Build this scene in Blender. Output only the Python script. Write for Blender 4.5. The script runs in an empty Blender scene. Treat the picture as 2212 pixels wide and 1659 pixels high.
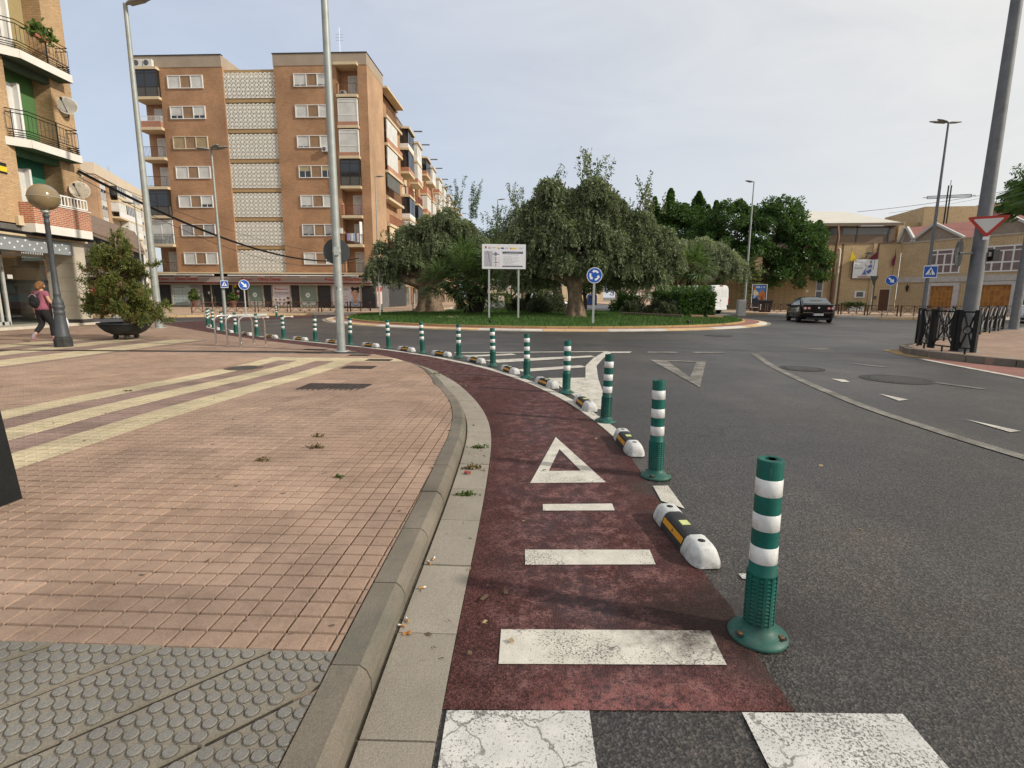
import bpy, bmesh, math, random
import numpy as np
from mathutils import Matrix, Vector
random.seed(7); rng = np.random.default_rng(7)
R = math.radians; PI = math.pi
scene = bpy.context.scene
COL = scene.collection

# ------------------------------------------------------------------ camera, sky, sun, exposure
CAM_H = 1.4
cam_d = bpy.data.cameras.new('camera'); cam = bpy.data.objects.new('camera', cam_d); COL.objects.link(cam)
cam.location = (0, 0, CAM_H)
PITCH, ROLL = R(9.5366), .006
cam.matrix_world = Matrix.Translation((0, 0, CAM_H)) @ Matrix.Rotation(PI/2 - PITCH, 4, 'X') @ Matrix.Rotation(ROLL, 4, 'Z')
cam_d.sensor_fit = 'HORIZONTAL'; cam_d.sensor_width = 36; cam_d.lens = 36*1125/2212
cam_d.clip_start = .05; cam_d.clip_end = 3000
scene.camera = cam
SUN_EL, SUN_AZ = R(30), R(108)          # azimuth clockwise from +Y (the view direction)
SUN_DIR = Vector((math.sin(SUN_AZ)*math.cos(SUN_EL), math.cos(SUN_AZ)*math.cos(SUN_EL), math.sin(SUN_EL)))
world = bpy.data.worlds.new('World'); scene.world = world; world.use_nodes = True
wt = world.node_tree; wt.nodes.clear()
def wn(t, **k):
    n = wt.nodes.new(t)
    for a, b in k.items(): setattr(n, a, b)
    return n
wo = wn('ShaderNodeOutputWorld'); wb = wn('ShaderNodeBackground'); wb.inputs['Strength'].default_value = .082
sky = wn('ShaderNodeTexSky', sky_type='NISHITA', sun_disc=False, sun_elevation=SUN_EL, sun_rotation=SUN_AZ,
         altitude=30, air_density=1.0, dust_density=1.6, ozone_density=1.2)
# thin veil of high cloud, brighter towards the sun
tc = wn('ShaderNodeTexCoord')
mp = wn('ShaderNodeMapping'); mp.inputs['Scale'].default_value = (1.3, 2.6, 5.0); mp.inputs['Rotation'].default_value = (0, .1, .5)
nz = wn('ShaderNodeTexNoise'); nz.inputs['Scale'].default_value = 2.2; nz.inputs['Detail'].default_value = 9; nz.inputs['Roughness'].default_value = .6; nz.inputs['Distortion'].default_value = .5
dp = wn('ShaderNodeVectorMath', operation='DOT_PRODUCT'); dp.inputs[1].default_value = SUN_DIR
vm = wn('ShaderNodeMapRange'); vm.inputs['From Min'].default_value = -.5; vm.inputs['From Max'].default_value = .75; vm.inputs['To Min'].default_value = .60; vm.inputs['To Max'].default_value = .92
na = wn('ShaderNodeMapRange'); na.inputs['From Min'].default_value = .3; na.inputs['From Max'].default_value = .7; na.inputs['To Min'].default_value = -.07; na.inputs['To Max'].default_value = .07
ad = wn('ShaderNodeMath', operation='ADD', use_clamp=True)
veil = wn('ShaderNodeMix', data_type='RGBA', blend_type='MIX')
vc = wn('ShaderNodeMix', data_type='RGBA'); vc.inputs['A'].default_value = (6.15, 6.65, 7.65, 1); vc.inputs['B'].default_value = (7.95, 7.62, 6.85, 1)
vf = wn('ShaderNodeMapRange'); vf.inputs['From Min'].default_value = -.35; vf.inputs['From Max'].default_value = .8
L = wt.links.new
L(tc.outputs['Generated'], mp.inputs['Vector']); L(mp.outputs[0], nz.inputs['Vector']); L(tc.outputs['Generated'], dp.inputs[0])
L(dp.outputs['Value'], vm.inputs['Value']); L(nz.outputs['Fac'], na.inputs['Value']); L(vm.outputs[0], ad.inputs[0]); L(na.outputs[0], ad.inputs[1])
L(dp.outputs['Value'], vf.inputs['Value']); L(vf.outputs[0], vc.inputs['Factor'])
L(ad.outputs[0], veil.inputs['Factor']); L(sky.outputs[0], veil.inputs['A']); L(vc.outputs['Result'], veil.inputs['B'])
L(veil.outputs['Result'], wb.inputs['Color']); L(wb.outputs[0], wo.inputs['Surface'])
sun_d = bpy.data.lights.new('sun', 'SUN'); sun_d.energy = 2.45; sun_d.angle = R(2.0); sun_d.color = (1, .93, .82)
sun = bpy.data.objects.new('sun', sun_d); COL.objects.link(sun)
sun.rotation_euler = SUN_DIR.to_track_quat('Z', 'Y').to_euler()
scene.view_settings.view_transform = 'Standard'; scene.view_settings.look = 'None'
scene.view_settings.exposure = 0.55; scene.view_settings.gamma = 1; scene.view_settings.use_curve_mapping = False

# photograph pixel (2212 x 1659 grid) -> true point in the place
_cr = cam.matrix_world.to_3x3()
def ray(u, v): return _cr @ Vector(((u-1106)/1125, -(v-829.5)/1125, -1))
def G(u, v, z=0.0):
    d = ray(u, v); t = (z-CAM_H)/d.z; return Vector((d.x*t, d.y*t, z))
def PD(u, v, Y):
    d = ray(u, v); t = Y/d.y; return Vector((d.x*t, Y, CAM_H+d.z*t))

# ------------------------------------------------------------------ helpers
class MB:
    def __init__(s): s.v = []; s.f = []; s.m = []; s.s = []; s.M = None
    def add(s, vs, fs, m=0, sm=False):
        b = len(s.v)
        if s.M is not None: vs = [tuple(s.M @ Vector(p)) for p in vs]
        s.v.extend(tuple(p) for p in vs)
        for f in fs: s.f.append(tuple(b+i for i in f)); s.m.append(m); s.s.append(sm)
    def box(s, x0, x1, y0, y1, z0, z1, m=0):
        s.add([(x0,y0,z0),(x1,y0,z0),(x1,y1,z0),(x0,y1,z0),(x0,y0,z1),(x1,y0,z1),(x1,y1,z1),(x0,y1,z1)],
              [(0,3,2,1),(4,5,6,7),(0,1,5,4),(1,2,6,5),(2,3,7,6),(3,0,4,7)], m)
    def cham(s, x0, x1, y0, y1, z0, z1, c, m=0):        # box with a chamfered top
        s.add([(x0,y0,z0),(x1,y0,z0),(x1,y1,z0),(x0,y1,z0),(x0,y0,z1-c),(x1,y0,z1-c),(x1,y1,z1-c),(x0,y1,z1-c),
               (x0+c,y0+c,z1),(x1-c,y0+c,z1),(x1-c,y1-c,z1),(x0+c,y1-c,z1)],
              [(0,3,2,1),(8,9,10,11),(0,1,5,4),(1,2,6,5),(2,3,7,6),(3,0,4,7),(4,5,9,8),(5,6,10,9),(6,7,11,10),(7,4,8,11)], m)
    def tube(s, pts, rad, n=8, m=0, sm=True, cap=True):
        pts = [Vector(p) for p in pts]
        if not hasattr(rad, '__len__'): rad = [rad]*len(pts)
        vs = []; fs = []; ref = None
        for i, p in enumerate(pts):
            d = (pts[min(i+1, len(pts)-1)] - pts[max(i-1, 0)])
            d = d.normalized() if d.length > 1e-9 else Vector((0,0,1))
            if ref is None: ref = Vector((1,0,0)) if abs(d.x) < .8 else Vector((0,1,0))
            a = (ref - d*ref.dot(d)).normalized(); b = d.cross(a); ref = a
            for k in range(n):
                t = 2*PI*k/n; vs.append(p + (a*math.cos(t) + b*math.sin(t))*rad[i])
        for i in range(len(pts)-1):
            for k in range(n):
                k2 = (k+1) % n; fs.append((i*n+k, i*n+k2, (i+1)*n+k2, (i+1)*n+k))
        s.add(vs, fs, m, sm)
        if cap:
            s.add(vs[:n], [tuple(range(n))[::-1]], m); s.add(vs[-n:], [tuple(range(n))], m)
    def bar(s, p, q, w=.02, m=0): s.tube([p, q], w*.6, 4, m, False)
    def lathe(s, prof, n=20, c=(0,0,0), m=0, sm=True):
        vs = []; fs = []
        for r, z in prof:
            for k in range(n):
                t = 2*PI*k/n; vs.append((c[0]+r*math.cos(t), c[1]+r*math.sin(t), c[2]+z))
        for i in range(len(prof)-1):
            for k in range(n):
                k2 = (k+1) % n; fs.append((i*n+k, i*n+k2, (i+1)*n+k2, (i+1)*n+k))
        s.add(vs, fs, m, sm)
        if prof[0][0] > 1e-4: s.add(vs[:n], [tuple(range(n))[::-1]], m)
        if prof[-1][0] > 1e-4: s.add(vs[-n:], [tuple(range(n))], m)
    def poly(s, pts, m=0): s.add(pts, [tuple(range(len(pts)))], m)
    def prism(s, pts, z0, z1, m=0):
        n = len(pts); a = sum(pts[i][0]*pts[(i+1)%n][1]-pts[(i+1)%n][0]*pts[i][1] for i in range(n))
        if a < 0: pts = pts[::-1]
        vs = [(p[0],p[1],z0) for p in pts]+[(p[0],p[1],z1) for p in pts]
        s.add(vs, [tuple(range(n))[::-1], tuple(range(n,2*n))]+[(i,(i+1)%n,n+(i+1)%n,n+i) for i in range(n)], m)
    def vprism(s, pts, y0, y1, m=0):                     # polygon in (x,z) given thickness along y
        n = len(pts); a = sum(pts[i][0]*pts[(i+1)%n][1]-pts[(i+1)%n][0]*pts[i][1] for i in range(n))
        if a < 0: pts = pts[::-1]
        vs = [(p[0],y0,p[1]) for p in pts]+[(p[0],y1,p[1]) for p in pts]
        s.add(vs, [tuple(range(n)), tuple(range(n,2*n))[::-1]]+[(i,n+i,n+(i+1)%n,(i+1)%n) for i in range(n)], m)
    def ell(s, c, r, n=12, m=0, k=8):
        prof = [(max(math.sin(PI*i/k),1e-5), -math.cos(PI*i/k)) for i in range(k+1)]
        vs = []; fs = []
        for a, z in prof:
            for j in range(n):
                t = 2*PI*j/n; vs.append((c[0]+r[0]*a*math.cos(t), c[1]+r[1]*a*math.sin(t), c[2]+r[2]*z))
        for i in range(k):
            for j in range(n):
                j2 = (j+1)%n; fs.append((i*n+j, i*n+j2, (i+1)*n+j2, (i+1)*n+j))
        s.add(vs, fs, m, True)
    def grid(s, rows, m=0, sm=True):                     # rows of equal length point lists
        n = len(rows[0]); vs = [p for r in rows for p in r]
        s.add(vs, [(i*n+j, i*n+j+1, (i+1)*n+j+1, (i+1)*n+j) for i in range(len(rows)-1) for j in range(n-1)], m, sm)
    def mesh(s, name, mats):
        me = bpy.data.meshes.new(name); me.from_pydata(s.v, [], s.f)
        for x in (mats if isinstance(mats, (list,tuple)) else [mats]): me.materials.append(x)
        me.polygons.foreach_set('material_index', s.m); me.polygons.foreach_set('use_smooth', s.s); me.update()
        return me
    def build(s, name, mats, parent=None, loc=None, rotz=0):
        return link(name, s.mesh(name, mats), parent, loc, rotz)
def link(name, me, parent=None, loc=None, rotz=0):
    o = bpy.data.objects.new(name, me); COL.objects.link(o)
    if parent: o.parent = parent
    if loc is not None: o.location = loc
    if rotz: o.rotation_euler = (0,0,rotz)
    return o
def tag(o, label=None, cat=None, group=None, kind=None):
    for k, v in (('label',label),('category',cat),('group',group),('kind',kind)):
        if v: o[k] = v
    return o
def thing(name, label, cat, loc=(0,0,0), rotz=0, group=None):
    o = bpy.data.objects.new(name, None); COL.objects.link(o); o.location = loc; o.rotation_euler = (0,0,rotz); o.empty_display_size = .2
    return tag(o, label, cat, group)
def copy_tree(o, parent=None, kids=None):
    if kids is None:
        kids = {}
        for x in bpy.data.objects:
            if x.parent: kids.setdefault(x.parent.name, []).append(x)
    c = o.copy(); COL.objects.link(c)
    if parent: c.parent = parent
    for ch in kids.get(o.name, []): copy_tree(ch, c, kids)
    return c
def structure(name, mb, m, label, cat, kind='structure'):
    return tag(mb.build(name, m), label, cat, None, kind)
def text_mesh(txt, size, mt, bold=0.0, ext=.004):
    cu = bpy.data.curves.new('lettering', 'FONT'); cu.body = txt; cu.size = size; cu.extrude = ext; cu.offset = bold; cu.resolution_u = 2
    o = bpy.data.objects.new('lettering', cu); COL.objects.link(o)
    me = bpy.data.meshes.new_from_object(o.evaluated_get(bpy.context.evaluated_depsgraph_get()))
    bpy.data.objects.remove(o); me.materials.clear(); me.materials.append(mt); return me
def text(txt, w, h, x, z, mt, parent, y=-.02, bold=.0, name='lettering', depth=.006):   # text in the local xz plane, fitted to w x h from (x, z)
    me = text_mesh(txt, 1, mt, bold, 0); co = np.empty(len(me.vertices)*3); me.vertices.foreach_get('co', co); co = co.reshape(-1,3)
    lo = co.min(0); hi = co.max(0); sx = w/max(hi[0]-lo[0],1e-6); sz = h/max(hi[1]-lo[1],1e-6)
    out = np.c_[(co[:,0]-lo[0])*sx+x, np.full(len(co), y), (co[:,1]-lo[1])*sz+z]
    me.vertices.foreach_set('co', out.ravel()); me.update()
    return link(name, me, parent)

# ------------------------------------------------------------------ materials
class NT:
    def __init__(s, name):
        s.mat = bpy.data.materials.new(name); s.mat.use_nodes = True; s.t = s.mat.node_tree
        s.b = s.t.nodes['Principled BSDF']; s.out = s.t.nodes['Material Output']
        s.geo = s.n('ShaderNodeNewGeometry')
    def n(s, t, **k):
        x = s.t.nodes.new(t)
        for a, b in k.items(): setattr(x, a, b)
        return x
    def l(s, a, b): s.t.links.new(a, b)
    def put(s, sock, v):
        if hasattr(v, 'is_linked') or hasattr(v, 'links'): s.l(v, sock)
        else: sock.default_value = v
    def pos(s): return s.geo.outputs['Position']
    def scale(s, vec, sc):
        m = s.n('ShaderNodeVectorMath', operation='MULTIPLY'); s.l(vec, m.inputs[0]); m.inputs[1].default_value = sc; return m.outputs[0]
    def noise(s, sc, vec=None, det=4, rough=.55, dist=0):
        x = s.n('ShaderNodeTexNoise'); x.inputs['Scale'].default_value = sc; x.inputs['Detail'].default_value = det; x.inputs['Roughness'].default_value = rough; x.inputs['Distortion'].default_value = dist
        s.l(vec or s.pos(), x.inputs['Vector']); return x.outputs['Fac']
    def vor(s, sc, vec=None, feat='F1', out='Distance'):
        x = s.n('ShaderNodeTexVoronoi', feature=feat); x.inputs['Scale'].default_value = sc; s.l(vec or s.pos(), x.inputs['Vector']); return x.outputs[out]
    def ramp(s, f, a, b, lo=0., hi=1.):
        x = s.n('ShaderNodeMapRange'); x.inputs['From Min'].default_value = a; x.inputs['From Max'].default_value = b; x.inputs['To Min'].default_value = lo; x.inputs['To Max'].default_value = hi
        s.put(x.inputs['Value'], f); return x.outputs[0]
    def math(s, op, a, b=0., clamp=False):
        x = s.n('ShaderNodeMath', operation=op, use_clamp=clamp); s.put(x.inputs[0], a); s.put(x.inputs[1], b); return x.outputs[0]
    def mix(s, f, a, b, mode='MIX'):
        x = s.n('ShaderNodeMix', data_type='RGBA', blend_type=mode)
        s.put(x.inputs['Factor'], f)
        for k, v in (('A',a),('B',b)): s.put(x.inputs[k], v if hasattr(v,'links') else (*v,1) if len(v)==3 else v)
        return x.outputs['Result']
    def xyz(s, vec=None):
        x = s.n('ShaderNodeSeparateXYZ'); s.l(vec or s.pos(), x.inputs[0]); return x.outputs
    def comb(s, x, y, z=0.):
        c = s.n('ShaderNodeCombineXYZ'); s.put(c.inputs[0], x); s.put(c.inputs[1], y); s.put(c.inputs[2], z); return c.outputs[0]
    def bump(s, h, st=.3, d=.01):
        x = s.n('ShaderNodeBump'); x.inputs['Strength'].default_value = st; x.inputs['Distance'].default_value = d; s.l(h, x.inputs['Height']); s.l(x.outputs[0], s.b.inputs['Normal'])
    def fin(s, col, rough=.8, metal=0., spec=.5):
        s.put(s.b.inputs['Base Color'], col if hasattr(col,'links') else (*col,1)); s.put(s.b.inputs['Roughness'], rough); s.b.inputs['Metallic'].default_value = metal
        s.b.inputs['Specular IOR Level'].default_value = spec; return s.mat
MATS = {}
def plain(name, col, rough=.7, metal=0., var=.18, sc=3., bump=0., spec=.4):
    if name in MATS: return MATS[name]
    t = NT(name); n1 = t.noise(sc, det=5); n2 = t.noise(sc*14, det=3)
    f = t.math('ADD', t.ramp(n1,.25,.75,1-var,1+var), t.ramp(n2,.3,.7,-var*.5,var*.5))
    c = t.mix(1., col, t.comb(f,f,f), 'MULTIPLY')
    if bump: t.bump(n2, bump, .01)
    MATS[name] = t.fin(c, rough, metal, spec); return MATS[name]
def brick(name, c1, c2, mortar, bw=.25, bh=.065, mw=.012, big=.25, rough=.9, bstr=.5):
    t = NT(name); p = t.xyz(); u = t.math('ADD', p[0], p[1]); v = t.comb(u, p[2])
    b = t.n('ShaderNodeTexBrick'); t.l(v, b.inputs['Vector']); b.inputs['Scale'].default_value = 1
    for k, x in (('Brick Width',bw),('Row Height',bh),('Mortar Size',mw),('Mortar Smooth',.2),('Bias',0.)): b.inputs[k].default_value = x
    b.inputs['Color1'].default_value = (*c1,1); b.inputs['Color2'].default_value = (*c2,1); b.inputs['Mortar'].default_value = (*mortar,1)
    g = t.ramp(t.noise(.35, det=6), .3, .7, 1-big, 1+big); g2 = t.ramp(t.noise(9, t.scale(v, (1,3.5,1)), det=2), .3, .7, .82, 1.18)
    g = t.math('MULTIPLY', g, g2)
    col = t.mix(1., b.outputs['Color'], t.comb(g,g,g), 'MULTIPLY')
    t.bump(t.math('SUBTRACT', 1., b.outputs['Fac']), bstr, .012)
    return t.fin(col, rough, 0, .2)
M_TAN = brick('brick_tan', (.50,.33,.175), (.40,.25,.13), (.34,.25,.16), .25, .065)
M_BROWN = brick('brick_brown', (.46,.25,.135), (.34,.175,.095), (.41,.27,.165), .25, .06)
M_LIGHTB = brick('brick_light', (.50,.31,.185), (.41,.24,.135), (.42,.30,.20), .25, .06)
M_SCHOOL = brick('brick_school', (.68,.51,.30), (.56,.42,.24), (.37,.265,.155), .26, .07, .014, .12)
M_REDB = brick('brick_red', (.45,.14,.06), (.36,.10,.045), (.45,.36,.28), .25, .075, .015)
M_RENDER = plain('render_beige', (.36,.29,.22), .9, var=.1, sc=.8, bump=.1)
M_OCHRE = plain('render_ochre', (.42,.28,.14), .9, var=.1, sc=.8, bump=.1)
M_CREAM = plain('render_cream', (.62,.50,.33), .9, var=.1, sc=.8, bump=.1)
M_PALE = plain('render_pale', (.60,.50,.38), .9, var=.08, sc=.6, bump=.1)
M_WHITEW = plain('white_painted', (.74,.73,.70), .6, var=.06, sc=2.)
M_SHUT = NT('roller_shutter')
_z = M_SHUT.xyz()[2]; _w = M_SHUT.n('ShaderNodeTexWave', wave_type='BANDS', bands_direction='Z'); _w.inputs['Scale'].default_value = 6.5; M_SHUT.l(M_SHUT.pos(), _w.inputs['Vector'])
M_SHUT.bump(_w.outputs['Fac'], .5, .02); _g = M_SHUT.ramp(M_SHUT.noise(1.2),.3,.7,.85,1.1); M_SHUT = M_SHUT.fin(M_SHUT.mix(1.,(.66,.65,.61),M_SHUT.comb(_g,_g,_g),'MULTIPLY'), .6)
M_BROWNP = plain('brown_panel', (.30,.19,.11), .8, var=.2, sc=1.5)
M_GREYSL = plain('grey_slate', (.035,.035,.038), .5, var=.2, sc=2.)
M_GREYW = plain('grey_render', (.10,.105,.115), .9, var=.12, sc=.7, bump=.1)
M_IRON = plain('black_iron', (.015,.016,.017), .45, .3, var=.2, sc=6)
M_RUSTI = plain('brown_iron', (.10,.045,.03), .6, .2, var=.2, sc=6)
M_REDI = plain('red_iron', (.22,.03,.025), .6, 0, var=.2, sc=6)
M_GALV = plain('galvanised', (.42,.44,.42), .5, .55, var=.16, sc=5, bump=.06)
M_POLE = plain('pole_grey', (.33,.35,.33), .55, .35, var=.16, sc=4, bump=.06)
M_DPOLE = plain('pole_dark_grey', (.17,.175,.18), .65, .25, var=.2, sc=5, bump=.1)
M_STEEL = plain('stainless_steel', (.62,.60,.57), .18, 1., var=.05, sc=5)
M_CONC = plain('concrete', (.42,.38,.31), .9, var=.12, sc=2, bump=.15)
M_DARKM = plain('dark_metal', (.02,.02,.021), .75, .0, var=.15)
M_GREENW = plain('green_paint', (.075,.17,.055), .85, var=.12, sc=1)
M_TEALW = plain('teal_paint', (.03,.16,.10), .85, var=.12, sc=1)
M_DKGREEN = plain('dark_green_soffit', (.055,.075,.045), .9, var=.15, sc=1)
M_BLUE = plain('sign_blue', (.012,.09,.42), .4, var=.05)
M_NAVY = plain('navy_print', (.012,.015,.06), .5, var=.05)
M_SWHITE = plain('sign_white', (.78,.79,.80), .45, var=.03)
M_SRED = plain('sign_red', (.42,.035,.02), .5, var=.1)
M_BACK = plain('sign_back', (.055,.06,.062), .5, .3, var=.1)
M_BLACK = plain('black_plastic', (.012,.012,.013), .5, var=.15)
M_RUBBER = plain('rubber', (.02,.02,.02), .8, var=.3, sc=20)
M_REDT = plain('red_lettering', (.42,.03,.02), .5, var=.05)
M_GREYT = plain('grey_lettering', (.10,.10,.11), .6, var=.05)
M_WOODD = plain('door_wood', (.42,.21,.06), .55, var=.22, sc=4)
M_WOODD2 = plain('door_wood_dark', (.34,.13,.025), .55, var=.2, sc=4)
M_WOODB = plain('brown_door', (.10,.04,.02), .6, var=.15)
M_ROOFR = plain('red_roof', (.19,.065,.055), .75, var=.2, sc=2, bump=.2)
M_ROOFP = plain('pale_roof', (.60,.56,.48), .7, var=.08, sc=.6)
M_ROOFT = plain('tile_roof_brown', (.20,.14,.10), .9, var=.35, sc=3, bump=.4)
M_YEL = plain('yellow_print', (.75,.55,.02), .5, var=.08)
M_CABLE = plain('cable_black', (.012,.012,.012), .7)
def glass(name, col, rough=.06):
    t = NT(name); t.bump(t.noise(.8, det=1), .05, .05); return t.fin(col, rough, 0, .8)
M_GLASSD = glass('glass_dark', (.018,.022,.026))
M_GLASSG = glass('glass_greyish', (.12,.12,.115), .12)
M_GLASSF = glass('glass_frosted_green', (.17,.235,.20), .3)
def seethrough(name, tint, refl):
    t = NT(name); tr = t.n('ShaderNodeBsdfTransparent'); tr.inputs[0].default_value = (*tint,1); gl = t.n('ShaderNodeBsdfGlossy'); gl.inputs['Roughness'].default_value = .02
    fr = t.n('ShaderNodeLayerWeight'); fr.inputs['Blend'].default_value = .5; f = t.math('ADD', t.math('MULTIPLY', t.math('POWER', fr.outputs['Facing'], 4.), .55), refl, True)
    mx = t.n('ShaderNodeMixShader'); t.l(f, mx.inputs[0]); t.l(tr.outputs[0], mx.inputs[1]); t.l(gl.outputs[0], mx.inputs[2]); t.l(mx.outputs[0], t.out.inputs['Surface']); return t.mat
M_SHOPGL = seethrough('shop_glass', (.72,.76,.74), .08)
def leafmat(name, c1, c2, trans=.35, rough=.55):
    t = NT(name); rnd = t.geo.outputs['Random Per Island']
    c = t.mix(rnd, c1, c2); k = t.ramp(t.noise(1.1, det=3), .3, .7, .72, 1.28); c = t.mix(1., c, t.comb(k,k,k), 'MULTIPLY')
    t.fin(c, rough, 0, .35); tl = t.n('ShaderNodeBsdfTranslucent'); t.l(t.mix(1., c, (1.5,1.6,.8), 'MULTIPLY'), tl.inputs[0])
    mx = t.n('ShaderNodeMixShader'); mx.inputs[0].default_value = trans; t.l(t.b.outputs[0], mx.inputs[1]); t.l(tl.outputs[0], mx.inputs[2]); t.l(mx.outputs[0], t.out.inputs['Surface']); return t.mat
M_OLIVE = leafmat('olive_leaves', (.055,.078,.036), (.25,.285,.165), .24)
M_OLIVEP = leafmat('pale_olive_leaves', (.14,.17,.105), (.30,.33,.22), .3)
M_FICUS = leafmat('ficus_leaves', (.035,.075,.02), (.085,.155,.04), .3, .42)
M_PALM = leafmat('palm_leaves', (.06,.105,.035), (.15,.21,.075), .3)
M_SHRUB = leafmat('shrub_leaves', (.05,.09,.02), (.11,.15,.035), .3)
M_CONIF = leafmat('conifer_sprays', (.075,.105,.03), (.20,.21,.055), .3)
M_CONBR = leafmat('dry_sprays', (.17,.10,.035), (.24,.17,.06), .25)
M_LAV = leafmat('grey_shrub_leaves', (.06,.075,.05), (.13,.15,.10), .25)
M_BARK = plain('bark', (.20,.145,.095), .95, var=.5, sc=5, bump=1.)
M_BARKD = plain('bark_dark', (.07,.05,.035), .95, var=.3, sc=6, bump=.8)
M_GRASSB = plain('grass_blades', (.075,.17,.022), .8, var=.3, sc=1.5)
# ------------------------------------------------------------------ ground materials
def gum(t, c, sc=2.6, r=.075, col=(.03,.026,.022)):        # old chewing gum and drip spots
    v = t.n('ShaderNodeTexVoronoi', feature='F1'); v.inputs['Scale'].default_value = sc; w = t.n('ShaderNodeVectorMath', operation='ADD'); nn = t.n('ShaderNodeTexNoise'); nn.inputs['Scale'].default_value = 22; t.l(t.pos(), nn.inputs['Vector']); t.l(t.pos(), w.inputs[0]); t.l(t.scale(nn.outputs['Color'], (.03,.03,0)), w.inputs[1]); t.l(t.scale(w.outputs[0], (1,1,0)), v.inputs['Vector'])
    m = t.math('MULTIPLY', t.ramp(v.outputs['Distance'], r, r*.7), t.math('GREATER_THAN', t.xyz(v.outputs['Color'])[0], .55)); return t.mix(t.math('MULTIPLY', m, .8), c, col)
def stain(t, c):              # dark oily stain soaked into lane and paint beside the nearest green post
    p = t.xyz(); a = t.math('MULTIPLY', t.math('SUBTRACT', p[0], .93), 2.6); b = t.math('MULTIPLY', t.math('SUBTRACT', p[1], 2.10), 4.6); d = t.math('SQRT', t.math('ADD', t.math('MULTIPLY', a, a), t.math('MULTIPLY', b, b)))
    d = t.math('ADD', d, t.ramp(t.noise(9, det=6, rough=.7), .25, .75, -.55, .55)); return t.mix(t.math('MULTIPLY', t.ramp(d, 1.45, .6, 0, .95), t.ramp(t.noise(60, det=4, rough=.7), .3, .6, .55, 1.)), c, (.022,.013,.010))
def asphalt():
    t = NT('asphalt'); g = t.noise(150, det=3, rough=.75); st = t.vor(105); cel = t.xyz(t.vor(105, out='Color'))[0]
    big = t.ramp(t.noise(.28, det=6, rough=.6), .3, .7, .78, 1.24); mid = t.ramp(t.noise(2.4, det=5), .3, .7, .88, 1.12)
    str_ = t.ramp(t.noise(1., t.scale(t.pos(), (.16,1.1,1)), det=5, rough=.6), .35, .7, .9, 1.18)
    k = t.math('MULTIPLY', t.math('MULTIPLY', big, mid), str_)
    sp = t.math('MULTIPLY', t.ramp(g, .36, .70, .62, 1.45), t.math('ADD', .52, t.math('MULTIPLY', t.math('POWER', cel, 2.2), 1.7))); k = t.math('MULTIPLY', k, sp)
    c = t.mix(1., (.039,.035,.0315), t.comb(k,k,k), 'MULTIPLY')
    c = t.mix(t.ramp(t.noise(330, det=1), .69, .74), c, (.20,.185,.165)); pw = t.ramp(t.noise(.55, t.scale(t.pos(),(1.,.45,1)), det=7, rough=.62, dist=.4), .46, .64, 0, .8); c = t.mix(1., c, t.mix(pw, (1.,1.,1.), (1.75,1.66,1.56)), 'MULTIPLY'); br = t.math('MULTIPLY', t.ramp(t.noise(1.9,det=6,rough=.7), .46, .62, 0, .7), t.ramp(t.xyz()[1], 5., 2.)); c = t.mix(1., c, t.mix(br, (1.,1.,1.), (1.25,1.08,.98)), 'MULTIPLY')
    ck = t.n('ShaderNodeTexVoronoi', feature='DISTANCE_TO_EDGE'); ck.inputs['Scale'].default_value = .42; wv = t.n('ShaderNodeVectorMath', operation='ADD'); nn = t.n('ShaderNodeTexNoise'); nn.inputs['Scale'].default_value = 2.2; nn.inputs['Detail'].default_value = 6; t.l(t.pos(), nn.inputs['Vector']); t.l(t.pos(), wv.inputs[0]); t.l(t.scale(nn.outputs['Color'], (.9,.9,0)), wv.inputs[1]); t.l(wv.outputs[0], ck.inputs['Vector']); c = t.mix(t.math('MULTIPLY', t.ramp(ck.outputs['Distance'], .006, .002), t.ramp(t.noise(.6), .5, .6, 0, .7)), c, (.012,.011,.010))
    oil = t.ramp(t.noise(.9, det=5, rough=.65), .62, .74, 0, .5); c = t.mix(oil, c, (.022,.021,.02))
    t.bump(st, .6, .006); return t.fin(stain(t,c), t.ramp(big, .78, 1.24, .54, .38), 0, .55)
M_ASPH = asphalt()
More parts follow.
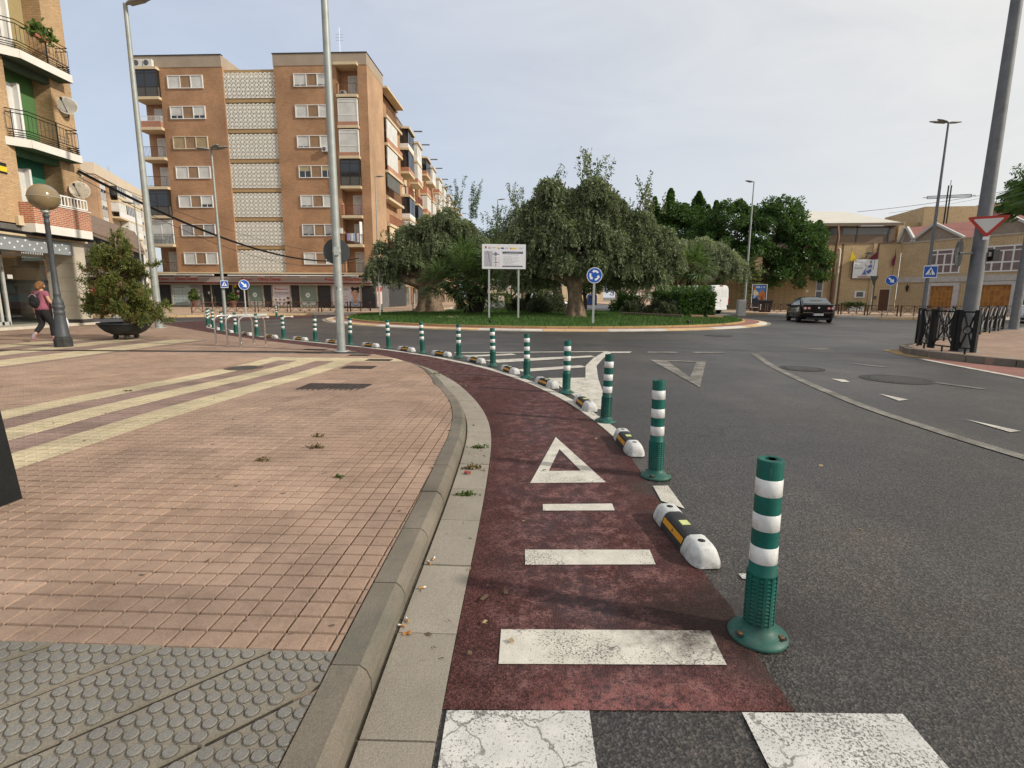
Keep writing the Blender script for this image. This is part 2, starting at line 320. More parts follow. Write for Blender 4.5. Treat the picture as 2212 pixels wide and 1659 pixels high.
def redlane():
    t = NT('red_lane'); p = t.xyz(); g = t.noise(150, det=3, rough=.75)
    cel = t.xyz(t.vor(150, out='Color'))[0]; k = t.math('MULTIPLY', t.math('MULTIPLY', t.ramp(t.noise(1.6, det=6, rough=.62), .3, .7, .72, 1.28), t.ramp(g, .34, .7, .65, 1.4)), t.math('ADD', .55, t.math('MULTIPLY', t.math('POWER', cel, 2.), 1.35)))
    c = t.mix(1., (.064,.0225,.0195), t.comb(k,k,k), 'MULTIPLY')
    mid = t.math('SUBTRACT', 1., t.math('MULTIPLY', t.math('ABSOLUTE', t.math('SUBTRACT', p[0], .40)), 1.55), True)      # cycled strip down the middle
    far = t.ramp(p[1], 6, 9, 0, 1); mid = t.math('MAXIMUM', t.math('MULTIPLY', mid, t.math('SUBTRACT', 1., far)), t.math('MULTIPLY', far, .45))
    pur = t.math('MULTIPLY', t.ramp(t.noise(2.6, det=8, rough=.7), .36, .6), mid); c = t.mix(t.math('MULTIPLY', pur, .95), c, (.060,.041,.045))
    w1 = t.ramp(t.noise(7.5, det=9, rough=.75, dist=.2), .47, .60); w2 = t.ramp(t.noise(48, t.scale(t.pos(),(1.,1.7,1)), det=4, rough=.75), .44, .52); mid = t.math('MULTIPLY', mid, 1.9, True)
    c = t.mix(t.math('MULTIPLY', t.math('MULTIPLY', t.math('MULTIPLY', w1, w2), mid), .95, True), c, (.215,.105,.096))
    near = t.math('MULTIPLY', t.math('MULTIPLY', t.ramp(p[1],1.8,1.55), t.ramp(t.noise(26,det=6,rough=.75),.43,.56)), t.math('MULTIPLY', t.ramp(p[0],.0,.2), t.ramp(p[0],.95,.62)))
    c = t.mix(t.math('MULTIPLY', near, .85), c, (.27,.10,.092))
    rim = t.math('MULTIPLY', t.ramp(p[0], .78, 1.02), t.ramp(t.noise(3.5, det=6, rough=.65), .42, .62, 0, .85)); c = t.mix(rim, c, (.058,.048,.042))
    st = t.math('MULTIPLY', t.ramp(t.vor(1.0, t.scale(t.comb(t.math('SUBTRACT',p[0],.93), t.math('SUBTRACT',p[1],2.12)), (2.3,3.2,1))), .9, .2), 0.0)
    c = t.mix(t.ramp(t.noise(330, det=1), .71, .75, 0, .7), c, (.33,.22,.2))
    t.bump(t.vor(150), .5, .005); return t.fin(stain(t,c), .8, 0, .2)
M_LANE = redlane()
def paint(name, col, wear=.15, crack=True, ct=(.49,.58)):
    t = NT(name); n = t.noise(105, det=5, rough=.75); b = t.ramp(t.noise(3., det=5), .3, .7, -.07, .09)
    chip = t.ramp(t.math('ADD', n, b), .585-.09*wear, .635-.06*wear)
    k = t.ramp(t.noise(7, det=6, rough=.65), .28, .72, .74, 1.12); c = t.mix(1., col, t.comb(k,k,k), 'MULTIPLY')
    c = t.mix(t.math('MULTIPLY', chip, .85), c, (.075,.066,.056))
    if crack:
        v = t.n('ShaderNodeTexVoronoi', feature='DISTANCE_TO_EDGE'); v.inputs['Scale'].default_value = 4.2
        w = t.n('ShaderNodeVectorMath', operation='ADD'); nn = t.n('ShaderNodeTexNoise'); nn.inputs['Scale'].default_value = 9; nn.inputs['Detail'].default_value = 5; t.l(t.pos(), nn.inputs['Vector'])
        t.l(t.pos(), w.inputs[0]); t.l(t.scale(nn.outputs['Color'], (.22,.22,.22)), w.inputs[1]); t.l(w.outputs[0], v.inputs['Vector'])
        cr = t.math('MULTIPLY', t.ramp(v.outputs['Distance'], .028, .008), t.ramp(t.noise(2.3), *ct)); c = t.mix(t.math('MULTIPLY', cr, .7), c, (.09,.08,.07))
    t.bump(t.noise(220, det=2), .35, .004); return t.fin(stain(t,c), .75, 0, .3)
M_PAINT = paint('white_paint', (.60,.565,.49)); M_PAINTO = paint('worn_white_paint', (.36,.34,.30), 1.9, False); M_PAINTC = paint('crossing_paint', (.60,.585,.55), .35, True, (.36,.46))
M_PAINTY = paint('yellow_paint', (.42,.27,.08), 1., False)
GA = -.037; GO = (-1.28, 1.73); TP = .41
def tilemat(name, sheet):
    t = NT(name); p = t.xyz(); x = t.math('SUBTRACT', p[0], GO[0]); y = t.math('SUBTRACT', p[1], GO[1]); ca, sa = math.cos(GA)/TP, math.sin(GA)/TP
    s = t.math('ADD', t.math('MULTIPLY', x, ca), t.math('MULTIPLY', y, sa)); q = t.math('ADD', t.math('MULTIPLY', x, -sa), t.math('MULTIPLY', y, ca))
    def band(v, lo, hi): return t.math('MULTIPLY', t.math('GREATER_THAN', v, lo), t.math('LESS_THAN', v, hi))
    def orr(*a):
        r = a[0]
        for b in a[1:]: r = t.math('MAXIMUM', r, b)
        return r
    m1 = t.math('MULTIPLY', band(s,-11,-6), t.math('LESS_THAN', q, 24)); m2 = t.math('MULTIPLY', band(s,-32,-21), t.math('LESS_THAN', q, 34.5))
    cr = t.math('MAXIMUM', t.math('MULTIPLY', m1, orr(band(s,-11,-10), band(s,-9,-8), band(s,-7,-6), t.math('GREATER_THAN', q, 22.6))), t.math('MULTIPLY', band(s,-11,-3.5), band(q,22.6,24)))
    cr = t.math('MAXIMUM', cr, t.math('MULTIPLY', m2, orr(band(s,-32,-30), band(s,-28,-26), band(s,-24,-21.6))))
    pu = t.math('MAXIMUM', m1, m2)
    n = t.ramp(t.noise(.75, det=6, rough=.6), .28, .72, .84, 1.16); g = t.ramp(t.noise(170, det=3, rough=.7), .3, .72, .80, 1.22)
    d = t.math('MULTIPLY', t.ramp(t.noise(3.2, det=7, rough=.7), .42, .74, 1.06, .74), t.ramp(t.noise(12, det=6, rough=.7), .48, .72, 1.03, .80)); k = t.math('MULTIPLY', t.math('MULTIPLY', n, g), d)
    c = t.mix(t.ramp(t.noise(.5, det=4), .35, .65), (.35,.238,.172), (.32,.226,.172)); c = t.mix(pu, c, (.255,.178,.148)); c = t.mix(cr, c, (.50,.42,.275))
    if sheet:
        cell = t.vor(1., t.comb(t.math('FLOOR', s), t.math('FLOOR', q)), out='Color'); cs = t.xyz(cell); r = t.ramp(cs[0], 0, 1, .9, 1.1)
    else:
        r = t.ramp(t.n('ShaderNodeObjectInfo').outputs['Random'], 0, 1, .88, 1.12)
    k = t.math('MULTIPLY', k, r); c = t.mix(1., c, t.comb(k,k,k), 'MULTIPLY')
    sp = t.ramp(t.noise(300, det=1), .70, .74, 0, .5); c = t.mix(sp, c, (.10,.075,.06))
    c = gum(t, c, 2.3, .05, (.06,.045,.038)); c = gum(t, c, 4.1, .05, (.09,.07,.058))
    if sheet:
        def joint(v, mul, w):
            f = t.math('FRACT', t.math('MULTIPLY', v, mul)); return t.math('MAXIMUM', t.math('LESS_THAN', f, w), t.math('GREATER_THAN', f, 1-w))
        j = t.math('MAXIMUM', joint(s,4,.06), joint(q,4,.06)); J = t.math('MAXIMUM', joint(s,1,.02), joint(q,1,.02))
        c = t.mix(t.math('MULTIPLY', j, .38), c, (.20,.12,.085)); c = t.mix(t.math('MULTIPLY', J, .55), c, (.09,.06,.045))
        t.bump(t.math('SUBTRACT', 1., j), .5, .006)
    else: t.bump(t.noise(260, det=2), .3, .003)
    return t.fin(c, .85, 0, .25)
M_TILE = tilemat('pink_tile', False); M_TILES = tilemat('pink_tile_sheet', True)
M_GROUT = plain('tile_joint', (.165,.112,.082), .95, var=.45, sc=7)
def speckled(name, col, dark, amt=.5, stain=.3):
    t = NT(name); k = t.math('MULTIPLY', t.ramp(t.noise(1.4, det=6), .3, .7, 1-stain*.5, 1+stain*.5), t.ramp(t.noise(150, det=3, rough=.7), .3, .7, .8, 1.2))
    c = t.mix(1., col, t.comb(k,k,k), 'MULTIPLY'); c = t.mix(t.ramp(t.noise(240, det=1), .64, .70, 0, amt), c, dark)
    c = t.mix(t.ramp(t.noise(6, det=6, rough=.7), .56, .75, 0, stain), c, dark); r = t.ramp(t.n('ShaderNodeObjectInfo').outputs['Random'], 0, 1, .9, 1.1); c = t.mix(1., c, t.comb(r,r,r), 'MULTIPLY'); c = gum(t, c, 3.1, .06, dark); c = t.mix(t.ramp(t.noise(2.3, t.scale(t.pos(),(1.,.6,2.)), det=8, rough=.72), .50, .68, 0, stain), c, dark)
    hb = t.math('ADD', t.noise(190, det=3), t.math('MULTIPLY', t.noise(24, det=5, rough=.7), 1.6)); t.bump(hb, .4, .006); return t.fin(c, .88, 0, .25)
M_KERB = speckled('kerb_concrete', (.175,.15,.118), (.075,.088,.072), .5, .55); M_GUTT = speckled('gutter_concrete', (.295,.262,.215), (.15,.13,.105), .6, .25)
M_TACT = speckled('tactile_concrete', (.225,.20,.16), (.11,.10,.08), .4, .35)
M_KW = speckled('kerb_white', (.60,.57,.50), (.25,.22,.18), .3, .25); M_KC = speckled('kerb_cream', (.56,.40,.22), (.28,.2,.12), .3, .25); M_KY = speckled('curb_ochre', (.42,.28,.12), (.2,.13,.06), .3, .3)
M_PAVE = speckled('pavement_sandy', (.46,.33,.23), (.24,.17,.12), .3, .2); M_PAVER = speckled('pavement_red', (.27,.13,.105), (.13,.07,.06), .4, .3)

# ------------------------------------------------------------------ ground and road
mb = MB(); mb.poly([(-900,-400,-.03),(900,-400,-.03),(900,1400,-.03),(-900,1400,-.03)]); structure('ground', mb, plain('ground_dust',(.16,.14,.11),.95), 'dusty ground stretching away beyond the streets', 'ground')
mb = MB(); mb.poly([(-140,-60,0),(140,-60,0),(140,190,0),(-140,190,0)]); structure('road', mb, M_ASPH, 'worn grey asphalt road leading into the roundabout', 'road')
def spl(pts, y):
    p = np.array(pts); x = np.interp(y, p[:,1], p[:,0]); return x
def smooth_curve(pts, step=.1, w=.9):
    p = np.array(pts, float); ys = np.arange(p[0,1], p[-1,1], step); xs = np.interp(ys, p[:,1], p[:,0]); k = int(w/step); ker = np.hanning(2*k+3)[1:-1]; ker /= ker.sum()
    xp = np.r_[2*xs[0]-xs[k:0:-1], xs, 2*xs[-1]-xs[-2:-k-2:-1]]; return np.c_[np.convolve(xp, ker, 'valid'), ys]
EDGE = smooth_curve([(-.25,-3),(-.24,.5),(-.225,2.06),(-.195,2.94),(-.185,3.76),(-.185,4.97),(-.262,5.84),(-.463,6.86),(-.869,8.3),(-1.52,9.91),(-2.56,11.6),(-3.24,12.45),(-4.58,13.65),(-6.83,15.4),(-8.69,17.0),(-10.63,18.82),(-14.26,22.4),(-16.4,24.6),(-17.4,25.6)])
OUTER = smooth_curve([(1.40,1.30),(1.10,1.57),(.99,2.0),(.985,2.46),(.995,2.95),(1.05,3.73),(1.06,4.82),(.955,5.74),(.70,7.08),(.20,8.6),(-.52,10.14),(-1.85,12.04),(-3.45,13.73),(-5.3,15.1),(-7.5,16.77),(-9.6,18.53),(-11.7,20.89),(-13.2,22.5),(-14.7,25.3)])
OUTER[OUTER[:,1] < 2.1, 0] = np.interp(OUTER[OUTER[:,1] < 2.1, 1], [1.3,1.57,1.8,2.1], [.99,.98,.975,.98])
def hp(y):
    t = np.clip((y-5.2)/5.0, 0, 1); t = t*t*(3-2*t); return .12*(1-t)+.014*t
# red cycle lane
mb = MB(); rows = []
for y in np.arange(1.575, 25.2, .2): rows.append([(spl(EDGE,y)+(spl(OUTER,y)-spl(EDGE,y))*k/6, y, .004) for k in range(7)])
mb.grid(rows, 0, False); mb.poly([(-17.2,25.4,.0042),(-14.75,25.25,.0042),(-14.5,29.4,.0042),(-14.45,32.4,.0042),(-17,33.8,.0042),(-16.6,29,.0042)])
mb.poly([(-14.5,29.4,.0045),(-9.3,41.2,.0045),(-10.4,41.6,.0045),(-15.1,36.2,.0045),(-16.9,34,.0045),(-14.6,32.3,.0045)])
structure('cycle_lane', mb, M_LANE, 'dark red painted cycle lane curving left between kerb and green posts', 'cycle lane')
# offsets of the kerb line
def offs(d):                        # points of EDGE moved left by d (tapering away where the kerb dies out)
    out = []
    for i in range(0, len(EDGE)):
        a = EDGE[max(i-3,0)]; b = EDGE[min(i+3,len(EDGE)-1)]; tx, ty = b-a; l = math.hypot(tx,ty); y = EDGE[i,1]
        k = 1-np.clip((y-8.2)/2.6, 0, 1)*.97; out.append((EDGE[i,0]-ty/l*d*k, y+tx/l*d*k))
    return np.array(out)
O = {d: offs(d) for d in (.004,.245,.262,.275,.40)}
arc = np.r_[0, np.cumsum(np.hypot(*np.diff(EDGE, axis=0).T))]
def at(d, s): return np.array([np.interp(s, arc, O[d][:,0]), np.interp(s, arc, O[d][:,1])])
gut = thing('gutter', 'pale grey concrete gutter strip beside the red cycle lane', 'gutter'); gut['kind'] = 'structure'
kerb = thing('kerb', 'rough grey concrete kerb curving along the pink pavement', 'kerb'); kerb['kind'] = 'structure'
s0 = np.interp(.35, EDGE[:,1], arc); s1 = np.interp(10.9, EDGE[:,1], arc); i = 0
while s0 < s1:
    ln = .56+random.uniform(-.03,.03); n = 5; ss = np.linspace(s0+.004, s0+ln-.004, n+1); m = MB(); jz = random.uniform(-.003,.003)
    r = [[(*at(.004,s),-.05),(*at(.004,s),.012+jz),(*at(.245,s),.016+jz),(*at(.245,s),-.05)] for s in ss]
    m.grid(r, 0, False); m.add(r[0], [(0,1,2,3)]); m.add(r[-1], [(3,2,1,0)]); m.build('gutter_slab', M_GUTT, gut)
    m = MB(); off = .2; ss = ss+off; jz = random.uniform(-.004,.004); r = []
    for s in ss:
        h = float(hp(at(.275,s)[1]))+.004+jz; r.append([(*at(.262,s),-.05),(*at(.262,s),h*.55),(*at(.275,s),max(h-.022,h*.6)),(*(at(.275,s)*.8+at(.40,s)*.2),h),(*at(.40,s),h),(*at(.40,s),-.05)])
    m.grid(r, 0, False); m.add(r[0], [(0,1,2,3,4,5)]); m.add(r[-1], [(5,4,3,2,1,0)]); m.build('kerb_stone', M_KERB, kerb)
    s0 += ln
mb = MB(); mb.grid([[(*at(.245,s),.007),(*at(.262,s),.009)] for s in np.linspace(.3,s1,60)], 0, False)
tag(mb.build('gutter_dirt', plain('gutter_dirt',(.06,.05,.035),.95,var=.5,sc=20)), 'line of dark dirt in the joint between kerb and gutter', 'dirt', None, 'stuff')
# pavement
def kx(y): return spl(O[.40][:, :], y) if y < 10.9 else spl(EDGE, y)
KI = np.array([O[.40][j] for j in range(len(EDGE))])
mb = MB(); rows = []
for y in np.arange(-4, 13.01, .3): rows.append([(-60 if k == 0 else -60+(spl(KI,y)+60)*k/4, y, float(hp(y))-.016) for k in range(5)])
mb.grid(rows, 0, False); rows = []
for y in np.arange(13.0, 25.6, .3): rows.append([(-60+(spl(KI,y)+60)*k/4, y, .014) for k in range(5)])
mb.grid(rows, 0, False)
pav = structure('pavement', mb, [M_TILES], 'pink tiled pavement with cream and purple stripes', 'pavement')
e1 = np.array([math.cos(GA), math.sin(GA)]); e2 = np.array([-e1[1], e1[0]])
def tile_mesh(mbx, org=None, ex=None, tilt=0, z0=0):
    g = .0075; c = TP/4; h = TP/2
    def P(x, y, z): return (x, y, z) if org is None else (org[0]+e1[0]*x+e2[0]*y, org[1]+e1[1]*x+e2[1]*y, z0+z+y*tilt)
    a = h-.003; mbx.add([P(-a,-a,-.010),P(a,-a,-.010),P(a,a,-.010),P(-a,a,-.010)], [(0,1,2,3)], 1)
    for i in range(4):
        for j in range(4):
            x0 = -h+i*c+g; x1 = -h+(i+1)*c-g; y0 = -h+j*c+g; y1 = -h+(j+1)*c-g; k = .003
            mbx.add([P(x0-k,y0-k,-.010),P(x1+k,y0-k,-.010),P(x1+k,y1+k,-.010),P(x0-k,y1+k,-.010),P(x0,y0,0),P(x1,y0,0),P(x1,y1,0),P(x0,y1,0)], [(4,5,6,7),(0,1,5,4),(1,2,6,5),(2,3,7,6),(3,0,4,7)], 0)
tm = MB(); tile_mesh(tm); tm = tm.mesh('paving_tile', [M_TILE, M_GROUT])
cand = []
for i in range(-40, 4):
    for j in range(0, 28):
        c = np.array(GO)+e1*(i+.5)*TP+e2*(j+.5)*TP
        if c[1] > 12.6 or c[0] < -.96*c[1]-.9: continue
        gap = c[0]-spl(KI, c[1])
        if gap > .27: continue
        cand.append((c[0]**2+c[1]**2, i, j, c, gap))
cand.sort(key=lambda t: t[0]); rest = MB()
def clip(me, c, margin=0.0):          # cut a tile along the kerb
    bm = bmesh.new(); bm.from_mesh(me); k = np.argmin(np.hypot(*(KI-c).T)); a = KI[max(k-2,0)]; b = KI[min(k+2,len(KI)-1)]; d = (b-a)/np.hypot(*(b-a)); nn = np.array([d[1], -d[0]]); p = KI[k]-nn*.006
    lp = np.array([(p-c)@e1, (p-c)@e2]); ln = np.array([nn@e1, nn@e2])
    bmesh.ops.bisect_plane(bm, geom=bm.verts[:]+bm.edges[:]+bm.faces[:], plane_co=(*lp,0), plane_no=(*ln,0), clear_outer=True); n = len(bm.faces)
    m2 = bpy.data.meshes.new('paving_tile'); bm.to_mesh(m2); bm.free()
    for x in me.materials: m2.materials.append(x)
    return m2 if n else None
nind = 0
for d2, i, j, c, gap in cand:
    slope = float(hp(c[1]+.1)-hp(c[1]-.1))/.2; z = float(hp(c[1]))+random.uniform(-.0015,.0015); near = gap > -.33
    if nind < 280:
        me = clip(tm, c) if near else tm
        if me is None: continue
        o = link('paving_tile', me, pav, (*c, z)); o.rotation_euler = (math.atan(slope)+random.uniform(-.004,.004), random.uniform(-.004,.004), GA); nind += 1
    else:
        if near:
            me = clip(tm, c)
            if me is None: continue
            for pmi in (0,1):
                fs = [tuple(p.vertices) for p in me.polygons if p.material_index == pmi]
                if fs: rest.add([(c[0]+e1[0]*v.co.x+e2[0]*v.co.y, c[1]+e1[1]*v.co.x+e2[1]*v.co.y, z+v.co.z+v.co.y*slope) for v in me.vertices], fs, pmi)
            bpy.data.meshes.remove(me)
        else: tile_mesh(rest, c, None, slope, z)
tag(rest.build('far_paving_tiles', [M_TILE, M_GROUT], pav), None, None, None, 'stuff')
# tactile tiles, cut along their diagonals
M_STUD = speckled('tactile_stud', (.205,.195,.175), (.10,.095,.085), .4, .3); M_STUDR = plain('stud_dirt', (.10,.088,.068), .95, var=.4, sc=9)
def stud_mesh(keep):
    m = MB(); h = TP/2-.002; n = 12
    tri = [(-h,-h),(h,-h),(h,h)] if keep > 0 else [(-h,-h),(h,h),(-h,h)]
    sh = (.009,-.009) if keep > 0 else (-.009,.009); tri = [(x+sh[0]*(1 if abs(x-y)<1e-6 else 0), y+sh[1]*(1 if abs(x-y)<1e-6 else 0)) for x, y in tri]
    m.add([(x,y,0) for x, y in tri]+[(x,y,-.03) for x, y in tri], [(0,1,2),(0,3,4,1),(1,4,5,2),(2,5,3,0)])
    for i in range(8):
        for j in range(8):
            x = -TP/2+(i+.5)*TP/8; y = -TP/2+(j+.5)*TP/8
            if (x-y)*keep < .012: continue
            m.lathe([(.0215,-.001),(.0205,.0035),(.0185,.0052),(.016,.0048),(.0001,.0052)], n, (x,y,0), 1, False); m.lathe([(.0255,.0007),(.0208,.0009)], n, (x,y,0), 2, False)
    return m.mesh('tactile_slab', [M_TACT, M_STUD, M_STUDR])
mb = MB(); mb.poly([(-8,-1,.109),(-.7,-1,.109),(-.7,1.70,.109),(-8,1.98,.109)]); tag(mb.build('joint_bed', plain('joint_dirt',(.05,.042,.032),.95,var=.5,sc=15)), 'dark dirt in the joints of the tactile slabs', 'dirt', None, 'stuff')
sm_a, sm_b = stud_mesh(1), stud_mesh(-1); tact = thing('tactile_paving', 'grey studded tactile paving in front of the kerb ramp', 'tactile paving'); tact['kind'] = 'structure'
for i in range(-7, 2):
    for j in (-1, -2, -3):
        c = np.array(GO)+e1*(i+.5)*TP+e2*(j+.5)*TP; gap = c[0]-spl(KI, c[1])
        if gap > .27: continue
        for me in (sm_a, sm_b):
            m2 = clip(me, c) if gap > -.33 else me
            if m2 is None: continue
            o = link('tactile_slab', m2, tact, (*c, .1205+random.uniform(-.001,.001))); o.rotation_euler = (random.uniform(-.004,.004), random.uniform(-.004,.004), GA)

# ------------------------------------------------------------------ painted markings
MZ = .0085
def mark(name, pts, m, label, cat, group=None, z=MZ):
    mb = MB(); pts = [(p[0],p[1]) for p in pts]; a = sum(pts[i][0]*pts[(i+1)%len(pts)][1]-pts[(i+1)%len(pts)][0]*pts[i][1] for i in range(len(pts)))
    if a < 0: pts = pts[::-1]
    mb.poly([(x,y,z) for x, y in pts]); return tag(mb.build(name, m), label, cat, group, 'structure')
def ribbon(name, pts, w, m, label, cat, z=MZ):
    p = np.array(pts, float); mb = MB(); rows = []
    for i in range(len(p)):
        d = p[min(i+1,len(p)-1)]-p[max(i-1,0)]; d /= np.hypot(*d); n = np.array([-d[1],d[0]])*w/2; rows.append([(*(p[i]-n),z),(*(p[i]+n),z)])
    mb.grid(rows, 0, False); return tag(mb.build(name, m), label, cat, None, 'structure')
mark('lane_bar', [(-.04,2.006),(.845,2.006),(.832,1.797),(-.045,1.795)], M_PAINT, 'widest white bar across the red cycle lane, nearest the crossing', 'road marking')
mark('lane_bar', [(.078,2.712),(.775,2.72),(.765,2.558),(.075,2.545)], M_PAINT, 'middle white bar on the red cycle lane with a dark crack', 'road marking')
mark('lane_bar', [(.215,3.36),(.689,3.377),(.685,3.262),(.209,3.25)], M_PAINT, 'short white bar on the red cycle lane just below the triangle', 'road marking')
def tri_ring(name, o, i, m, label, z=MZ):
    mb = MB(); mb.add([(*p,z) for p in o]+[(*p,z) for p in i], [(0,1,4,3),(1,2,5,4),(2,0,3,5)]); return tag(mb.build(name, m), label, 'road marking', None, 'structure')
tri_ring('yield_triangle', [(.443,5.08),(.142,3.766),(.721,3.79)], [(.443,4.66),(.302,4.045),(.563,4.055)], M_PAINT, 'small white yield triangle painted on the red cycle lane')
tri_ring('yield_triangle', [(3.12,11.74),(2.955,8.07),(4.3,11.47)], [(3.45,11.48),(3.16,9.15),(4.02,11.3)], M_PAINTO, 'large faded yield triangle painted on the grey road')
mark('crossing_stripe', [(-.215,1.0),(-.215,1.566),(.27,1.568),(.25,1.0)], M_PAINTC, 'cracked white crossing stripe beside the gutter', 'road marking')
mark('crossing_stripe', [(.765,1.0),(.79,1.565),(1.335,1.562),(1.30,1.0)], M_PAINTC, 'white crossing stripe below the nearest green post', 'road marking')
mark('crossing_stripe', [(1.80,1.0),(1.83,1.56),(2.37,1.56),(2.33,1.0)], M_PAINTC, 'white crossing stripe farther right on the road', 'road marking')
ribbon('edge_line', [(spl(OUTER,y)+.075, y) for y in np.arange(4.9,24.5,.3)], .13, M_PAINT, 'white edge line running along the outside of the red lane', 'road marking', .0065)
mark('line_stub', [(1.04,3.43),(1.06,3.72),(1.175,3.73),(1.16,3.3)], M_PAINT, 'short white line stub behind the nearest lane separator', 'road marking')
mark('line_stub', [(1.165,2.42),(1.165,2.47),(1.225,2.47),(1.225,2.42)], M_PAINTC, 'small cream paint patch behind the nearest green post', 'road marking')
ribbon('hatch_outline', [(-1.45,12.95),(.5,13.2),(2.5,13.46)], .14, M_PAINT, 'white outline along the top of the hatched island', 'road marking')
ribbon('hatch_outline', [(1.13,6.4),(1.22,7.4),(1.38,8.9),(1.62,10.6),(2.0,12.0),(2.5,13.42)], .22, M_PAINT, 'broad white curved line closing the hatched island on the right', 'road marking', .0093)
mark('hatch_bar', [(-.62,11.45),(-.3,11.02),(1.97,12.22),(1.9,12.5)], M_PAINT, 'middle white hatch bar beside the post row', 'road marking')
mark('hatch_bar', [(.05,9.98),(.22,9.65),(1.5,10.4),(1.42,10.68)], M_PAINT, 'nearest white hatch bar on the hatched island', 'road marking')
mark('hatch_bar', [(-1.2,12.3),(-1.0,12.05),(.1,12.55),(0.0,12.85)], M_PAINT, 'farthest white hatch bar by the outline', 'road marking')
mark('hatch_fill', [(.62,8.95),(1.33,9.02),(1.2,7.6),(1.05,6.3)], M_PAINT, 'solid white painted tip of the hatched island', 'road marking', z=.0075)
for k, (p, lb) in enumerate([([(2.6,13.454),(3.115,13.484),(2.98,13.16),(2.51,13.14)],'white give-way dash touching the hatched island'),([(3.542,13.557),(4.338,13.554),(4.216,13.2),(3.43,13.2)],'longest give-way dash right of the first'),([(4.7,13.54),(5.53,13.53),(5.42,13.25),(4.6,13.2)],'faint give-way dash nearest the curved line')]):
    mark('give_way_dash', p, M_PAINTO if k else M_PAINT, lb, 'road marking', 'give-way dashes')
ribbon('lane_line', smooth_curve([(4.75,1.5),(4.62,4.2),(4.56,4.9),(4.56,5.6),(4.6,6.65),(4.93,8.62),(5.4,10.76),(6.12,13.13)], .2, .8), .15, M_PAINTO, 'long faded white curved lane line on the right', 'road marking')
for k, (p, lb) in enumerate([([(5.62,9.07),(5.79,8.98),(5.72,8.70),(5.58,8.70)],'short white dash past the curved lane line'),([(5.46,7.62),(5.56,7.17),(5.36,7.08)],'thin white dash in the middle of the right lane'),([(5.34,5.99),(5.47,5.44),(5.31,5.39)],'white dash nearest the right picture edge'),
        ([(7.3,11.3),(7.5,11.2),(7.8,10.7),(7.62,10.7)],'small worn dash before the corner kerb'),([(7.1,8.7),(7.25,8.68),(7.5,8.1),(7.36,8.1)],'worn white dash right of the grate')]):
    mark('lane_dash', p, M_PAINTO if k > 2 else M_PAINT, lb, 'road marking')
mark('worn_marks', [(8.2,14.6),(8.9,14.7),(8.7,14.3),(8.1,14.3)], M_PAINTO, 'worn white paint remains by the corner kerb', 'road marking')
ribbon('edge_line', [(9.66,12.25),(9.45,11),(9.25,9.6),(8.9,7.5),(8.6,5.5)], .14, M_PAINT, 'white line edging the red strip at the right corner', 'road marking')
mb = MB(); mb.poly([(p[0],p[1],.004) for p in [(8.68,5.0),(9.33,9.6),(9.72,12.3),(10.1,12.6),(10.2,11.3),(10.9,10.2),(12,8),(12.4,5)]]); structure('red_strip', mb, M_PAVER, 'red painted strip in front of the right corner kerb', 'road surface')
for c, r, z, lb in (((5.83,10.4),.42,.003,'round dark manhole cover on the road by the lane line'),((6.75,9.05),.55,.003,'large round grated manhole on the right lane'),((7.7,19.5),.5,.003,'flat manhole on the road before the roundabout'),((-5.15,9.9),.34,float(hp(9.9))+.001,'round rusty manhole cover on the pink pavement'),((-.62,8.8),.36,.0055,'red painted manhole in the cycle lane')):
    t = thing('manhole', lb, 'manhole', (*c, z)); m = MB(); m.lathe([(r,0),(r,.004)], 28); mt = M_LANE if 'red painted' in lb else plain('asphalt_patch',(.035,.033,.031),.8) if z == .003 else plain('rust_iron',(.13,.085,.055),.7,.3,var=.35,sc=12)
    m.build('frame', mt, t); m = MB(); q = r*.72
    for a in np.linspace(-q, q, 9):
        w = math.sqrt(max(q*q-a*a, 0))
        if w > .02: m.box(-w, w, a-.02, a+.02, .004, .009)
    m.build('grating', M_LANE if 'red painted' in lb else plain('cast_iron',(.10,.095,.09),.5,.5,var=.3,sc=9), t)
M_GRATE = plain('rust_grate',(.05,.037,.03),.75,.2,var=.45,sc=9)
for (x, y, w, d, lb) in ((-2.62,7.52,.95,.62,'large rusty square grate in the pink tiles'),(-3.0,10.1,.62,.42,'rusty rectangular cover beyond the large grate'),(-2.9,11.3,.55,.3,'small rusty cover nearest the cycle lane'),(-3.6,12.2,.5,.28,'small rusty cover right of the pole'),(-5.1,13.4,.6,.3,'rusty cover left of the tall pole'),(-5.0,12.75,.6,.28,'rusty cover in front of the tall pole')):
    t = thing('drain_cover', lb, 'drain cover', (x, y, float(hp(y))+.001), GA); m = MB(); m.box(-w/2,w/2,-d/2,d/2,-.01,.004); m.build('frame', M_GRATE, t); m = MB()
    for k in range(12): u = -w/2+.05+(w-.1)*k/11; m.box(u-.012,u+.012,-d/2+.03,d/2-.03,.004,.010)
    m.build('slat_grid', M_GRATE, t)

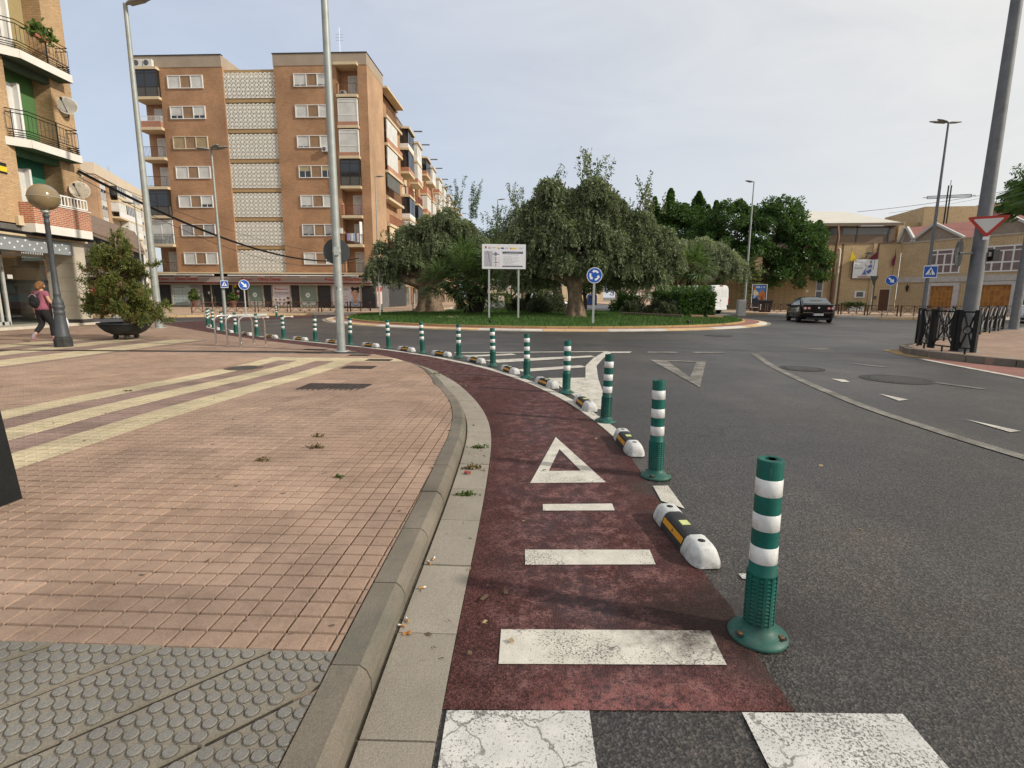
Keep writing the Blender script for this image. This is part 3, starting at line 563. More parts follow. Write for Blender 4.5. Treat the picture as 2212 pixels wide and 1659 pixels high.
# ------------------------------------------------------------------ roundabout island
IC = (1.93, 34.86); IR = 13.5
isl = thing('island_kerb', 'ring of white and cream kerb blocks round the island', 'kerb'); isl['kind'] = 'structure'
def ring_piece(r0, r1, a0, a1, z00, z01, m, name, parent, n=3, base=-.03):
    mb = MB(); rows = []
    for a in np.linspace(a0, a1, n+1):
        c, s = math.cos(a), math.sin(a); rows.append([(IC[0]+c*r0,IC[1]+s*r0,base),(IC[0]+c*r0,IC[1]+s*r0,z00),(IC[0]+c*r1,IC[1]+s*r1,z01),(IC[0]+c*r1,IC[1]+s*r1,base)])
    mb.grid(rows, 0, False); mb.add(rows[0], [(0,1,2,3)]); mb.add(rows[-1], [(3,2,1,0)]); return mb.build(name, m, parent)
N = 93
for k in range(N):
    a0 = 2*PI*k/N; ring_piece(IR, IR-.38, a0+.0005, a0+2*PI/N-.0005, .035, .075, (M_KW, M_KC)[(k//3)%2], 'kerb_block', isl)
cur = thing('garden_edging', 'low ochre edging blocks around the island lawn', 'edging'); cur['kind'] = 'structure'
for k in range(78):
    a0 = 2*PI*k/78; ring_piece(IR-1.12, IR-1.24, a0+.001, a0+2*PI/78-.001, .14, .145, M_KY, 'edging_block', cur)
mb = MB(); mb.grid([[(IC[0]+math.cos(a)*r, IC[1]+math.sin(a)*r, .07) for r in (IR-.36, IR-1.14)] for a in np.linspace(0, 2*PI, 90)], 0, False); structure('island_paving', mb, M_PAVER, 'red paved ring between kerb blocks and lawn', 'paving')
mb = MB(); mb.grid([[(IC[0]+math.cos(a)*r, IC[1]+math.sin(a)*r, .003) for r in (IR+.22, IR-.05)] for a in np.linspace(0, 2*PI, 120)], 0, False); structure('island_gutter', mb, M_GUTT, 'pale concrete rim round the foot of the island', 'gutter')
def lawn_z(x, y):
    r = math.hypot(x-IC[0], y-IC[1])/(IR-1.2); return .11+.24*(1-min(r,1)**2)
mb = MB(); mb.grid([[(IC[0]+math.cos(a)*r, IC[1]+math.sin(a)*r, lawn_z(IC[0]+math.cos(a)*r, IC[1]+math.sin(a)*r)) for r in np.linspace(IR-1.22, .01, 14)] for a in np.linspace(0, 2*PI, 72)])
structure('lawn', mb, plain('lawn_soil',(.05,.105,.02),.95,var=.3,sc=1.2), 'green lawn covering the roundabout island', 'lawn')
def quads(name, P, A, B, mats, parent=None, mi=None):          # N quads: centre P, half axes A and B (numpy)
    n = len(P); v = np.empty((n,4,3)); v[:,0] = P-A-B; v[:,1] = P+A-B; v[:,2] = P+A+B; v[:,3] = P-A+B
    me = bpy.data.meshes.new(name); me.vertices.add(n*4); me.vertices.foreach_set('co', v.ravel()); me.loops.add(n*4); me.loops.foreach_set('vertex_index', np.arange(n*4, dtype=np.int32))
    me.polygons.add(n); me.polygons.foreach_set('loop_start', np.arange(0,n*4,4,dtype=np.int32))
    for m in (mats if isinstance(mats,(list,tuple)) else [mats]): me.materials.append(m)
    if mi is not None: me.polygons.foreach_set('material_index', mi.astype(np.int32))
    me.update(calc_edges=True); return link(name, me, parent)
n = 70000; rr = (IR-1.26)*np.sqrt(rng.random(n)); aa = rng.random(n)*2*PI; sel = (np.sin(aa) < .35)|(rr > 9); rr, aa = rr[sel], aa[sel]; n = len(rr)
X = IC[0]+rr*np.cos(aa); Y = IC[1]+rr*np.sin(aa); Z = .11+.24*(1-(rr/(IR-1.2))**2); h = rng.uniform(.03,.075,n); th = rng.random(n)*PI
A = np.c_[np.cos(th),np.sin(th),0*th]*.006; B = np.c_[rng.normal(0,.25,n)*h, rng.normal(0,.25,n)*h, h]
tag(quads('grass', np.c_[X,Y,Z]+B, A, B, leafmat('grass_leaves',(.028,.075,.010),(.075,.145,.022),.2)), 'short green grass covering the roundabout island', 'grass', None, 'stuff')

# ------------------------------------------------------------------ pavements across the road
def far_pavement(name, kp, back, m, label):
    t = thing(name, label, 'pavement'); t['kind'] = 'structure'; mb = MB(); pts = [(x,y) for x, y in kp]+back
    mb.prism(pts, -.02, .13); mb.build('paving', m, t); p = np.array(kp, float); ar = np.r_[0, np.cumsum(np.hypot(*np.diff(p,axis=0).T))]; s = 0; k = 0; lft = 1 if sum((pts[i][0]*pts[(i+1)%len(pts)][1]-pts[(i+1)%len(pts)][0]*pts[i][1]) for i in range(len(pts))) > 0 else -1
    while s < ar[-1]-1 and k < 110:
        a = np.array([np.interp(s+.01,ar,p[:,0]),np.interp(s+.01,ar,p[:,1])]); b = np.array([np.interp(s+.99,ar,p[:,0]),np.interp(s+.99,ar,p[:,1])]); d = (b-a)/np.hypot(*(b-a)); n = np.array([d[1],-d[0]])*lft
        if .5*(a[0]+b[0]) > -45 and b[1] < 95 and a[0] < 70: mk = MB(); mk.prism([a+n*.12,b+n*.12,b-n*.16,a-n*.16], -.02, .137); mk.build('kerb_stone', (M_KW if (k//3)%2 else M_KC) if lft > 0 or True else M_KERB, t); k += 1
        s += 1
    return t
far_pavement('far_pavement', [(-110,30.5),(-30,30.9),(-22,31.6),(-19.6,33.6),(-17.4,36.2),(-14,37.6),(-11.4,39.2),(-9.9,42.1),(-8,47),(-7,60),(-7,180)], [(-110,180)], M_PAVE, 'sandy pavement in front of the dental clinic block')
far_pavement('school_pavement', [(17,180),(17.5,60),(19.8,48.8),(21.9,44.5),(22.7,43.0),(24.3,39.6),(25.2,36.6),(26.8,35.2),(33,36.2),(60,46),(120,70)], [(120,180)], M_PAVE, 'sandy pavement in front of the school and church')
# right corner pavement
CK = [(12.9,6.0),(11.9,8.3),(11.0,10.3),(10.4,11.3),(10.1,12.4),(10.15,13.3),(10.5,14.1),(11.4,14.9),(13.2,16.3),(16.6,18.9),(21,22.2),(30,29),(60,52)]
t = thing('corner_pavement', 'pink pavement on the right street corner', 'pavement'); t['kind'] = 'structure'; mb = MB(); mb.prism(CK+[(110,52),(110,6)], -.02, .145); mb.build('paving', M_TILES, t)
cs = smooth_curve(CK, .1, .6); p = np.array(CK, float); ar = np.r_[0, np.cumsum(np.hypot(*np.diff(p,axis=0).T))]
s = 0
while s < 26:
    a = np.array([np.interp(s+.005,ar,p[:,0]),np.interp(s+.005,ar,p[:,1])]); b = np.array([np.interp(s+.895,ar,p[:,0]),np.interp(s+.895,ar,p[:,1])]); d = (b-a)/np.hypot(*(b-a)); n = np.array([-d[1],d[0]])
    mk = MB(); mk.prism([a+n*.05,b+n*.05,b-n*.13,a-n*.13], -.02, .152+random.uniform(-.003,.003)); mk.build('kerb_stone', M_KERB if s < 13.5 or s > 18 else M_KY, t); s += .9
mark('yellow_patch', [(9.7,12.9),(10.0,12.1),(10.12,13.4),(10.8,14.6),(10.2,14.3)], M_PAINTY, 'yellow paint at the foot of the right corner kerb', 'road marking')
# ------------------------------------------------------------------ green posts
def post_green():
    t = NT('post_green'); k = t.math('MULTIPLY', t.ramp(t.noise(9, det=5), .3, .7, .8, 1.2), t.ramp(t.noise(70, det=3), .3, .7, .92, 1.08)); z = t.xyz(t.n('ShaderNodeTexCoord').outputs['Object'])[2]
    c = t.mix(1., (.002,.088,.068), t.comb(k,k,k), 'MULTIPLY'); dst = t.math('MULTIPLY', t.ramp(z, .25, .0), t.ramp(t.noise(14, det=6, rough=.7), .4, .65, .1, .7)); c = t.mix(dst, c, (.085,.12,.10)); c = t.mix(t.math('MULTIPLY', t.ramp(t.noise(5, t.scale(t.pos(),(1.,1.,.5)), det=8, rough=.75), .50, .66, 0, .55), 1.), c, (.016,.05,.042)); c = t.mix(t.ramp(t.noise(38, t.scale(t.pos(),(1.,1.,.22)), det=5, rough=.7), .64, .72, 0, .45), c, (.16,.22,.20))
    return t.fin(c, .5, 0, .3)
M_PG = post_green(); M_REFL = NT('reflective_band'); _k = M_REFL.ramp(M_REFL.noise(11,det=5),.3,.7,.82,1.05); _c = M_REFL.mix(1.,(.70,.70,.68),M_REFL.comb(_k,_k,_k),'MULTIPLY'); _c = M_REFL.mix(M_REFL.ramp(M_REFL.noise(9, M_REFL.scale(M_REFL.pos(),(1.,1.,.35)), det=8, rough=.75), .50, .68, 0, .6), _c, (.30,.28,.24)); _v = M_REFL.vor(170); M_REFL.bump(_v,.25,.002); M_REFL = M_REFL.fin(_c,.33,0,.6)
def make_post():
    t = thing('bollard', 'x', 'bollard'); m = MB(); pr = [(.117,0),(.119,.006),(.116,.014),(.092,.026),(.070,.040),(.060,.052),(.0565,.066)]
    z = .075
    while z < .272: pr += [(.0560,z),(.0585,z+.002),(.0585,z+.008),(.0558,z+.0105)]; z += .0168
    pr += [(.0555,.282),(.0575,.284),(.0575,.290),(.0535,.294),(.0512,.45),(.0495,.76),(.047,.768)]
    m.lathe(pr, 36); m.lathe([(.047,.768),(.022,.7685),(.022,.764),(.0175,.764)], 28); m.lathe([(.0175,.764),(.016,.74)], 20)
    for a in range(12):
        an = 2*PI*a/12; c, s = math.cos(an), math.sin(an); m.M = Matrix.Rotation(an,4,'Z'); m.box(.054,.0597,-.006,.006,.07,.285); m.M = None
    m.build('post_body', M_PG, t)
    for z0, z1 in ((.622,.692),(.478,.548),(.338,.410)):
        b = MB(); r0 = .0535+(.45-min(z0,.45))*.0146+.0002; f = lambda z: (.0535+(z-.294)*(.0512-.0535)/.156 if z < .45 else .0512+(z-.45)*(.0495-.0512)/.31)+.0009
        b.lathe([(f(z0)-.0012,z0),(f(z0),z0+.0008),(f(z1),z1-.0008),(f(z1)-.0012,z1)], 36); b.build('reflective_band', M_REFL, t)
    for k in range(3):
        a = 2*PI*k/3+.5; b = MB(); b.lathe([(.013,.022),(.013,.033),(.009,.036),(.0001,.036)], 6, (.091*math.cos(a),.091*math.sin(a),0), 0, False); b.lathe([(.022,.0275),(.013,.0265)], 14, (.091*math.cos(a),.091*math.sin(a),0), 1); b.build('bolt', [plain('rust_bolt',(.16,.10,.06),.6,.5), M_BLACK], t)
    c = MB(); c.lathe([(.015,.7645),(.0001,.763)], 16); c.build('cap_hole', M_BLACK, t); return t
post0 = make_post()
BP = [(1.037,1.985),(1.14,3.943),(1.067,5.779),(.80,7.558),(.257,8.95),(-.388,10.508),(-1.229,11.924),(-2.22,12.861),(-3.315,13.958),(-4.655,14.957),(-6.038,15.951),(-7.418,16.909),(-8.719,17.797),(-10.074,19.026),(-11.242,20.196),(-12.666,22.142),(-13.845,23.777),(-14.55,25.1)]
ordn = ['nearest','second','third','fourth','fifth','sixth','seventh','eighth','ninth','tenth','eleventh','twelfth','thirteenth','fourteenth','fifteenth','sixteenth','seventeenth','last and farthest']
_kids = {}
for x in bpy.data.objects:
    if x.parent: _kids.setdefault(x.parent.name, []).append(x)
extra = {}
for i, (x, y) in enumerate(BP):
    o = post0 if i == 0 else copy_tree(post0, None, _kids); o.location = (x, y, .004); o.rotation_euler = (random.uniform(-.03,.03) if i else .0, random.uniform(-.03,.03) if i else .012, random.random()*6)
    tag(o, f'{ordn[i]} green post with white bands along the red cycle lane' + extra.get(i,''), 'bollard', 'green posts along the cycle lane')
for (x, y), lb in (((-14.79,32.9),'green banded post across the road below the Sonreir poster'),((-10.17,41.0),'green banded post at the clinic corner by the red shop banner'),((-8.6,45.5),'green post seen left of the broad olive trunk'),((-6.9,49.5),'green post seen just left of the olive trunk base'),((-5.6,56),'green post seen in the gap between olive trunk and fan palm'),((-4.2,62),'farthest green post seen under the leaning palm stem')):
    o = copy_tree(post0, None, _kids); o.location = (x, y, .004); tag(o, lb, 'bollard', 'green posts across the road')
# ------------------------------------------------------------------ lane separators
def sep_white():
    t = NT('separator_white'); k = t.ramp(t.noise(16, det=6, rough=.7), .3, .75, 1.06, .7); c = t.mix(1., (.62,.62,.60), t.comb(k,k,k), 'MULTIPLY'); c = t.mix(t.ramp(t.noise(45,det=4,rough=.7),.58,.70,0,.6), c, (.2,.19,.17)); c = t.mix(t.math('MULTIPLY', t.ramp(t.xyz()[2], .10, .01), t.ramp(t.noise(13,det=7,rough=.75),.40,.62,0,.75)), c, (.12,.105,.085)); t.bump(t.noise(90), .3, .003); return t.fin(c, .6, 0, .3)
M_SEPW = sep_white(); M_ORG = plain('amber_reflector', (.60,.27,.015), .3, var=.1, sc=20); M_LIME = plain('lime_reflector', (.55,.60,.22), .35, var=.1, sc=20)
def make_sep():
    t = thing('lane_separator', 'x', 'lane separator'); sec = [(-.095,0),(-.092,.03),(-.070,.085),(-.056,.105),(-.035,.115),(.035,.115),(.056,.105),(.070,.085),(.092,.03),(.095,0)]
    m = MB(); m.grid([[(x,y,z) for y, z in sec] for x in (-.19,.19)], 0, True); m.build('rubber_core', plain('separator_black',(.03,.03,.031),.7,var=.35,sc=14), t)
    for sg in (-1, 1):
        m = MB(); rows = []
        for x, k, h in ((.185,1.03,1.03),(.30,1.03,1.03),(.335,1.0,1.0),(.36,.93,.90),(.385,.80,.66),(.398,.68,.32),(.402,.62,.0)):
            rows.append([(sg*x, y*k, z*h) for y, z in sec])
        if sg < 0: rows = rows[::-1]
        m.grid(rows, 0, True); m.add([rows[0 if sg > 0 else -1][i] for i in range(10)], [tuple(range(10)) if sg > 0 else tuple(range(10))[::-1]]); cp = m.build('end_cap', M_SEPW, t)
        m = MB(); m.lathe([(.024,.1175),(.024,.1192),(.0001,.1192)], 18, (sg*.27,0,0)); m.build('bolt_hole', M_BLACK, cp)
        m = MB(); s = sg; m.add([(-.17,s*.0855,.048),(.17,s*.0855,.048),(.17,s*.0725,.084),(-.17,s*.0725,.084),(-.17,s*.0900,.040),(.17,s*.0900,.040),(.17,s*.0715,.0885),(-.17,s*.0715,.0885)], [(4,5,1,0),(5,6,2,1),(6,7,3,2),(7,4,0,3)], 1); m.add([(-.168,s*.0885,.047),(.168,s*.0885,.047),(.168,s*.0742,.0845),(-.168,s*.0742,.0845)], [(0,1,2,3) if s < 0 else (3,2,1,0)], 0)
        rf = m.build('side_reflector', [M_ORG, M_BLACK], t); m = MB(); y = lambda z: s*(.0885-(z-.047)*.381+.0006); m.add([(-.012,y(.056),.056),(.012,y(.056),.056),(0,y(.076),.076)], [(0,1,2)]); m.build('triangle_mark', M_BLACK, rf)
    m = MB(); m.cham(-.035,.035,-.03,.03,.112,.119,.002); m.build('top_reflector', M_LIME, t); return t
sep0 = make_sep(); _kids = {}
for x in bpy.data.objects:
    if x.parent: _kids.setdefault(x.parent.name, []).append(x)
for i in range(len(BP)-2):
    a = np.array(BP[i]); b = np.array(BP[i+1]); d = b-a; mid = a+d*(.40 if i < 1 else .46); o = sep0 if i == 0 else copy_tree(sep0, None, _kids); an = math.atan2(d[1], d[0])
    if i == 0: mid = np.array([1.01,2.86]); an = math.atan2(1,-.05)
    o.scale = (.86,.86,.86); o.location = (*mid, .008); o.rotation_euler = (0,0,an+random.uniform(-.03,.03))
    tag(o, f'white and black lane separator with amber side, between the {ordn[i]} and {ordn[i+1]} green posts', 'lane separator', 'lane separators between the posts')
for (x, y), lb in (((-15.3,32.2),'white lane separator left of the post across the road'),((-14.3,33.4),'white lane separator right of the post across the road'),((-8.9,44.2),'lane separator on the far red lane, left one by the olive'),((-7.6,47.5),'lane separator on the far red lane, middle one by the olive'),((-6.3,52.5),'lane separator on the far red lane, touching the olive trunk')):
    o = copy_tree(sep0, None, _kids); o.location = (x, y, .008); o.rotation_euler = (0,0,1.15 if y > 40 else .8); tag(o, lb, 'lane separator', 'lane separators across the road')

# ------------------------------------------------------------------ lamp posts and poles
def lamp_head(parent, ang, L=.75, tilt=.12, z=0, name='lamp_head', mt=None):
    m = MB(); sec = lambda w, h, zc: [(w*math.cos(a), zc+h*math.sin(a)) for a in np.linspace(0, 2*PI, 11)[:-1]]
    rows = []; 
    for x, w, h in ((.04,.035,.035),(.15,.10,.05),(.3,.155,.065),(L*.7,.15,.06),(L*.92,.09,.045),(L,.03,.02)):
        pts = sec(w, h, x*tilt); rows.append([(x, p[0], p[1]) for p in pts+[pts[0]]])
    m.grid(rows); m.poly([rows[-1][i] for i in range(10)]); m.M = None; o = m.build(name, mt or M_POLE, parent); o.location = (0,0,z); o.rotation_euler = (0,0,ang)
    g = MB(); g.poly([(.2,-.11,.2*tilt-.066),(.2,.11,.2*tilt-.066),(L*.72,.11,L*.72*tilt-.063),(L*.72,-.11,L*.72*tilt-.063)][::-1]); g.build('lens', plain('lamp_lens',(.25,.25,.22),.25), o); return o
def lamp_post(lb, loc, h, r0, r1, heads, mt=None, door=True):
    t = thing('lamp_post', lb, 'lamp post', loc); m = MB(); mt = mt or M_POLE
    m.tube([(0,0,0),(0,0,h*.33),(0,0,h)], [r0, r0-(r0-r1)*.33, r1], 20); m.build('pole', mt, t)
    if door: d = MB(); d.box(-r0*.35,r0*.35,-r0-.006,-r0*.8,.45,.85); d.build('inspection_door', mt, t)
    b = MB(); b.lathe([(r0*1.9,0),(r0*1.9,.02),(r0*1.12,.025)], 16); b.build('base_plate', mt, t)
    for a, L in heads: lamp_head(t, a, L, .12, h-.02, 'lamp_head', plain('lamp_head_grey',(.30,.31,.30),.5,.3))
    return t
lamp_post('tall grey lamp post with one head standing behind the potted conifer', (-14.81,21.93,.01), 12.3, .15, .075, [(-.15,1.15)])
big = lamp_post('thick tall grey pole with the back of a round sign, on pink tiles', (-4.30,13.07,.012), 13.2, .105, .062, [(2.4,.9)])
lamp_post('triple headed grey lamp post before the dental clinic windows', (-16.75,30.6,.0), 9.35, .10, .05, [(PI-.1,.95),(-.15,1.05),(-.7,.9)])
lamp_post('slim street lamp in front of the lit brick side of the clinic block', (-12.6,50,.13), 12.0, .09, .045, [(.15,.8)])
lamp_post('pale street lamp rising behind the white information board', (-1.75,62,.0), 12.3, .10, .05, [(.2,.9)])
lamp_post('tall slim street lamp beside the small grey cabinet', (19.1,43.4,.0), 10.5, .10, .045, [(PI,.7)])
lamp_post('triple headed lamp post in front of the church doors', (29.5,37.8,.13), 13.1, .13, .06, [(2.9,1.15),(3.4,1.0),(.25,1.15)], M_DPOLE)
rp = lamp_post('massive dark grey pole at the right corner carrying a yield sign', (10.98,12.62,.145), 11.0, .160, .088, [(2.6,.9)], M_DPOLE)
lamp_post('second dark grey pole cut by the right picture edge', (21.35,22.3,.145), 11.0, .17, .09, [(2.6,.9)], M_DPOLE)
lamp_post('thin pale lamp post behind the potted conifer top', (-24.4,35,.0), 7.2, .07, .04, [(PI,.8)])
# cabinet by the slim lamp
t = thing('control_cabinet', 'small grey electric cabinet at the edge of the island lawn', 'cabinet', (18.2,41.9,.0)); m = MB(); m.cham(-.3,.3,-.22,.22,.05,1.25,.04); m.build('body', plain('cabinet_grey',(.48,.48,.45),.7,var=.1), t); m = MB(); m.box(-.27,.27,-.235,-.215,.15,1.15); m.build('door', plain('cabinet_door',(.44,.44,.42),.7), t); m = MB(); m.box(-.33,.33,-.25,.25,0,.06); m.build('plinth', M_CONC, t)
# ornate lamp with globe
def ornate(loc, lb, full=True):
    t = thing('globe_lamp', lb, 'lamp post', loc); m = MB()
    m.lathe([(.20,0),(.20,.20),(.165,.26)], 8, (0,0,0), 0, False); m.build('plinth', plain('lamp_plinth',(.035,.035,.033),.8,var=.4,sc=8), t); m = MB()
    m.lathe([(.165,.26),(.17,.29),(.155,.33),(.12,.80),(.115,.86),(.125,.88),(.125,.92),(.112,.94),(.115,.99),(.135,1.03),(.138,1.06),(.118,1.09),(.122,1.12),(.125,1.16),(.105,1.22),(.082,1.27),(.078,1.34),(.085,1.36),(.085,1.39),(.074,1.41),(.068,1.7),(.055,3.15),(.065,3.17),(.065,3.2),(.055,3.22),(.052,3.30),(.07,3.32),(.07,3.37),(.05,3.4)], 24); m.build('shaft', plain('lamp_iron',(.075,.08,.085),.55,.35,var=.2,sc=10,bump=.15), t)
    m = MB(); m.lathe([(.04,3.4),(.10,3.43),(.10,3.47),(.05,3.5)], 18); m.build('collar', M_GALV, t)
    g = NT('globe_amber'); g.fin((.34,.25,.13), .16, 0, .6); g.b.inputs['Transmission Weight'].default_value = .35; g.b.inputs['Coat Weight'].default_value = .6
    m = MB(); m.ell((0,0,3.80), (.335,.335,.325), 28, 0, 18); gl = m.build('globe', g.mat, t)
    m = MB(); m.lathe([(.338,3.79),(.342,3.795),(.342,3.81),(.338,3.815)], 36); m.build('seam', plain('globe_seam',(.3,.25,.16),.4), gl)
    m = MB()
    for k in range(6): m.lathe([(.11,3.72+k*.035),(.135,3.70+k*.035),(.135,3.705+k*.035)], 18)
    m.build('louvre', plain('louvre_cream',(.55,.5,.36),.5), t); return t
ornate((-11.92,13.81,.012), 'iron street lamp with an amber globe beside the walking person')
t = thing('dark_post', 'dark tapered metal post cut by the left picture edge', 'post', (-3.305,2.94,.12), -.03); m = MB(); w = .2
m.add([(-w,-w,0),(w,-w,0),(w,w,0),(-w,w,0),(-.155,-.155,1.0),(.155,-.155,1.0),(.155,.155,1.0),(-.155,.155,1.0)], [(0,3,2,1),(4,5,6,7),(0,1,5,4),(1,2,6,5),(2,3,7,6),(3,0,4,7)]); m.build('shaft', plain('post_iron',(.014,.016,.016),.6,.3,var=.35,sc=5,bump=.3), t); m = MB(); m.cham(-.17,.17,-.17,.17,1.0,1.08,.04); m.build('cap', M_DARKM, t)

# ------------------------------------------------------------------ signs
def disc_sign(t, c, r, ang, face, rim, name='sign_plate', back=M_BACK):
    m = MB(); n = 32; pts = [(r*math.cos(2*PI*k/n), r*math.sin(2*PI*k/n)) for k in range(n)]; m.vprism(pts, 0, .012, 1); q = [(x*.985,z*.985) for x, z in pts]; m.vprism(q, -.003, 0, 0); q = [(x*.91,z*.91) for x, z in pts]; m.vprism(q, -.005, -.003, 2)
    o = m.build(name, [rim, back, face], t, c); o.rotation_euler = (0,0,ang); return o
def flat(parent, polys, mt, name, y=-.0075, d=.002):
    m = MB()
    for p in polys: m.vprism(p, y, y+d)
    return m.build(name, mt, parent)
def arrow_arc(r0, r1, a0, a1, hw):
    n = 8; aa = np.linspace(a0, a1, n); o = [(r1*math.cos(a), r1*math.sin(a)) for a in aa]; i = [(r0*math.cos(a), r0*math.sin(a)) for a in aa]; rm = (r0+r1)/2; s = 1 if a1 > a0 else -1
    hd = [((rm+hw)*math.cos(a1),(rm+hw)*math.sin(a1)), (rm*math.cos(a1+s*.5), rm*math.sin(a1+s*.5)), ((rm-hw)*math.cos(a1),(rm-hw)*math.sin(a1))]
    return [[o[k],o[k+1],i[k+1],i[k]] for k in range(n-1)]+[hd]
def facing(x, y): return math.atan2(-x, y)*-1    # yaw so that the local -y side looks at the camera
t = thing('roundabout_sign', 'round blue roundabout sign with three white arrows', 'road sign', (3.72,24.2,.07)); m = MB(); m.box(-.05,.05,-.03,.03,0,2.2); m.build('post', M_GALV, t)
o = disc_sign(t, (0,-.05,2.30), .36, 0, M_BLUE, M_SWHITE); flat(o, sum([arrow_arc(.15,.235,R(b),R(b+62),.085) for b in (35,155,275)], []), M_SWHITE, 'arrow')
def arrow_sign(loc, lb, ang, h, r=.30):
    t = thing('arrow_sign', lb, 'road sign', loc, ang); m = MB(); m.box(-.035,.035,-.02,.02,0,h-r*.9); m.build('post', M_GALV, t); o = disc_sign(t, (0,-.03,h), r, 0, M_BLUE, M_SWHITE); k = r/.3
    c, s = math.cos(-PI/4), math.sin(-PI/4); rot = lambda p: [((x*c-z*s)*k, (x*s+z*c)*k) for x, z in p]; flat(o, [rot([(-.2,-.045),(.03,-.045),(.03,.045),(-.2,.045)]), rot([(.02,-.13),(.21,0),(.02,.13)])], M_SWHITE, 'arrow')
arrow_sign((-17.45,34.4,.0), 'round blue keep-right arrow sign before the dental clinic', .75, 2.05, .33)
arrow_sign((27.6,38.7,.13), 'round blue keep-right arrow sign before the school wall', -.62, 2.6, .37)
def ped_sign(loc, z, ang, lb, s=.42):
    t = thing('crossing_sign', lb, 'road sign', (loc[0],loc[1],z), ang); m = MB(); m.box(-s,s,-.012,0,-s*1.08,s*1.08); pl = m.build('sign_plate', [M_SWHITE], t); q = s*.92
    flat(pl, [[(-q,-q),(q,-q),(q,q),(-q,q)]], M_BLUE, 'blue_field', -.016); flat(pl, [[(-q*.82,-q*.62),(q*.82,-q*.62),(0,q*.86)]], M_SWHITE, 'white_triangle', -.0185)
    fg = [[(-.03*s/.4,-.02*s/.4),(.05*s/.4,-.02*s/.4),(.045*s/.4,.11*s/.4),(-.02*s/.4,.11*s/.4)], [(.02*s/.4+.035*s/.4*math.cos(a),.155*s/.4+.035*s/.4*math.sin(a)) for a in np.linspace(0,2*PI,9)[:-1]], [(-.02*s/.4,0),(.02*s/.4,0),(-.05*s/.4,-.18*s/.4),(-.10*s/.4,-.18*s/.4)], [(0,0),(.04*s/.4,0),(.09*s/.4,-.18*s/.4),(.04*s/.4,-.18*s/.4)], [(.03*s/.4,.1*s/.4),(.05*s/.4,.06*s/.4),(.12*s/.4,.0),(.10*s/.4,.03*s/.4)], [(-.02*s/.4,.1*s/.4),(-.03*s/.4,.06*s/.4),(-.09*s/.4,.01*s/.4)]]
    fg += [[(x*s,-.56*s),(x*s+.11*s,-.56*s),(x*s+.11*s,-.44*s),(x*s,-.44*s)] for x in (-.68,-.42,-.16,.10,.36,.60)]; flat(pl, fg, M_BLACK, 'walker_figure', -.021); b = MB(); b.box(-.03,.03,0,.10,-.1,.1); b.build('bracket', M_GALV, t)
ped_sign((-16.55,30.42), 2.0, .55, 'square blue pedestrian crossing sign on the triple lamp post, left side', .19)
ped_sign((29.45,37.55), 3.30, -.45, 'square blue pedestrian crossing sign on the lamp post before the church', .40)
# back of a round sign and brackets on the thick pole
t = thing('traffic_sign', 'dark back of a round sign strapped to the thick grey pole', 'road sign', (-4.295,13.05,2.46), .30); o = disc_sign(t, (.0,.115,0), .315, PI, M_SRED, M_SRED); m = MB(); m.box(-.065,.065,-.115,-.085,-.10,.10); m.build('clamp', M_GALV, t); m = MB(); m.lathe([(.10,-.04),(.104,-.03),(.104,.03),(.10,.04)], 20); m.build('strap', M_GALV, t)
t = thing('sticker', 'small torn black and white sticker on the thick grey pole', 'sticker', (-4.297,13.07,1.52), .30); m = MB()
for k, (a, b, w, h) in enumerate([(-.05,.03,.05,.06),(.0,.0,.06,.05),(-.02,-.06,.03,.05)]): m.box(a, a+w, -.094-.0008*k, -.0925, b, b+h, k%2)
m.build('paper', [M_BLACK, M_SWHITE], t)
# yield sign and round mirror-like sign on the right pole
t = thing('yield_sign', 'red bordered yield triangle on the massive right pole', 'road sign', (10.86,12.36,3.03), -.62); rt = lambda k, c=.0: [(-.46*k,.40*k+c),(.46*k,.40*k+c),(0,-.40*k+c)]
def rtri(w, h, zc, r):
    o = []; P = [(-w,zc+h),(w,zc+h),(0,zc-h)]
    for i in range(3):
        p = Vector(P[i]); a = (Vector(P[i-1])-p).normalized(); b = (Vector(P[(i+1)%3])-p).normalized()
        for k in (0,.5,1): d = a*(1-k)+b*k; o.append(tuple(p+d*r*(1.0 if k != .5 else .62)))
    return o
m = MB(); m.vprism(rtri(.385,.245,0,.05), -.012, 0, 0); m.vprism(rtri(.27,.165,.026,.03), -.015, -.012, 1); m.build('sign_plate', [M_SRED, plain('sign_inner_white',(.60,.58,.54),.5,var=.06)], t); m = MB(); m.box(-.06,.06,.0,.12,-.12,-.06); m.box(-.06,.06,.0,.12,.12,.18); m.build('bracket', M_GALV, t); m = MB(); m.box(-.055,.06,-.018,-.012,-.28,-.21); m.build('sticker', M_SWHITE, t)
t = thing('round_sign', 'round red rimmed sign seen almost edge-on on the right pole', 'road sign', (10.58,12.62,2.47), 3.785); disc_sign(t, (0,-.06,0), .33, 0, M_SRED, M_SRED); m = MB(); m.bar((0,-.04,0),(-.27,.20,0),.05); m.build('bracket', M_GALV, t)
t = thing('signal_box', 'small black box clamped on the right side of the massive pole', 'box', (11.24,12.52,2.44)); m = MB(); m.cham(-.07,.07,-.08,.08,-.15,.12,.02); m.build('housing', M_BLACK, t); m = MB(); m.box(-.13,-.06,-.03,.03,-.05,.05); m.build('clamp', M_GALV, t)
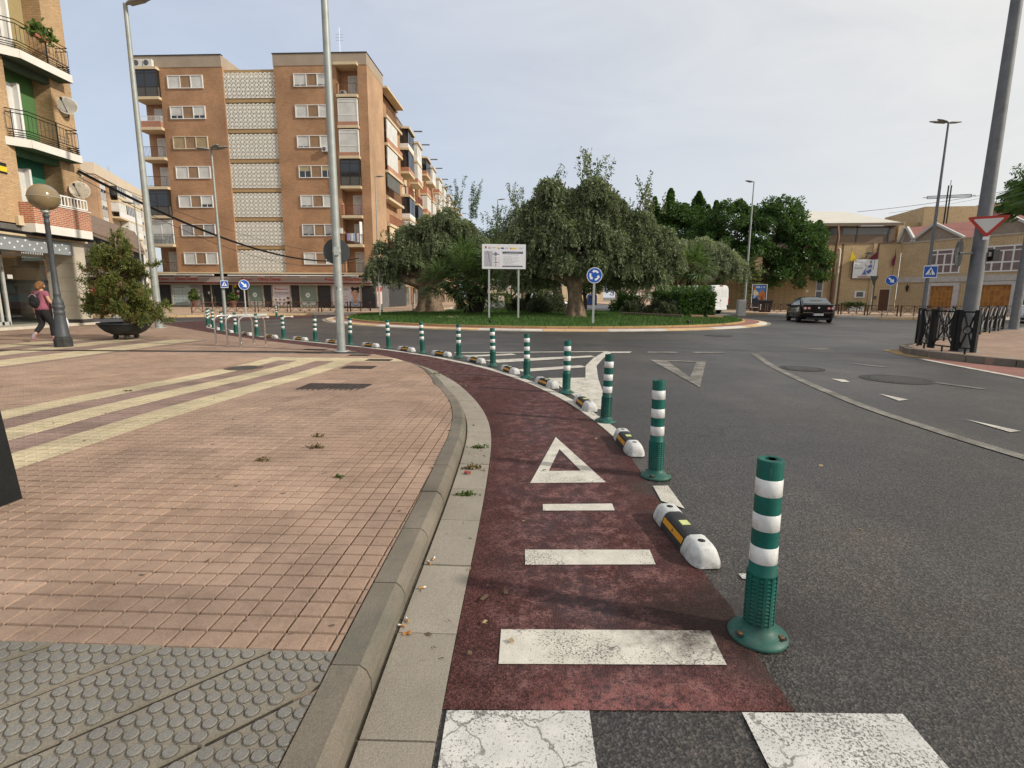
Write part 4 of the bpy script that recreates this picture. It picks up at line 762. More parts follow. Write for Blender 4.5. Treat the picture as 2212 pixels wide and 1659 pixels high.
def sign_side(loc, lb, ang, h=2.6, r=.34, tri=False):
    t = thing('road_sign', lb, 'road sign', loc, ang); m = MB(); m.box(-.035,.035,-.02,.02,0,h); m.build('post', M_GALV, t)
    if tri: m = MB(); m.vprism([(-.42,h+.1),(.42,h+.1),(0,h-.62)], -.04, -.025); m.build('sign_plate', M_BACK, t)
    else: disc_sign(t, (0,-.03,h-.1), r, 0, M_SRED, M_BACK)
sign_side((-7.75,30.7,.07), 'round sign seen edge-on at the left tip of the island', 1.97, 2.55)
sign_side((28.0,41.2,.13), 'back of a triangular sign by the school pavement', .3, 2.9, tri=True)
# ------------------------------------------------------------------ information board on two posts
t = thing('information_board', 'large white information board on two grey posts on the lawn', 'board', (-.44,26.6,.155), .06); t.scale = (.89,.89,.89)
for x in (-.83,.83): m = MB(); m.box(x-.05,x+.05,-.03,.03,.2,2.95); m.build('post', M_GALV, t)
W0, W1, Z0, Z1 = -1.22, 1.22, 2.92, 4.26; m = MB(); m.cham(W0,W1,-.07,-.03,Z0,Z1,.01); bd = m.build('panel', plain('board_white',(.68,.68,.72),.5,var=.03), t)
bx = lambda u: W0+(u-232)/(1890-232)*(W1-W0); bz = lambda v: Z1-(v-250)/(1250-250)*(Z1-Z0); br = lambda a, b, c, d: [(bx(a),bz(b)),(bx(c),bz(b)),(bx(c),bz(d)),(bx(a),bz(d))]
fl = lambda polys, mt, nm, y=-.0735: flat(bd, polys, mt, nm, y)
M_MAPG = plain('map_grey',(.40,.40,.44),.6,var=.25,sc=14); M_MAPD = plain('map_dark',(.19,.18,.22),.6)
fl([br(1003,540,1782,625), br(1003,1118,1772,1170)], M_NAVY, 'title_bar'); fl([br(315,525,622,1155)], M_MAPG, 'map_panel'); fl([br(640,525,905,1155)], plain('map_pale',(.60,.60,.64),.6), 'plan_panel')
fl([[(bx(750),bz(560)),(bx(835),bz(650)),(bx(750),bz(735)),(bx(668),bz(650))], br(622,632,690,668), br(815,640,888,680)], M_MAPD, 'plan_roundabout', -.0765)
fl([br(738,775,765,925), br(738,1040,762,1160)], M_SRED, 'plan_street', -.0765); fl([[(bx(750),bz(935)),(bx(790),bz(985)),(bx(750),bz(1030)),(bx(712),bz(985))], br(665,978,712,998), br(790,975,855,1000)], M_MAPD, 'plan_junction', -.0765)
fl([[(bx(430),bz(530)),(bx(465),bz(530)),(bx(560),bz(1125)),(bx(540),bz(1125))]], M_MAPD, 'map_street', -.0765)
fl([br(953,378,1057,447)], M_BLUE, 'flag'); fl([br(1295,385,1535,440)], M_YEL, 'yellow_logo'); fl([br(1300,390,1340,435)], M_SRED, 'crest_mark', -.0765); fl([[(bx(812),bz(405)),(bx(868),bz(350)),(bx(922),bz(405)),(bx(868),bz(430))]], M_YEL, 'logo_top'); fl([[(bx(812),bz(410)),(bx(868),bz(435)),(bx(922),bz(410)),(bx(868),bz(460))]], M_BLACK, 'logo_base'); fl([br(345,335,405,425)], M_SRED, 'town_crest')
m = MB(); c0 = (bx(508), bz(397)); m.add([(c0[0]+r*math.cos(a), -.0745, c0[1]+r*math.sin(a)) for a in np.linspace(0,2*PI,17)[:-1] for r in (.058,.038)], [(2*k,2*((k+1)%16),2*((k+1)%16)+1,2*k+1) for k in range(16)]); m.build('ring_logo', M_GREYT, bd)
tx = lambda s, a, b, c, d, mt, y=-.0755: text(s, bx(c)-bx(a), bz(b)-bz(d), bx(a), bz(d), mt, bd, y)
tx('CARTAGENA',560,380,768,408,M_GREYT); tx('PROYECTO CARRIL BICI SOSTENIBLE',1030,548,1760,575,M_SWHITE,-.077); tx('CALLE JUAN FERNANDEZ',1160,585,1620,616,M_SWHITE,-.077); tx('Plazo de ejecucion: dos meses',1050,1135,1725,1162,M_SWHITE,-.077)
for k, (s, v, u1) in enumerate([('OBRA: AYUNTAMIENTO DE CARTAGENA',655,1610),('Descripcion y objetivos:',732,1355),('- Carril bici y mejora de accesibilidad',785,1640),('  calle peatonal, arbolado y alumbrado',822,1590),('  urbano de la ciudad',850,1375),('- Zona de calle, plazas y nuevas aceras',900,1655),('  con materiales y pavimentos nuevos',938,1615),('  drenaje sostenible',968,1475),('- Superficie: 4.000 m2',1015,1395),('- Constructora y direccion de obra',1065,1645)]): tx(s,1030,v,u1,v+22,M_GREYT)
for a, b in ((1090,1250),(1625,1790)):
    for k in range(3): fl([br(a,385+22*k,b-20*k,393+22*k)], plain('pale_print',(.38,.4,.46),.6), 'small_print')
# ------------------------------------------------------------------ advertising panel, bin
t = thing('advertising_panel', 'backlit street advertising panel with a blue and orange poster', 'advertising panel', (23.6,50.6,.13), -.40); m = MB(); m.cham(-.64,.64,-.12,.12,.35,2.52,.03); m.build('housing', M_DARKM, t); m = MB(); m.box(-.45,.45,-.1,.1,0,.35); m.build('foot', M_DARKM, t)
m = MB()
for a in ((-.66,-.60,.36,2.56),(.60,.66,.36,2.56),(-.60,.60,.36,.41),(-.60,.60,2.51,2.56)): m.box(a[0],a[1],-.14,-.118,a[2],a[3])
m.build('frame', M_SWHITE, t); m = MB(); m.box(-.54,.54,-.130,-.1185,.46,2.46); ps = m.build('poster', plain('poster_blue',(.04,.14,.38),.35,var=.5,sc=3), t)
O1 = plain('poster_orange',(.40,.14,.03),.5,var=.5,sc=6); O2 = plain('poster_cream',(.62,.55,.35),.5,var=.3,sc=6); O3 = plain('poster_dark',(.02,.025,.04),.5,var=.4,sc=4)
P = lambda pts, mt, nm, y: flat(ps, [pts], mt, nm, y)
P([(-.54,1.55),(-.42,1.75),(-.30,2.35),(-.54,2.4)], O1, 'shape', -.1325); P([(-.52,1.55),(-.1,1.5),(-.05,1.75),(-.30,2.05),(-.5,2.0)], O2, 'shape', -.1345); P([(-.12,.75),(.45,.7),(.52,1.3),(.48,1.75),(.28,2.1),(.08,1.85),(-.12,1.55),(0,1.1)], O1, 'shape', -.1345); P([(-.54,.46),(.54,.46),(.54,.75),(.1,.95),(-.25,1.35),(-.54,1.2)], O3, 'shape', -.1365); P([(.1,.95),(.4,.9),(.38,1.2),(.2,1.5)], plain('poster_brown',(.16,.05,.02),.5,var=.5,sc=9), 'shape', -.1365); P([(.2,.46),(.45,.5),(.4,.8),(.22,.8)], plain('poster_teal',(.15,.3,.28),.5), 'shape', -.1385); P([(-.52,1.2),(-.3,1.3),(-.25,1.5),(-.45,1.55)], plain('poster_pale_blue',(.3,.45,.7),.5), 'shape', -.1385)
flat(ps,[[(-.32+.09*q,2.2),(-.26+.09*q,2.2),(-.26+.09*q,2.38),(-.32+.09*q,2.38)] for q in (0,1,2,3,5,7,8)],plain('poster_letter',(.5,.62,.75),.5),'title_letters',-.134)
t = thing('litter_container', 'black wheeled waste container in front of the advertising panel', 'bin', (23.0,48.0,.0), -.35); m = MB(); m.add([(-.45,-.3,.12),(.45,-.3,.12),(.45,.3,.12),(-.45,.3,.12),(-.55,-.38,1.05),(.55,-.38,1.05),(.55,.38,1.05),(-.55,.38,1.05)], [(0,3,2,1),(4,5,6,7),(0,1,5,4),(1,2,6,5),(2,3,7,6),(3,0,4,7)]); m.build('body', M_BLACK, t); m = MB(); m.cham(-.6,.6,-.42,.42,1.05,1.22,.06); m.build('lid', M_BLACK, t)
for x in (-.35,.35): m = MB(); m.M = Matrix.Translation((x,-.2,.09)) @ Matrix.Rotation(PI/2,4,'Y'); m.lathe([(.09,-.03),(.09,.03)], 14); m.build('wheel', M_RUBBER, t)
m = MB(); m.box(-.42,-.34,-.385,-.36,.35,.85); m.build('white_lettering', M_SWHITE, t)
# ------------------------------------------------------------------ cycle stands
for (a, b, lb) in (((-8.41,14.77),(-8.0,15.35),'leftmost and farthest of the three steel cycle stands'),((-7.87,14.38),(-7.45,14.98),'middle one of the three steel cycle stands'),((-7.33,14.02),(-6.93,14.63),'rightmost and nearest of the three steel cycle stands')):
    d = Vector((b[0]-a[0], b[1]-a[1], 0)); Ln = d.length; t = thing('cycle_stand', lb, 'bike rack', (a[0],a[1],.014), math.atan2(d.y,d.x), 'steel cycle stands'); r = .16; h = .80; pts = [(0,0,0),(0,0,h-r)]+[(r-r*math.cos(q), 0, h-r+r*math.sin(q)) for q in np.linspace(.2,PI/2,6)]+[(Ln-r+r*math.sin(q), 0, h-r+r*math.cos(q)) for q in np.linspace(0,PI/2-.2,6)]+[(Ln,0,h-r),(Ln,0,0)]
    m = MB(); m.tube(pts, .024, 14); m.build('hoop', M_STEEL, t)
    for x in (0, Ln): m = MB(); m.lathe([(.045,0),(.045,.006),(.026,.008)], 14, (x,0,0)); m.build('floor_flange', M_STEEL, t)
# ------------------------------------------------------------------ railings
def railing(p, q, lb, grp, h=.85, mt=None, k_=1.):
    d = Vector((q[0]-p[0], q[1]-p[1], 0)); Ln = d.length; t = thing('railing_panel', lb, 'railing', (p[0],p[1],.14), math.atan2(d.y,d.x), grp); mt = mt or M_IRON; w = .035
    for x in (0,Ln): m = MB(); m.box(x-.035*k_,x+.035*k_,-.03*k_,.03*k_,.06,h+.02); m.build('upright', mt, t)
    m = MB(); m.box(.03,Ln-.03,-.015,.015,h-.045,h-.01); m.box(.03,Ln-.03,-.015,.015,.13,.16); m.build('rail', mt, t); m = MB(); m.bar((Ln*.5,0,0),(Ln*.5,0,.135),.04); m.build('foot', mt, t)
    m = MB(); n = max(1, round(Ln/.75)); 
    for k in range(n):
        x0 = .04+(Ln-.08)*k/n; x1 = .04+(Ln-.08)*(k+1)/n; cx = (x0+x1)/2; cz = (.15+h-.03)/2; r = .085
        for sx in (x0,x1):
            for sz in (.15,h-.03): e = Vector((cx-sx,0,cz-sz)); l = e.length; e2_ = e*((l-r)/l); m.bar((sx,0,sz),(sx+e2_.x,0,sz+e2_.z),.026*k_)
        ring = [(cx+r*math.cos(a),0,cz+r*math.sin(a)) for a in np.linspace(0,2*PI,15)]; m.tube(ring, .013*k_, 5, 0, False, False)
        if k: m.box(x0-.022*k_,x0+.022*k_,-.016,.016,.15,h-.03)
    m.build('lattice', mt, t)
pts = [(12.3,15.15),(11.18,14.42),(10.72,13.72),(10.42,12.98),(10.39,12.2),(10.52,11.8)]; nm = ['beyond the pole','at the far corner kink','at the very tip of the corner','facing left at the corner','left of the massive pole','in front of the massive pole']
for k in range(len(pts)-1):
    a = np.array(pts[k]); b = np.array(pts[k+1]); d = (b-a)/np.hypot(*(b-a)); railing(a+d*.05, b-d*.05, 'black iron railing panel '+nm[k+1]+' on the right corner', 'railings on the right corner', 1.0, None, 1.35)
prev = np.array([12.45,15.3])
for k, nm in enumerate(['first','second','third','fourth','fifth','sixth']): nxt = prev+np.array([1.25,1.0]); railing(prev+.04, nxt-.04, f'{nm} black railing panel in the row running away behind the right pole', 'railings on the right corner', 1.0, None, 1.5); prev = nxt
def rail_row(kp, n0, n1, lbl, grp, mt):
    p = np.array(kp,float); ar = np.r_[0,np.cumsum(np.hypot(*np.diff(p,axis=0).T))]; s = n0; k = 0; f = lambda s: np.array([np.interp(s,ar,p[:,0]),np.interp(s,ar,p[:,1])])
    while s+2 < min(n1, ar[-1]): railing(f(s), f(s+1.9), lbl(k), grp, .80, mt); s += 2.1; k += 1
rail_row([(-21.2,32.6),(-19.9,34.3),(-17.7,36.9),(-14.2,38.3),(-11.9,39.8),(-10.4,42.3)], 1.2, 30, lambda k: f'brown railing panel {["at the left end","second from the left end","third from the left end","fourth from the left end","fifth from the left end","sixth from the left end","seventh from the left end","eighth from the left end"][min(k,7)]} of the row before the clinic', 'railings before the clinic', M_RUSTI)
rail_row([(20.8,47.6),(22.4,45.0),(23.4,43.1),(25.0,39.9),(25.9,37.2),(27.2,36.0),(33,37.0),(45,41.2)], .3, 40, lambda k: f'thin iron railing panel {["nearest the advertising panel","second from the advertising panel","third from the advertising panel","left of the black car","behind the black car","just right of the black car","at the school kerb bend","after the school kerb bend","before the brown door","beside the arrow sign","left of the church lamp","behind the church lamp","before the left church door","between the church doors","before the right church door","cut by the right edge"][min(k,15)]} before the school', 'railings before the school', M_RUSTI)
# ------------------------------------------------------------------ building helpers (local frame: x along the front, y into the house, z up)
def bxp(name, parent, m, *a):
    b = MB(); b.box(*a); return b.build(name, m, parent)
def multi(name, parent, m, boxes):
    b = MB()
    for a in boxes: b.box(*a[:6], *(a[6:7]))
    return b.build(name, m, parent)
def rails(parent, x0, x1, y0, y1, z0, h, mt, name='railing', sides=True, step=.14, lattice=False):
    b = MB(); b.box(x0,x1,y0,y0+.03,z0+h-.04,z0+h); b.box(x0,x1,y0,y0+.03,z0+.06,z0+.09)
    if lattice: b.box(x0,x1,y0,y0+.025,z0+h-.16,z0+h-.14); b.box(x0,x1,y0,y0+.025,z0+.28,z0+.31); b.box(x0,x1,y0,y0+.025,z0+.17,z0+.20)
    for k in range(int((x1-x0)/step)+1): x = x0+k*step; b.box(x,x+.018,y0,y0+.018,z0+.07,z0+h-.02)
    if sides:
        for x in (x0, x1-.03):
            b.box(x,x+.03,y0,y1,z0+h-.04,z0+h); b.box(x,x+.03,y0,y1,z0+.06,z0+.09)
            for k in range(int((y1-y0)/step)+1): y = y0+k*step; b.box(x,x+.018,y,y+.018,z0+.07,z0+h-.02)
    return b.build(name, mt, parent)
def win3(parent, x, z, w, h, y=-.05, s1=M_SHUT, s2=M_SHUT, mid=M_BROWNP, frame=M_WHITEW, open1=0, open2=0):   # white framed three bay window
    f = MB(); f.box(x,x+w,y-.05,y+.05,z,z+.07); f.box(x,x+w,y-.05,y+.05,z+h-.06,z+h)
    for a in (0, w*.345, w*.65, w-.07): f.box(x+a,x+a+.07,y-.05,y+.05,z+.07,z+h-.06)
    o = f.build('window', frame, parent)
    for a, b_, mt, op in ((.07,w*.345,s1,open1),(w*.345+.07,w*.65,mid,0),(w*.65+.07,w-.07,s2,open2)):
        zz = z+.07+(h-.13)*op; bxp('shutter' if mt is not mid else 'brown_panel', o, mt, x+a,x+b_,y+.0,y+.04,zz,z+h-.06)
        if op: bxp('pane', o, M_GLASSD, x+a,x+b_,y+.01,y+.045,z+.07,zz); bxp('sash', o, frame, x+(a+b_)/2-.025,x+(a+b_)/2+.025,y-.01,y+.008,z+.07,zz)
    return o
def glazing(parent, x0, x1, y0, y1, z0, z1, frame, pane, base=None, n=2, top=.28, name='glazed_enclosure'):
    f = MB(); fw = .06
    for k in range(n+1): x = x0+(x1-x0-fw)*k/n; f.box(x,x+fw,y0,y0+.06,z0,z1)
    f.box(x0,x1,y0,y0+.06,z1-.08,z1); f.box(x0,x1,y0,y0+.06,z1-top-.05,z1-top); f.box(x0,x1,y0,y0+.06,z0,z0+.06); f.box(x0,x1,y0,y0+.06,z0+.85,z0+.92)
    for x in (x0,x1-.06): f.box(x,x+.06,y0,y1,z1-.08,z1); f.box(x,x+.06,y0,y1,z0,z0+.06); f.box(x,x+.06,y1-.06,y1,z0,z1)
    o = f.build(name, frame, parent); p = MB(); p.box(x0+.03,x1-.03,y0+.025,y0+.04,z0+.9,z1-.05); p.box(x0+.025,x0+.04,y0,y1,z0+.9,z1-.05); p.box(x1-.04,x1-.025,y0,y1,z0+.9,z1-.05); p.build('pane', pane, o)
    q = MB(); q.box(x0+.03,x1-.03,y0+.02,y0+.045,z0+.03,z0+.88); q.box(x0+.02,x0+.045,y0,y1,z0+.03,z0+.88); q.box(x1-.045,x1-.02,y0,y1,z0+.03,z0+.88); q.build('lower_panel', base or pane, o); return o
def ac_unit(loc, ang, lb, s=1.):
    t = thing('air_conditioner', lb, 'air conditioner', loc, ang); m = MB(); m.cham(-.42*s,.42*s,-.16,.16,0,.6*s,.02); m.build('casing', plain('ac_white',(.66,.65,.60),.5,var=.08), t); m = MB(); m.M = Matrix.Translation((-.1*s,-.165,.3*s)) @ Matrix.Rotation(PI/2,4,'X')
    m.lathe([(.24*s,0),(.24*s,.012),(.20*s,.012),(.05*s,.006),(.0001,.006)], 20); m.build('fan_grille', M_GREYT, t); m = MB(); m.box(-.35*s,-.3*s,-.16,.2,-.06,0); m.box(.3*s,.35*s,-.16,.2,-.06,0); m.build('bracket', M_GALV, t); return t
# ------------------------------------------------------------------ corner clinic block
FP, FQ = Vector((-37.1,55.1,0)), Vector((-14.09,54.0,0)); FA = math.atan2(FQ.y-FP.y, FQ.x-FP.x); FL = (FQ-FP).length
B = thing('clinic_block', 'seven storey brown brick apartment block over the dental clinic with white lattice strip', 'building', (*FP.xy,.12), FA)
D = 13.
zf = [20.3-2.79*k for k in range(7)]
multi('wall', B, M_BROWN, [(2.55,8.88,0,D,3.5,23.0),(13.97,20.1,0,D,3.5,23.0),(22.15,FL,0,5.2,3.5,23.0),(0,2.55,1.25,D,3.5,23.0),(20.1,22.15,1.15,5.2,3.5,23.0)])
bxp('side_wall', B, M_BROWN, 20.1,FL-.6,5.2,D,3.5,22.9)
multi('recess_wall', B, M_OCHRE, [(8.88,13.97,.35,D,3.5,22.85)])
multi('side_face', B, M_LIGHTB, [(FL+.002,FL+.03,0.02,5.18,3.5,23.0)])  # sunlit side: its brightness is put into a paler brick than the front
multi('parapet', B, M_RENDER, [(-.1,8.85,-.04,D,23.0,24.05),(13.95,FL+.05,-.04,5.3,23.0,24.05),(12.2,13.95,2.5,D,22.85,23.3),(FL-5,FL-.4,5.3,D,22.9,23.7)])
multi('parapet_cap', B, M_GREYSL, [(-.16,8.9,-.1,.25,24.05,24.12),(13.9,FL+.1,-.1,5.36,24.05,24.12)])
bxp('roof_terrace', B, M_PALE, 8.5,14,4,D,22.85,22.95)
for k in range(7):
    z = zf[k]; zt = z+1.98
    win3(B, 3.35, zt-1.19, 3.55, 1.19, -.045, *( [(M_SHUT,M_SHUT),(M_SHUT,M_SHUT),(plain('old_shutter',(.36,.27,.15),.7),)*2,(M_SHUT,M_SHUT),(M_SHUT,M_SHUT),(plain('grey_shutter',(.33,.32,.31),.7),)*2,(M_SHUT,M_SHUT)][k]), M_BROWNP, M_WHITEW if k != 2 else plain('old_frame',(.6,.52,.38),.6), [0,.25,0,0,0,0,0][k], [0,.25,0,0,.25,0,0][k])
    win3(B, 15.9, zt-1.17, 3.5, 1.17, -.045, *( [(M_SHUT,M_SHUT)]*3+[(plain('ochre_shutter',(.40,.33,.2),.7),)*2,(M_SHUT,M_SHUT),(plain('grey_shutter',(.33,.32,.31),.7),)*2,(M_SHUT,M_SHUT)])[k], M_BROWNP, M_WHITEW, [.12,0,.1,.55,.12,.15,0][k], [.12,0,0,.6,0,.15,0][k])
# lattice screens: one block shape, joined per storey
lb_ = MB(); nx, nz = 11, 6; cw, ch = 5.03/nx, 2.27/nz
for i in range(nx):
    for j in range(nz):
        x, zz = i*cw, j*ch; w = .048
        lb_.box(x,x+cw,0,.05,zz,zz+w); lb_.box(x,x+w,0,.05,zz+w,zz+ch)
        cx, cz = x+cw/2+w/2, zz+ch/2+w/2
        for a in range(4):
            an = PI/4+PI/2*a; dx, dz = math.cos(an), math.sin(an); p = (cx+dx*.07, cz+dz*.07); q = (cx+dx*.29*cw/.457, cz+dz*.255); nx_, nz_ = -dz*.036, dx*.036
            lb_.vprism([(p[0]+nx_,p[1]+nz_),(q[0]+nx_,q[1]+nz_),(q[0]-nx_,q[1]-nz_),(p[0]-nx_,p[1]-nz_)], .004, .046)
        pts = [(cx+.085*math.cos(a), cz+.085*math.sin(a)) for a in np.linspace(0,2*PI,9)[:-1]]; pin = [(cx+.045*math.cos(a), cz+.045*math.sin(a)) for a in np.linspace(0,2*PI,9)[:-1]]
        for k in range(8): lb_.vprism([pts[k],pts[(k+1)%8],pin[(k+1)%8],pin[k]], .002, .048)
lme = lb_.mesh('lattice_screen', plain('lattice_cream',(.86,.84,.76),.7,var=.08))
for k in range(7): link('lattice_screen', lme, B, (8.91, .12, zf[k]-.62+.42 if False else 20.22-2.79*k)); bxp('sill_band', B, M_OCHRE, 8.9,13.95,.18,.36,19.84-2.79*k+.0,20.2-2.79*k)
bxp('screen_back', B, plain('stair_back_render',(.42,.35,.25),.9), 8.9,13.95,.34,.352,3.6,22.6)  # plain beige render sheet behind the lattice screens
# balconies
def bal(x0, x1, k, kind, dp=.42, deep=1.15):
    z = zf[k]; bxp('balcony_slab', B, M_CREAM, x0-.02,x1+.06,-dp,deep,z-.26,z); f = -dp+.03
    d = MB(); d.box(x0+(x1-x0)*.35,x1-.15,deep-.06,deep-.01,z+.02,z+2.15); dd = d.build('balcony_door', M_WHITEW, B); bxp('shutter', dd, M_SHUT, x0+(x1-x0)*.35+.08,x1-.23,deep-.09,deep-.05,z+.5 if k == 1 else z+.08,z+2.05); bxp('pane', dd, M_GLASSD, x0+(x1-x0)*.35+.09,x1-.24,deep-.08,deep-.055,z+.08,z+.5)
    if kind == 'rail': rails(B, x0+.03,x1, f, 0, z, .98, M_RUSTI)
    if kind == 'redrail': rails(B, x0+.03,x1, f, 0, z, .98, M_REDI)
    if kind == 'brickrail': multi('balcony_parapet', B, M_REDB, [(x0,x1,f,f+.1,z,z+.55),(x1-.1,x1,f+.1,0,z,z+.55)]); rails(B, x0+.03,x1, f+.02, 0, z+.5, .52, M_WHITEW)
    if kind == 'dark': glazing(B, x0+.03,x1, f, .0, z, z+2.42, plain('bronze_frame',(.06,.05,.04),.4,.4), M_GLASSD, plain('dark_slats',(.09,.085,.075),.6))
    if kind == 'white': glazing(B, x0+.06,x1, f, .0, z+.02, z+2.40, M_WHITEW, M_SHUT, M_SHUT, 1 if dp < .5 else 2); multi('balcony_parapet', B, M_REDB, [(x0,x1+.04,f-.02,f+.02,z-.05,z+.32)])
    if kind == 'whiterail': glazing(B, x0+.06,x1, f+.25, .0, z, z+2.40, M_WHITEW, M_SHUT, plain('pale_panel',(.45,.45,.43),.6), 2); rails(B, x0+.03,x1, f, 0, z, .98, M_IRON)
for k, kd in enumerate(['dark','brickrail','rail','rail','dark','whiterail','rail']): bal(.05, 2.5, k, kd)
for k, kd in enumerate(['rail','white','white','dark','redrail','rail','rail']): bal(20.15, 22.1, k, kd)
bxp('canopy', B, M_CREAM, .0,2.6,-.5,1.2,22.72,22.95); bxp('canopy', B, M_CREAM, 20.0,22.25,-.5,1.1,22.85,23.1)
multi('loggia_ceiling', B, M_OCHRE, [(0,2.5,0,1.2,22.6,22.7)])
# side street front of the corner block: balconies beyond the lit wall
for k in range(7):
    z = zf[k]; bxp('balcony_slab', B, M_CREAM, FL-.6,FL+.35,5.35,11.8,z-.26,z)
    if k in (1,2): b = MB(); b.box(FL+.2,FL+.3,5.45,9.6,z+.5,z+2.4); b.build('glazed_enclosure', M_SHUT, B); multi('balcony_parapet', B, M_REDB, [(FL+.2,FL+.32,5.45,11.7,z,z+.5)])
    elif k == 3: b = MB(); b.box(FL+.1,FL+.2,5.45,10.6,z+1.1,z+2.5); b.build('awning_blind', plain('grey_blind',(.12,.12,.11),.8), B)
    elif k == 5: b = MB(); b.box(FL+.2,FL+.3,5.45,11,z+.9,z+2.4); b.build('awning_blind', M_CREAM, B)
    if k not in (1,2):
        b = MB(); b.box(FL+.28,FL+.31,5.4,11.8,z+.95,z+.99)
        for q in range(40): b.box(FL+.28,FL+.3,5.4+q*.16,5.42+q*.16,z+.05,z+.95)
        b.build('railing', M_REDI if k == 4 else M_RUSTI, B)
bxp('eaves', B, M_CREAM, FL-.7,FL+.5,5.25,12.2,22.9,23.08)
# clinic ground floor
bxp('ground_floor_wall', B, M_GREYSL, .0,FL-.05,.25,D,.0,3.42); bxp('floor_band', B, M_CREAM, -.1,FL+.15,-.45,.6,3.42,3.55)
fa = MB(); fa.box(.2,FL-.35,-.30,.2,2.56,3.12); fas = fa.build('shop_fascia', plain('fascia_grey',(.36,.31,.29),.5,var=.06), B); bxp('red_trim', fas, plain('fascia_red',(.16,.02,.02),.5), .2,FL-.35,-.31,.2,2.44,2.56); bxp('lower_soffit', fas, plain('soffit_beige',(.36,.31,.24),.7), .2,FL-.2,-.2,.24,2.30,2.44)
aw = MB(); aw.box(.3,6.6,-.75,-.45,3.22,3.32); aw.box(8.2,21.6,-.78,-.45,3.18,3.30); awn = aw.build('awning_cassette', M_WHITEW, B); multi('awning_arm', awn, M_WHITEW, [(x,x+.7,-.62,-.5,3.08,3.14) for x in (4.2,11.2,15.6,20.9)])
def hexflower(parent, cx, cz, r, mt, y, name='flower_logo'):
    fl = [[(cx+r*.62*math.cos(a)+r*.36*math.cos(b), cz+r*.62*math.sin(a)+r*.36*math.sin(b)) for b in np.linspace(0,2*PI,9)[:-1]] for a in np.linspace(0,2*PI,7)[:-1]]; fl.append([(cx-r*.1,cz-r*.7),(cx+r*.1,cz-r*.7),(cx,cz-r*1.35)]); return flat(parent, fl, mt, name, y, .004)
for x in (.45, 9.3, 18.05):
    hexflower(fas, x+.14, 2.93, .13, M_REDT, -.308); text('ribera', .88, .25, x+.32, 2.72, M_REDT, fas, -.306, .02)
for x, w in ((2.3,2.35),(11.08,2.36),(19.85,2.32)): text('Clínica Dental', w, .34, x, 2.72, M_REDT, fas, -.306, .025)
bxp('street_plate', fas, M_NAVY, 22.0,22.45,-.325,-.302,2.78,3.05)
def shopwin(x0, x1, z0, z1, mt, name='shop_window'):
    f = MB(); fr = .13; f.box(x0-fr,x1+fr,.14,.27,z1,z1+.1); f.box(x0-fr,x1+fr,.14,.27,z0-.12,z0); f.box(x0-fr,x0,.14,.27,z0,z1); f.box(x1,x1+fr,.14,.27,z0,z1); o = f.build(name, plain('window_beige',(.33,.29,.22),.6), B); bxp('pane', o, mt, x0,x1,.20,.24,z0,z1); return o
M_PW = plain('poster_white',(.66,.62,.66),.5,var=.04); M_PM = plain('poster_mint',(.48,.58,.58),.45,var=.05); M_SKIN = plain('poster_skin',(.55,.32,.22),.5,var=.15,sc=6); M_HAIR = plain('poster_hair',(.015,.012,.012),.5); M_PG2 = plain('poster_glove_grey',(.35,.35,.36),.5,var=.5,sc=4); M_PBLUE = plain('poster_shirt_blue',(.36,.45,.60),.5,var=.2,sc=5)
o = shopwin(1.55,4.7,.15,2.26,M_PG2); p = flat(o, [[(1.55,.17),(3.45,.17),(3.75,.9),(3.7,1.6),(3.4,2.25),(1.55,2.25)]], M_PM, 'poster', .19); text('Odontologia',1.2,.2,1.72,1.92,M_GREYT,p,.186,.015)
for k in range(4):
    for x in (1.75,2.65): text(['Implantes','Ortodoncia','Estetica','General'][k],.5,.09,x+.2,1.6-.3*k,M_GREYT,p,.186); flat(p,[[(x+.06*math.cos(a),1.645-.3*k+.06*math.sin(a)) for a in np.linspace(0,2*PI,9)[:-1]]],M_GREYT,'icon',.186)
text('riberasalud.com',.7,.09,1.85,.36,M_GREYT,p,.186); flat(o,[[(3.8,1.55),(4.3,1.95),(4.65,1.8),(4.3,1.45),(4.1,1.35)],[(3.95,1.15),(4.4,1.5),(4.6,1.3),(4.2,1.0)],[(3.7,.3),(3.9,.8),(4.3,.6),(4.2,.2)]],plain('poster_glove_light',(.55,.55,.55),.5,var=.3,sc=5),'picture',.188)
dr = shopwin(5.85,8.05,.05,2.3,M_GLASSD,'shop_door'); flat(dr,[[(7.05+r_*math.cos(a),1.55+r_*math.sin(a)) for r_, a in ((.30,a_) for a_ in np.linspace(0,2*PI,17)[:-1])]],plain('etched_grey',(.06,.065,.07),.4),'etched_ring',.192); bxp('handle', dr, M_STEEL, 6.2,6.24,.05,.09,.5,1.1); bxp('door_post', dr, plain('bronze_frame2',(.10,.08,.06),.5,.3), 6.0,6.06,.15,.24,.05,2.3)
M_NOT = plain('notice_white',(.6,.6,.58),.5)
bxp('notice', B, M_NOT, 5.35,5.55,.235,.248,1.35,1.6); multi('notice', B, M_NOT, [(8.45,8.7,.235,.248,1.55,1.75),(8.48,8.68,.235,.248,1.0,1.3)]); bxp('notice_red', B, M_SRED, 8.45,8.7,.234,.247,1.36,1.52); bxp('alarm_box', B, M_YEL, 8.25,8.45,.15,.248,2.05,2.3)
for x0, x1 in ((9.75,11.2),(15.25,16.9)):
    o = shopwin(x0,x1,.16,2.28,M_GLASSF); hexflower(o,(x0+x1)/2-.1,1.3,.26,M_SWHITE,.19); bxp('blind_edge', o, M_GREYT, x0+.05,x1-.05,.188,.199,.70,.74); multi('display_shelf', o, plain('shelf_pale',(.42,.45,.42),.6), [(x0+.1,x1-.1,.189,.199,.22,.66)])
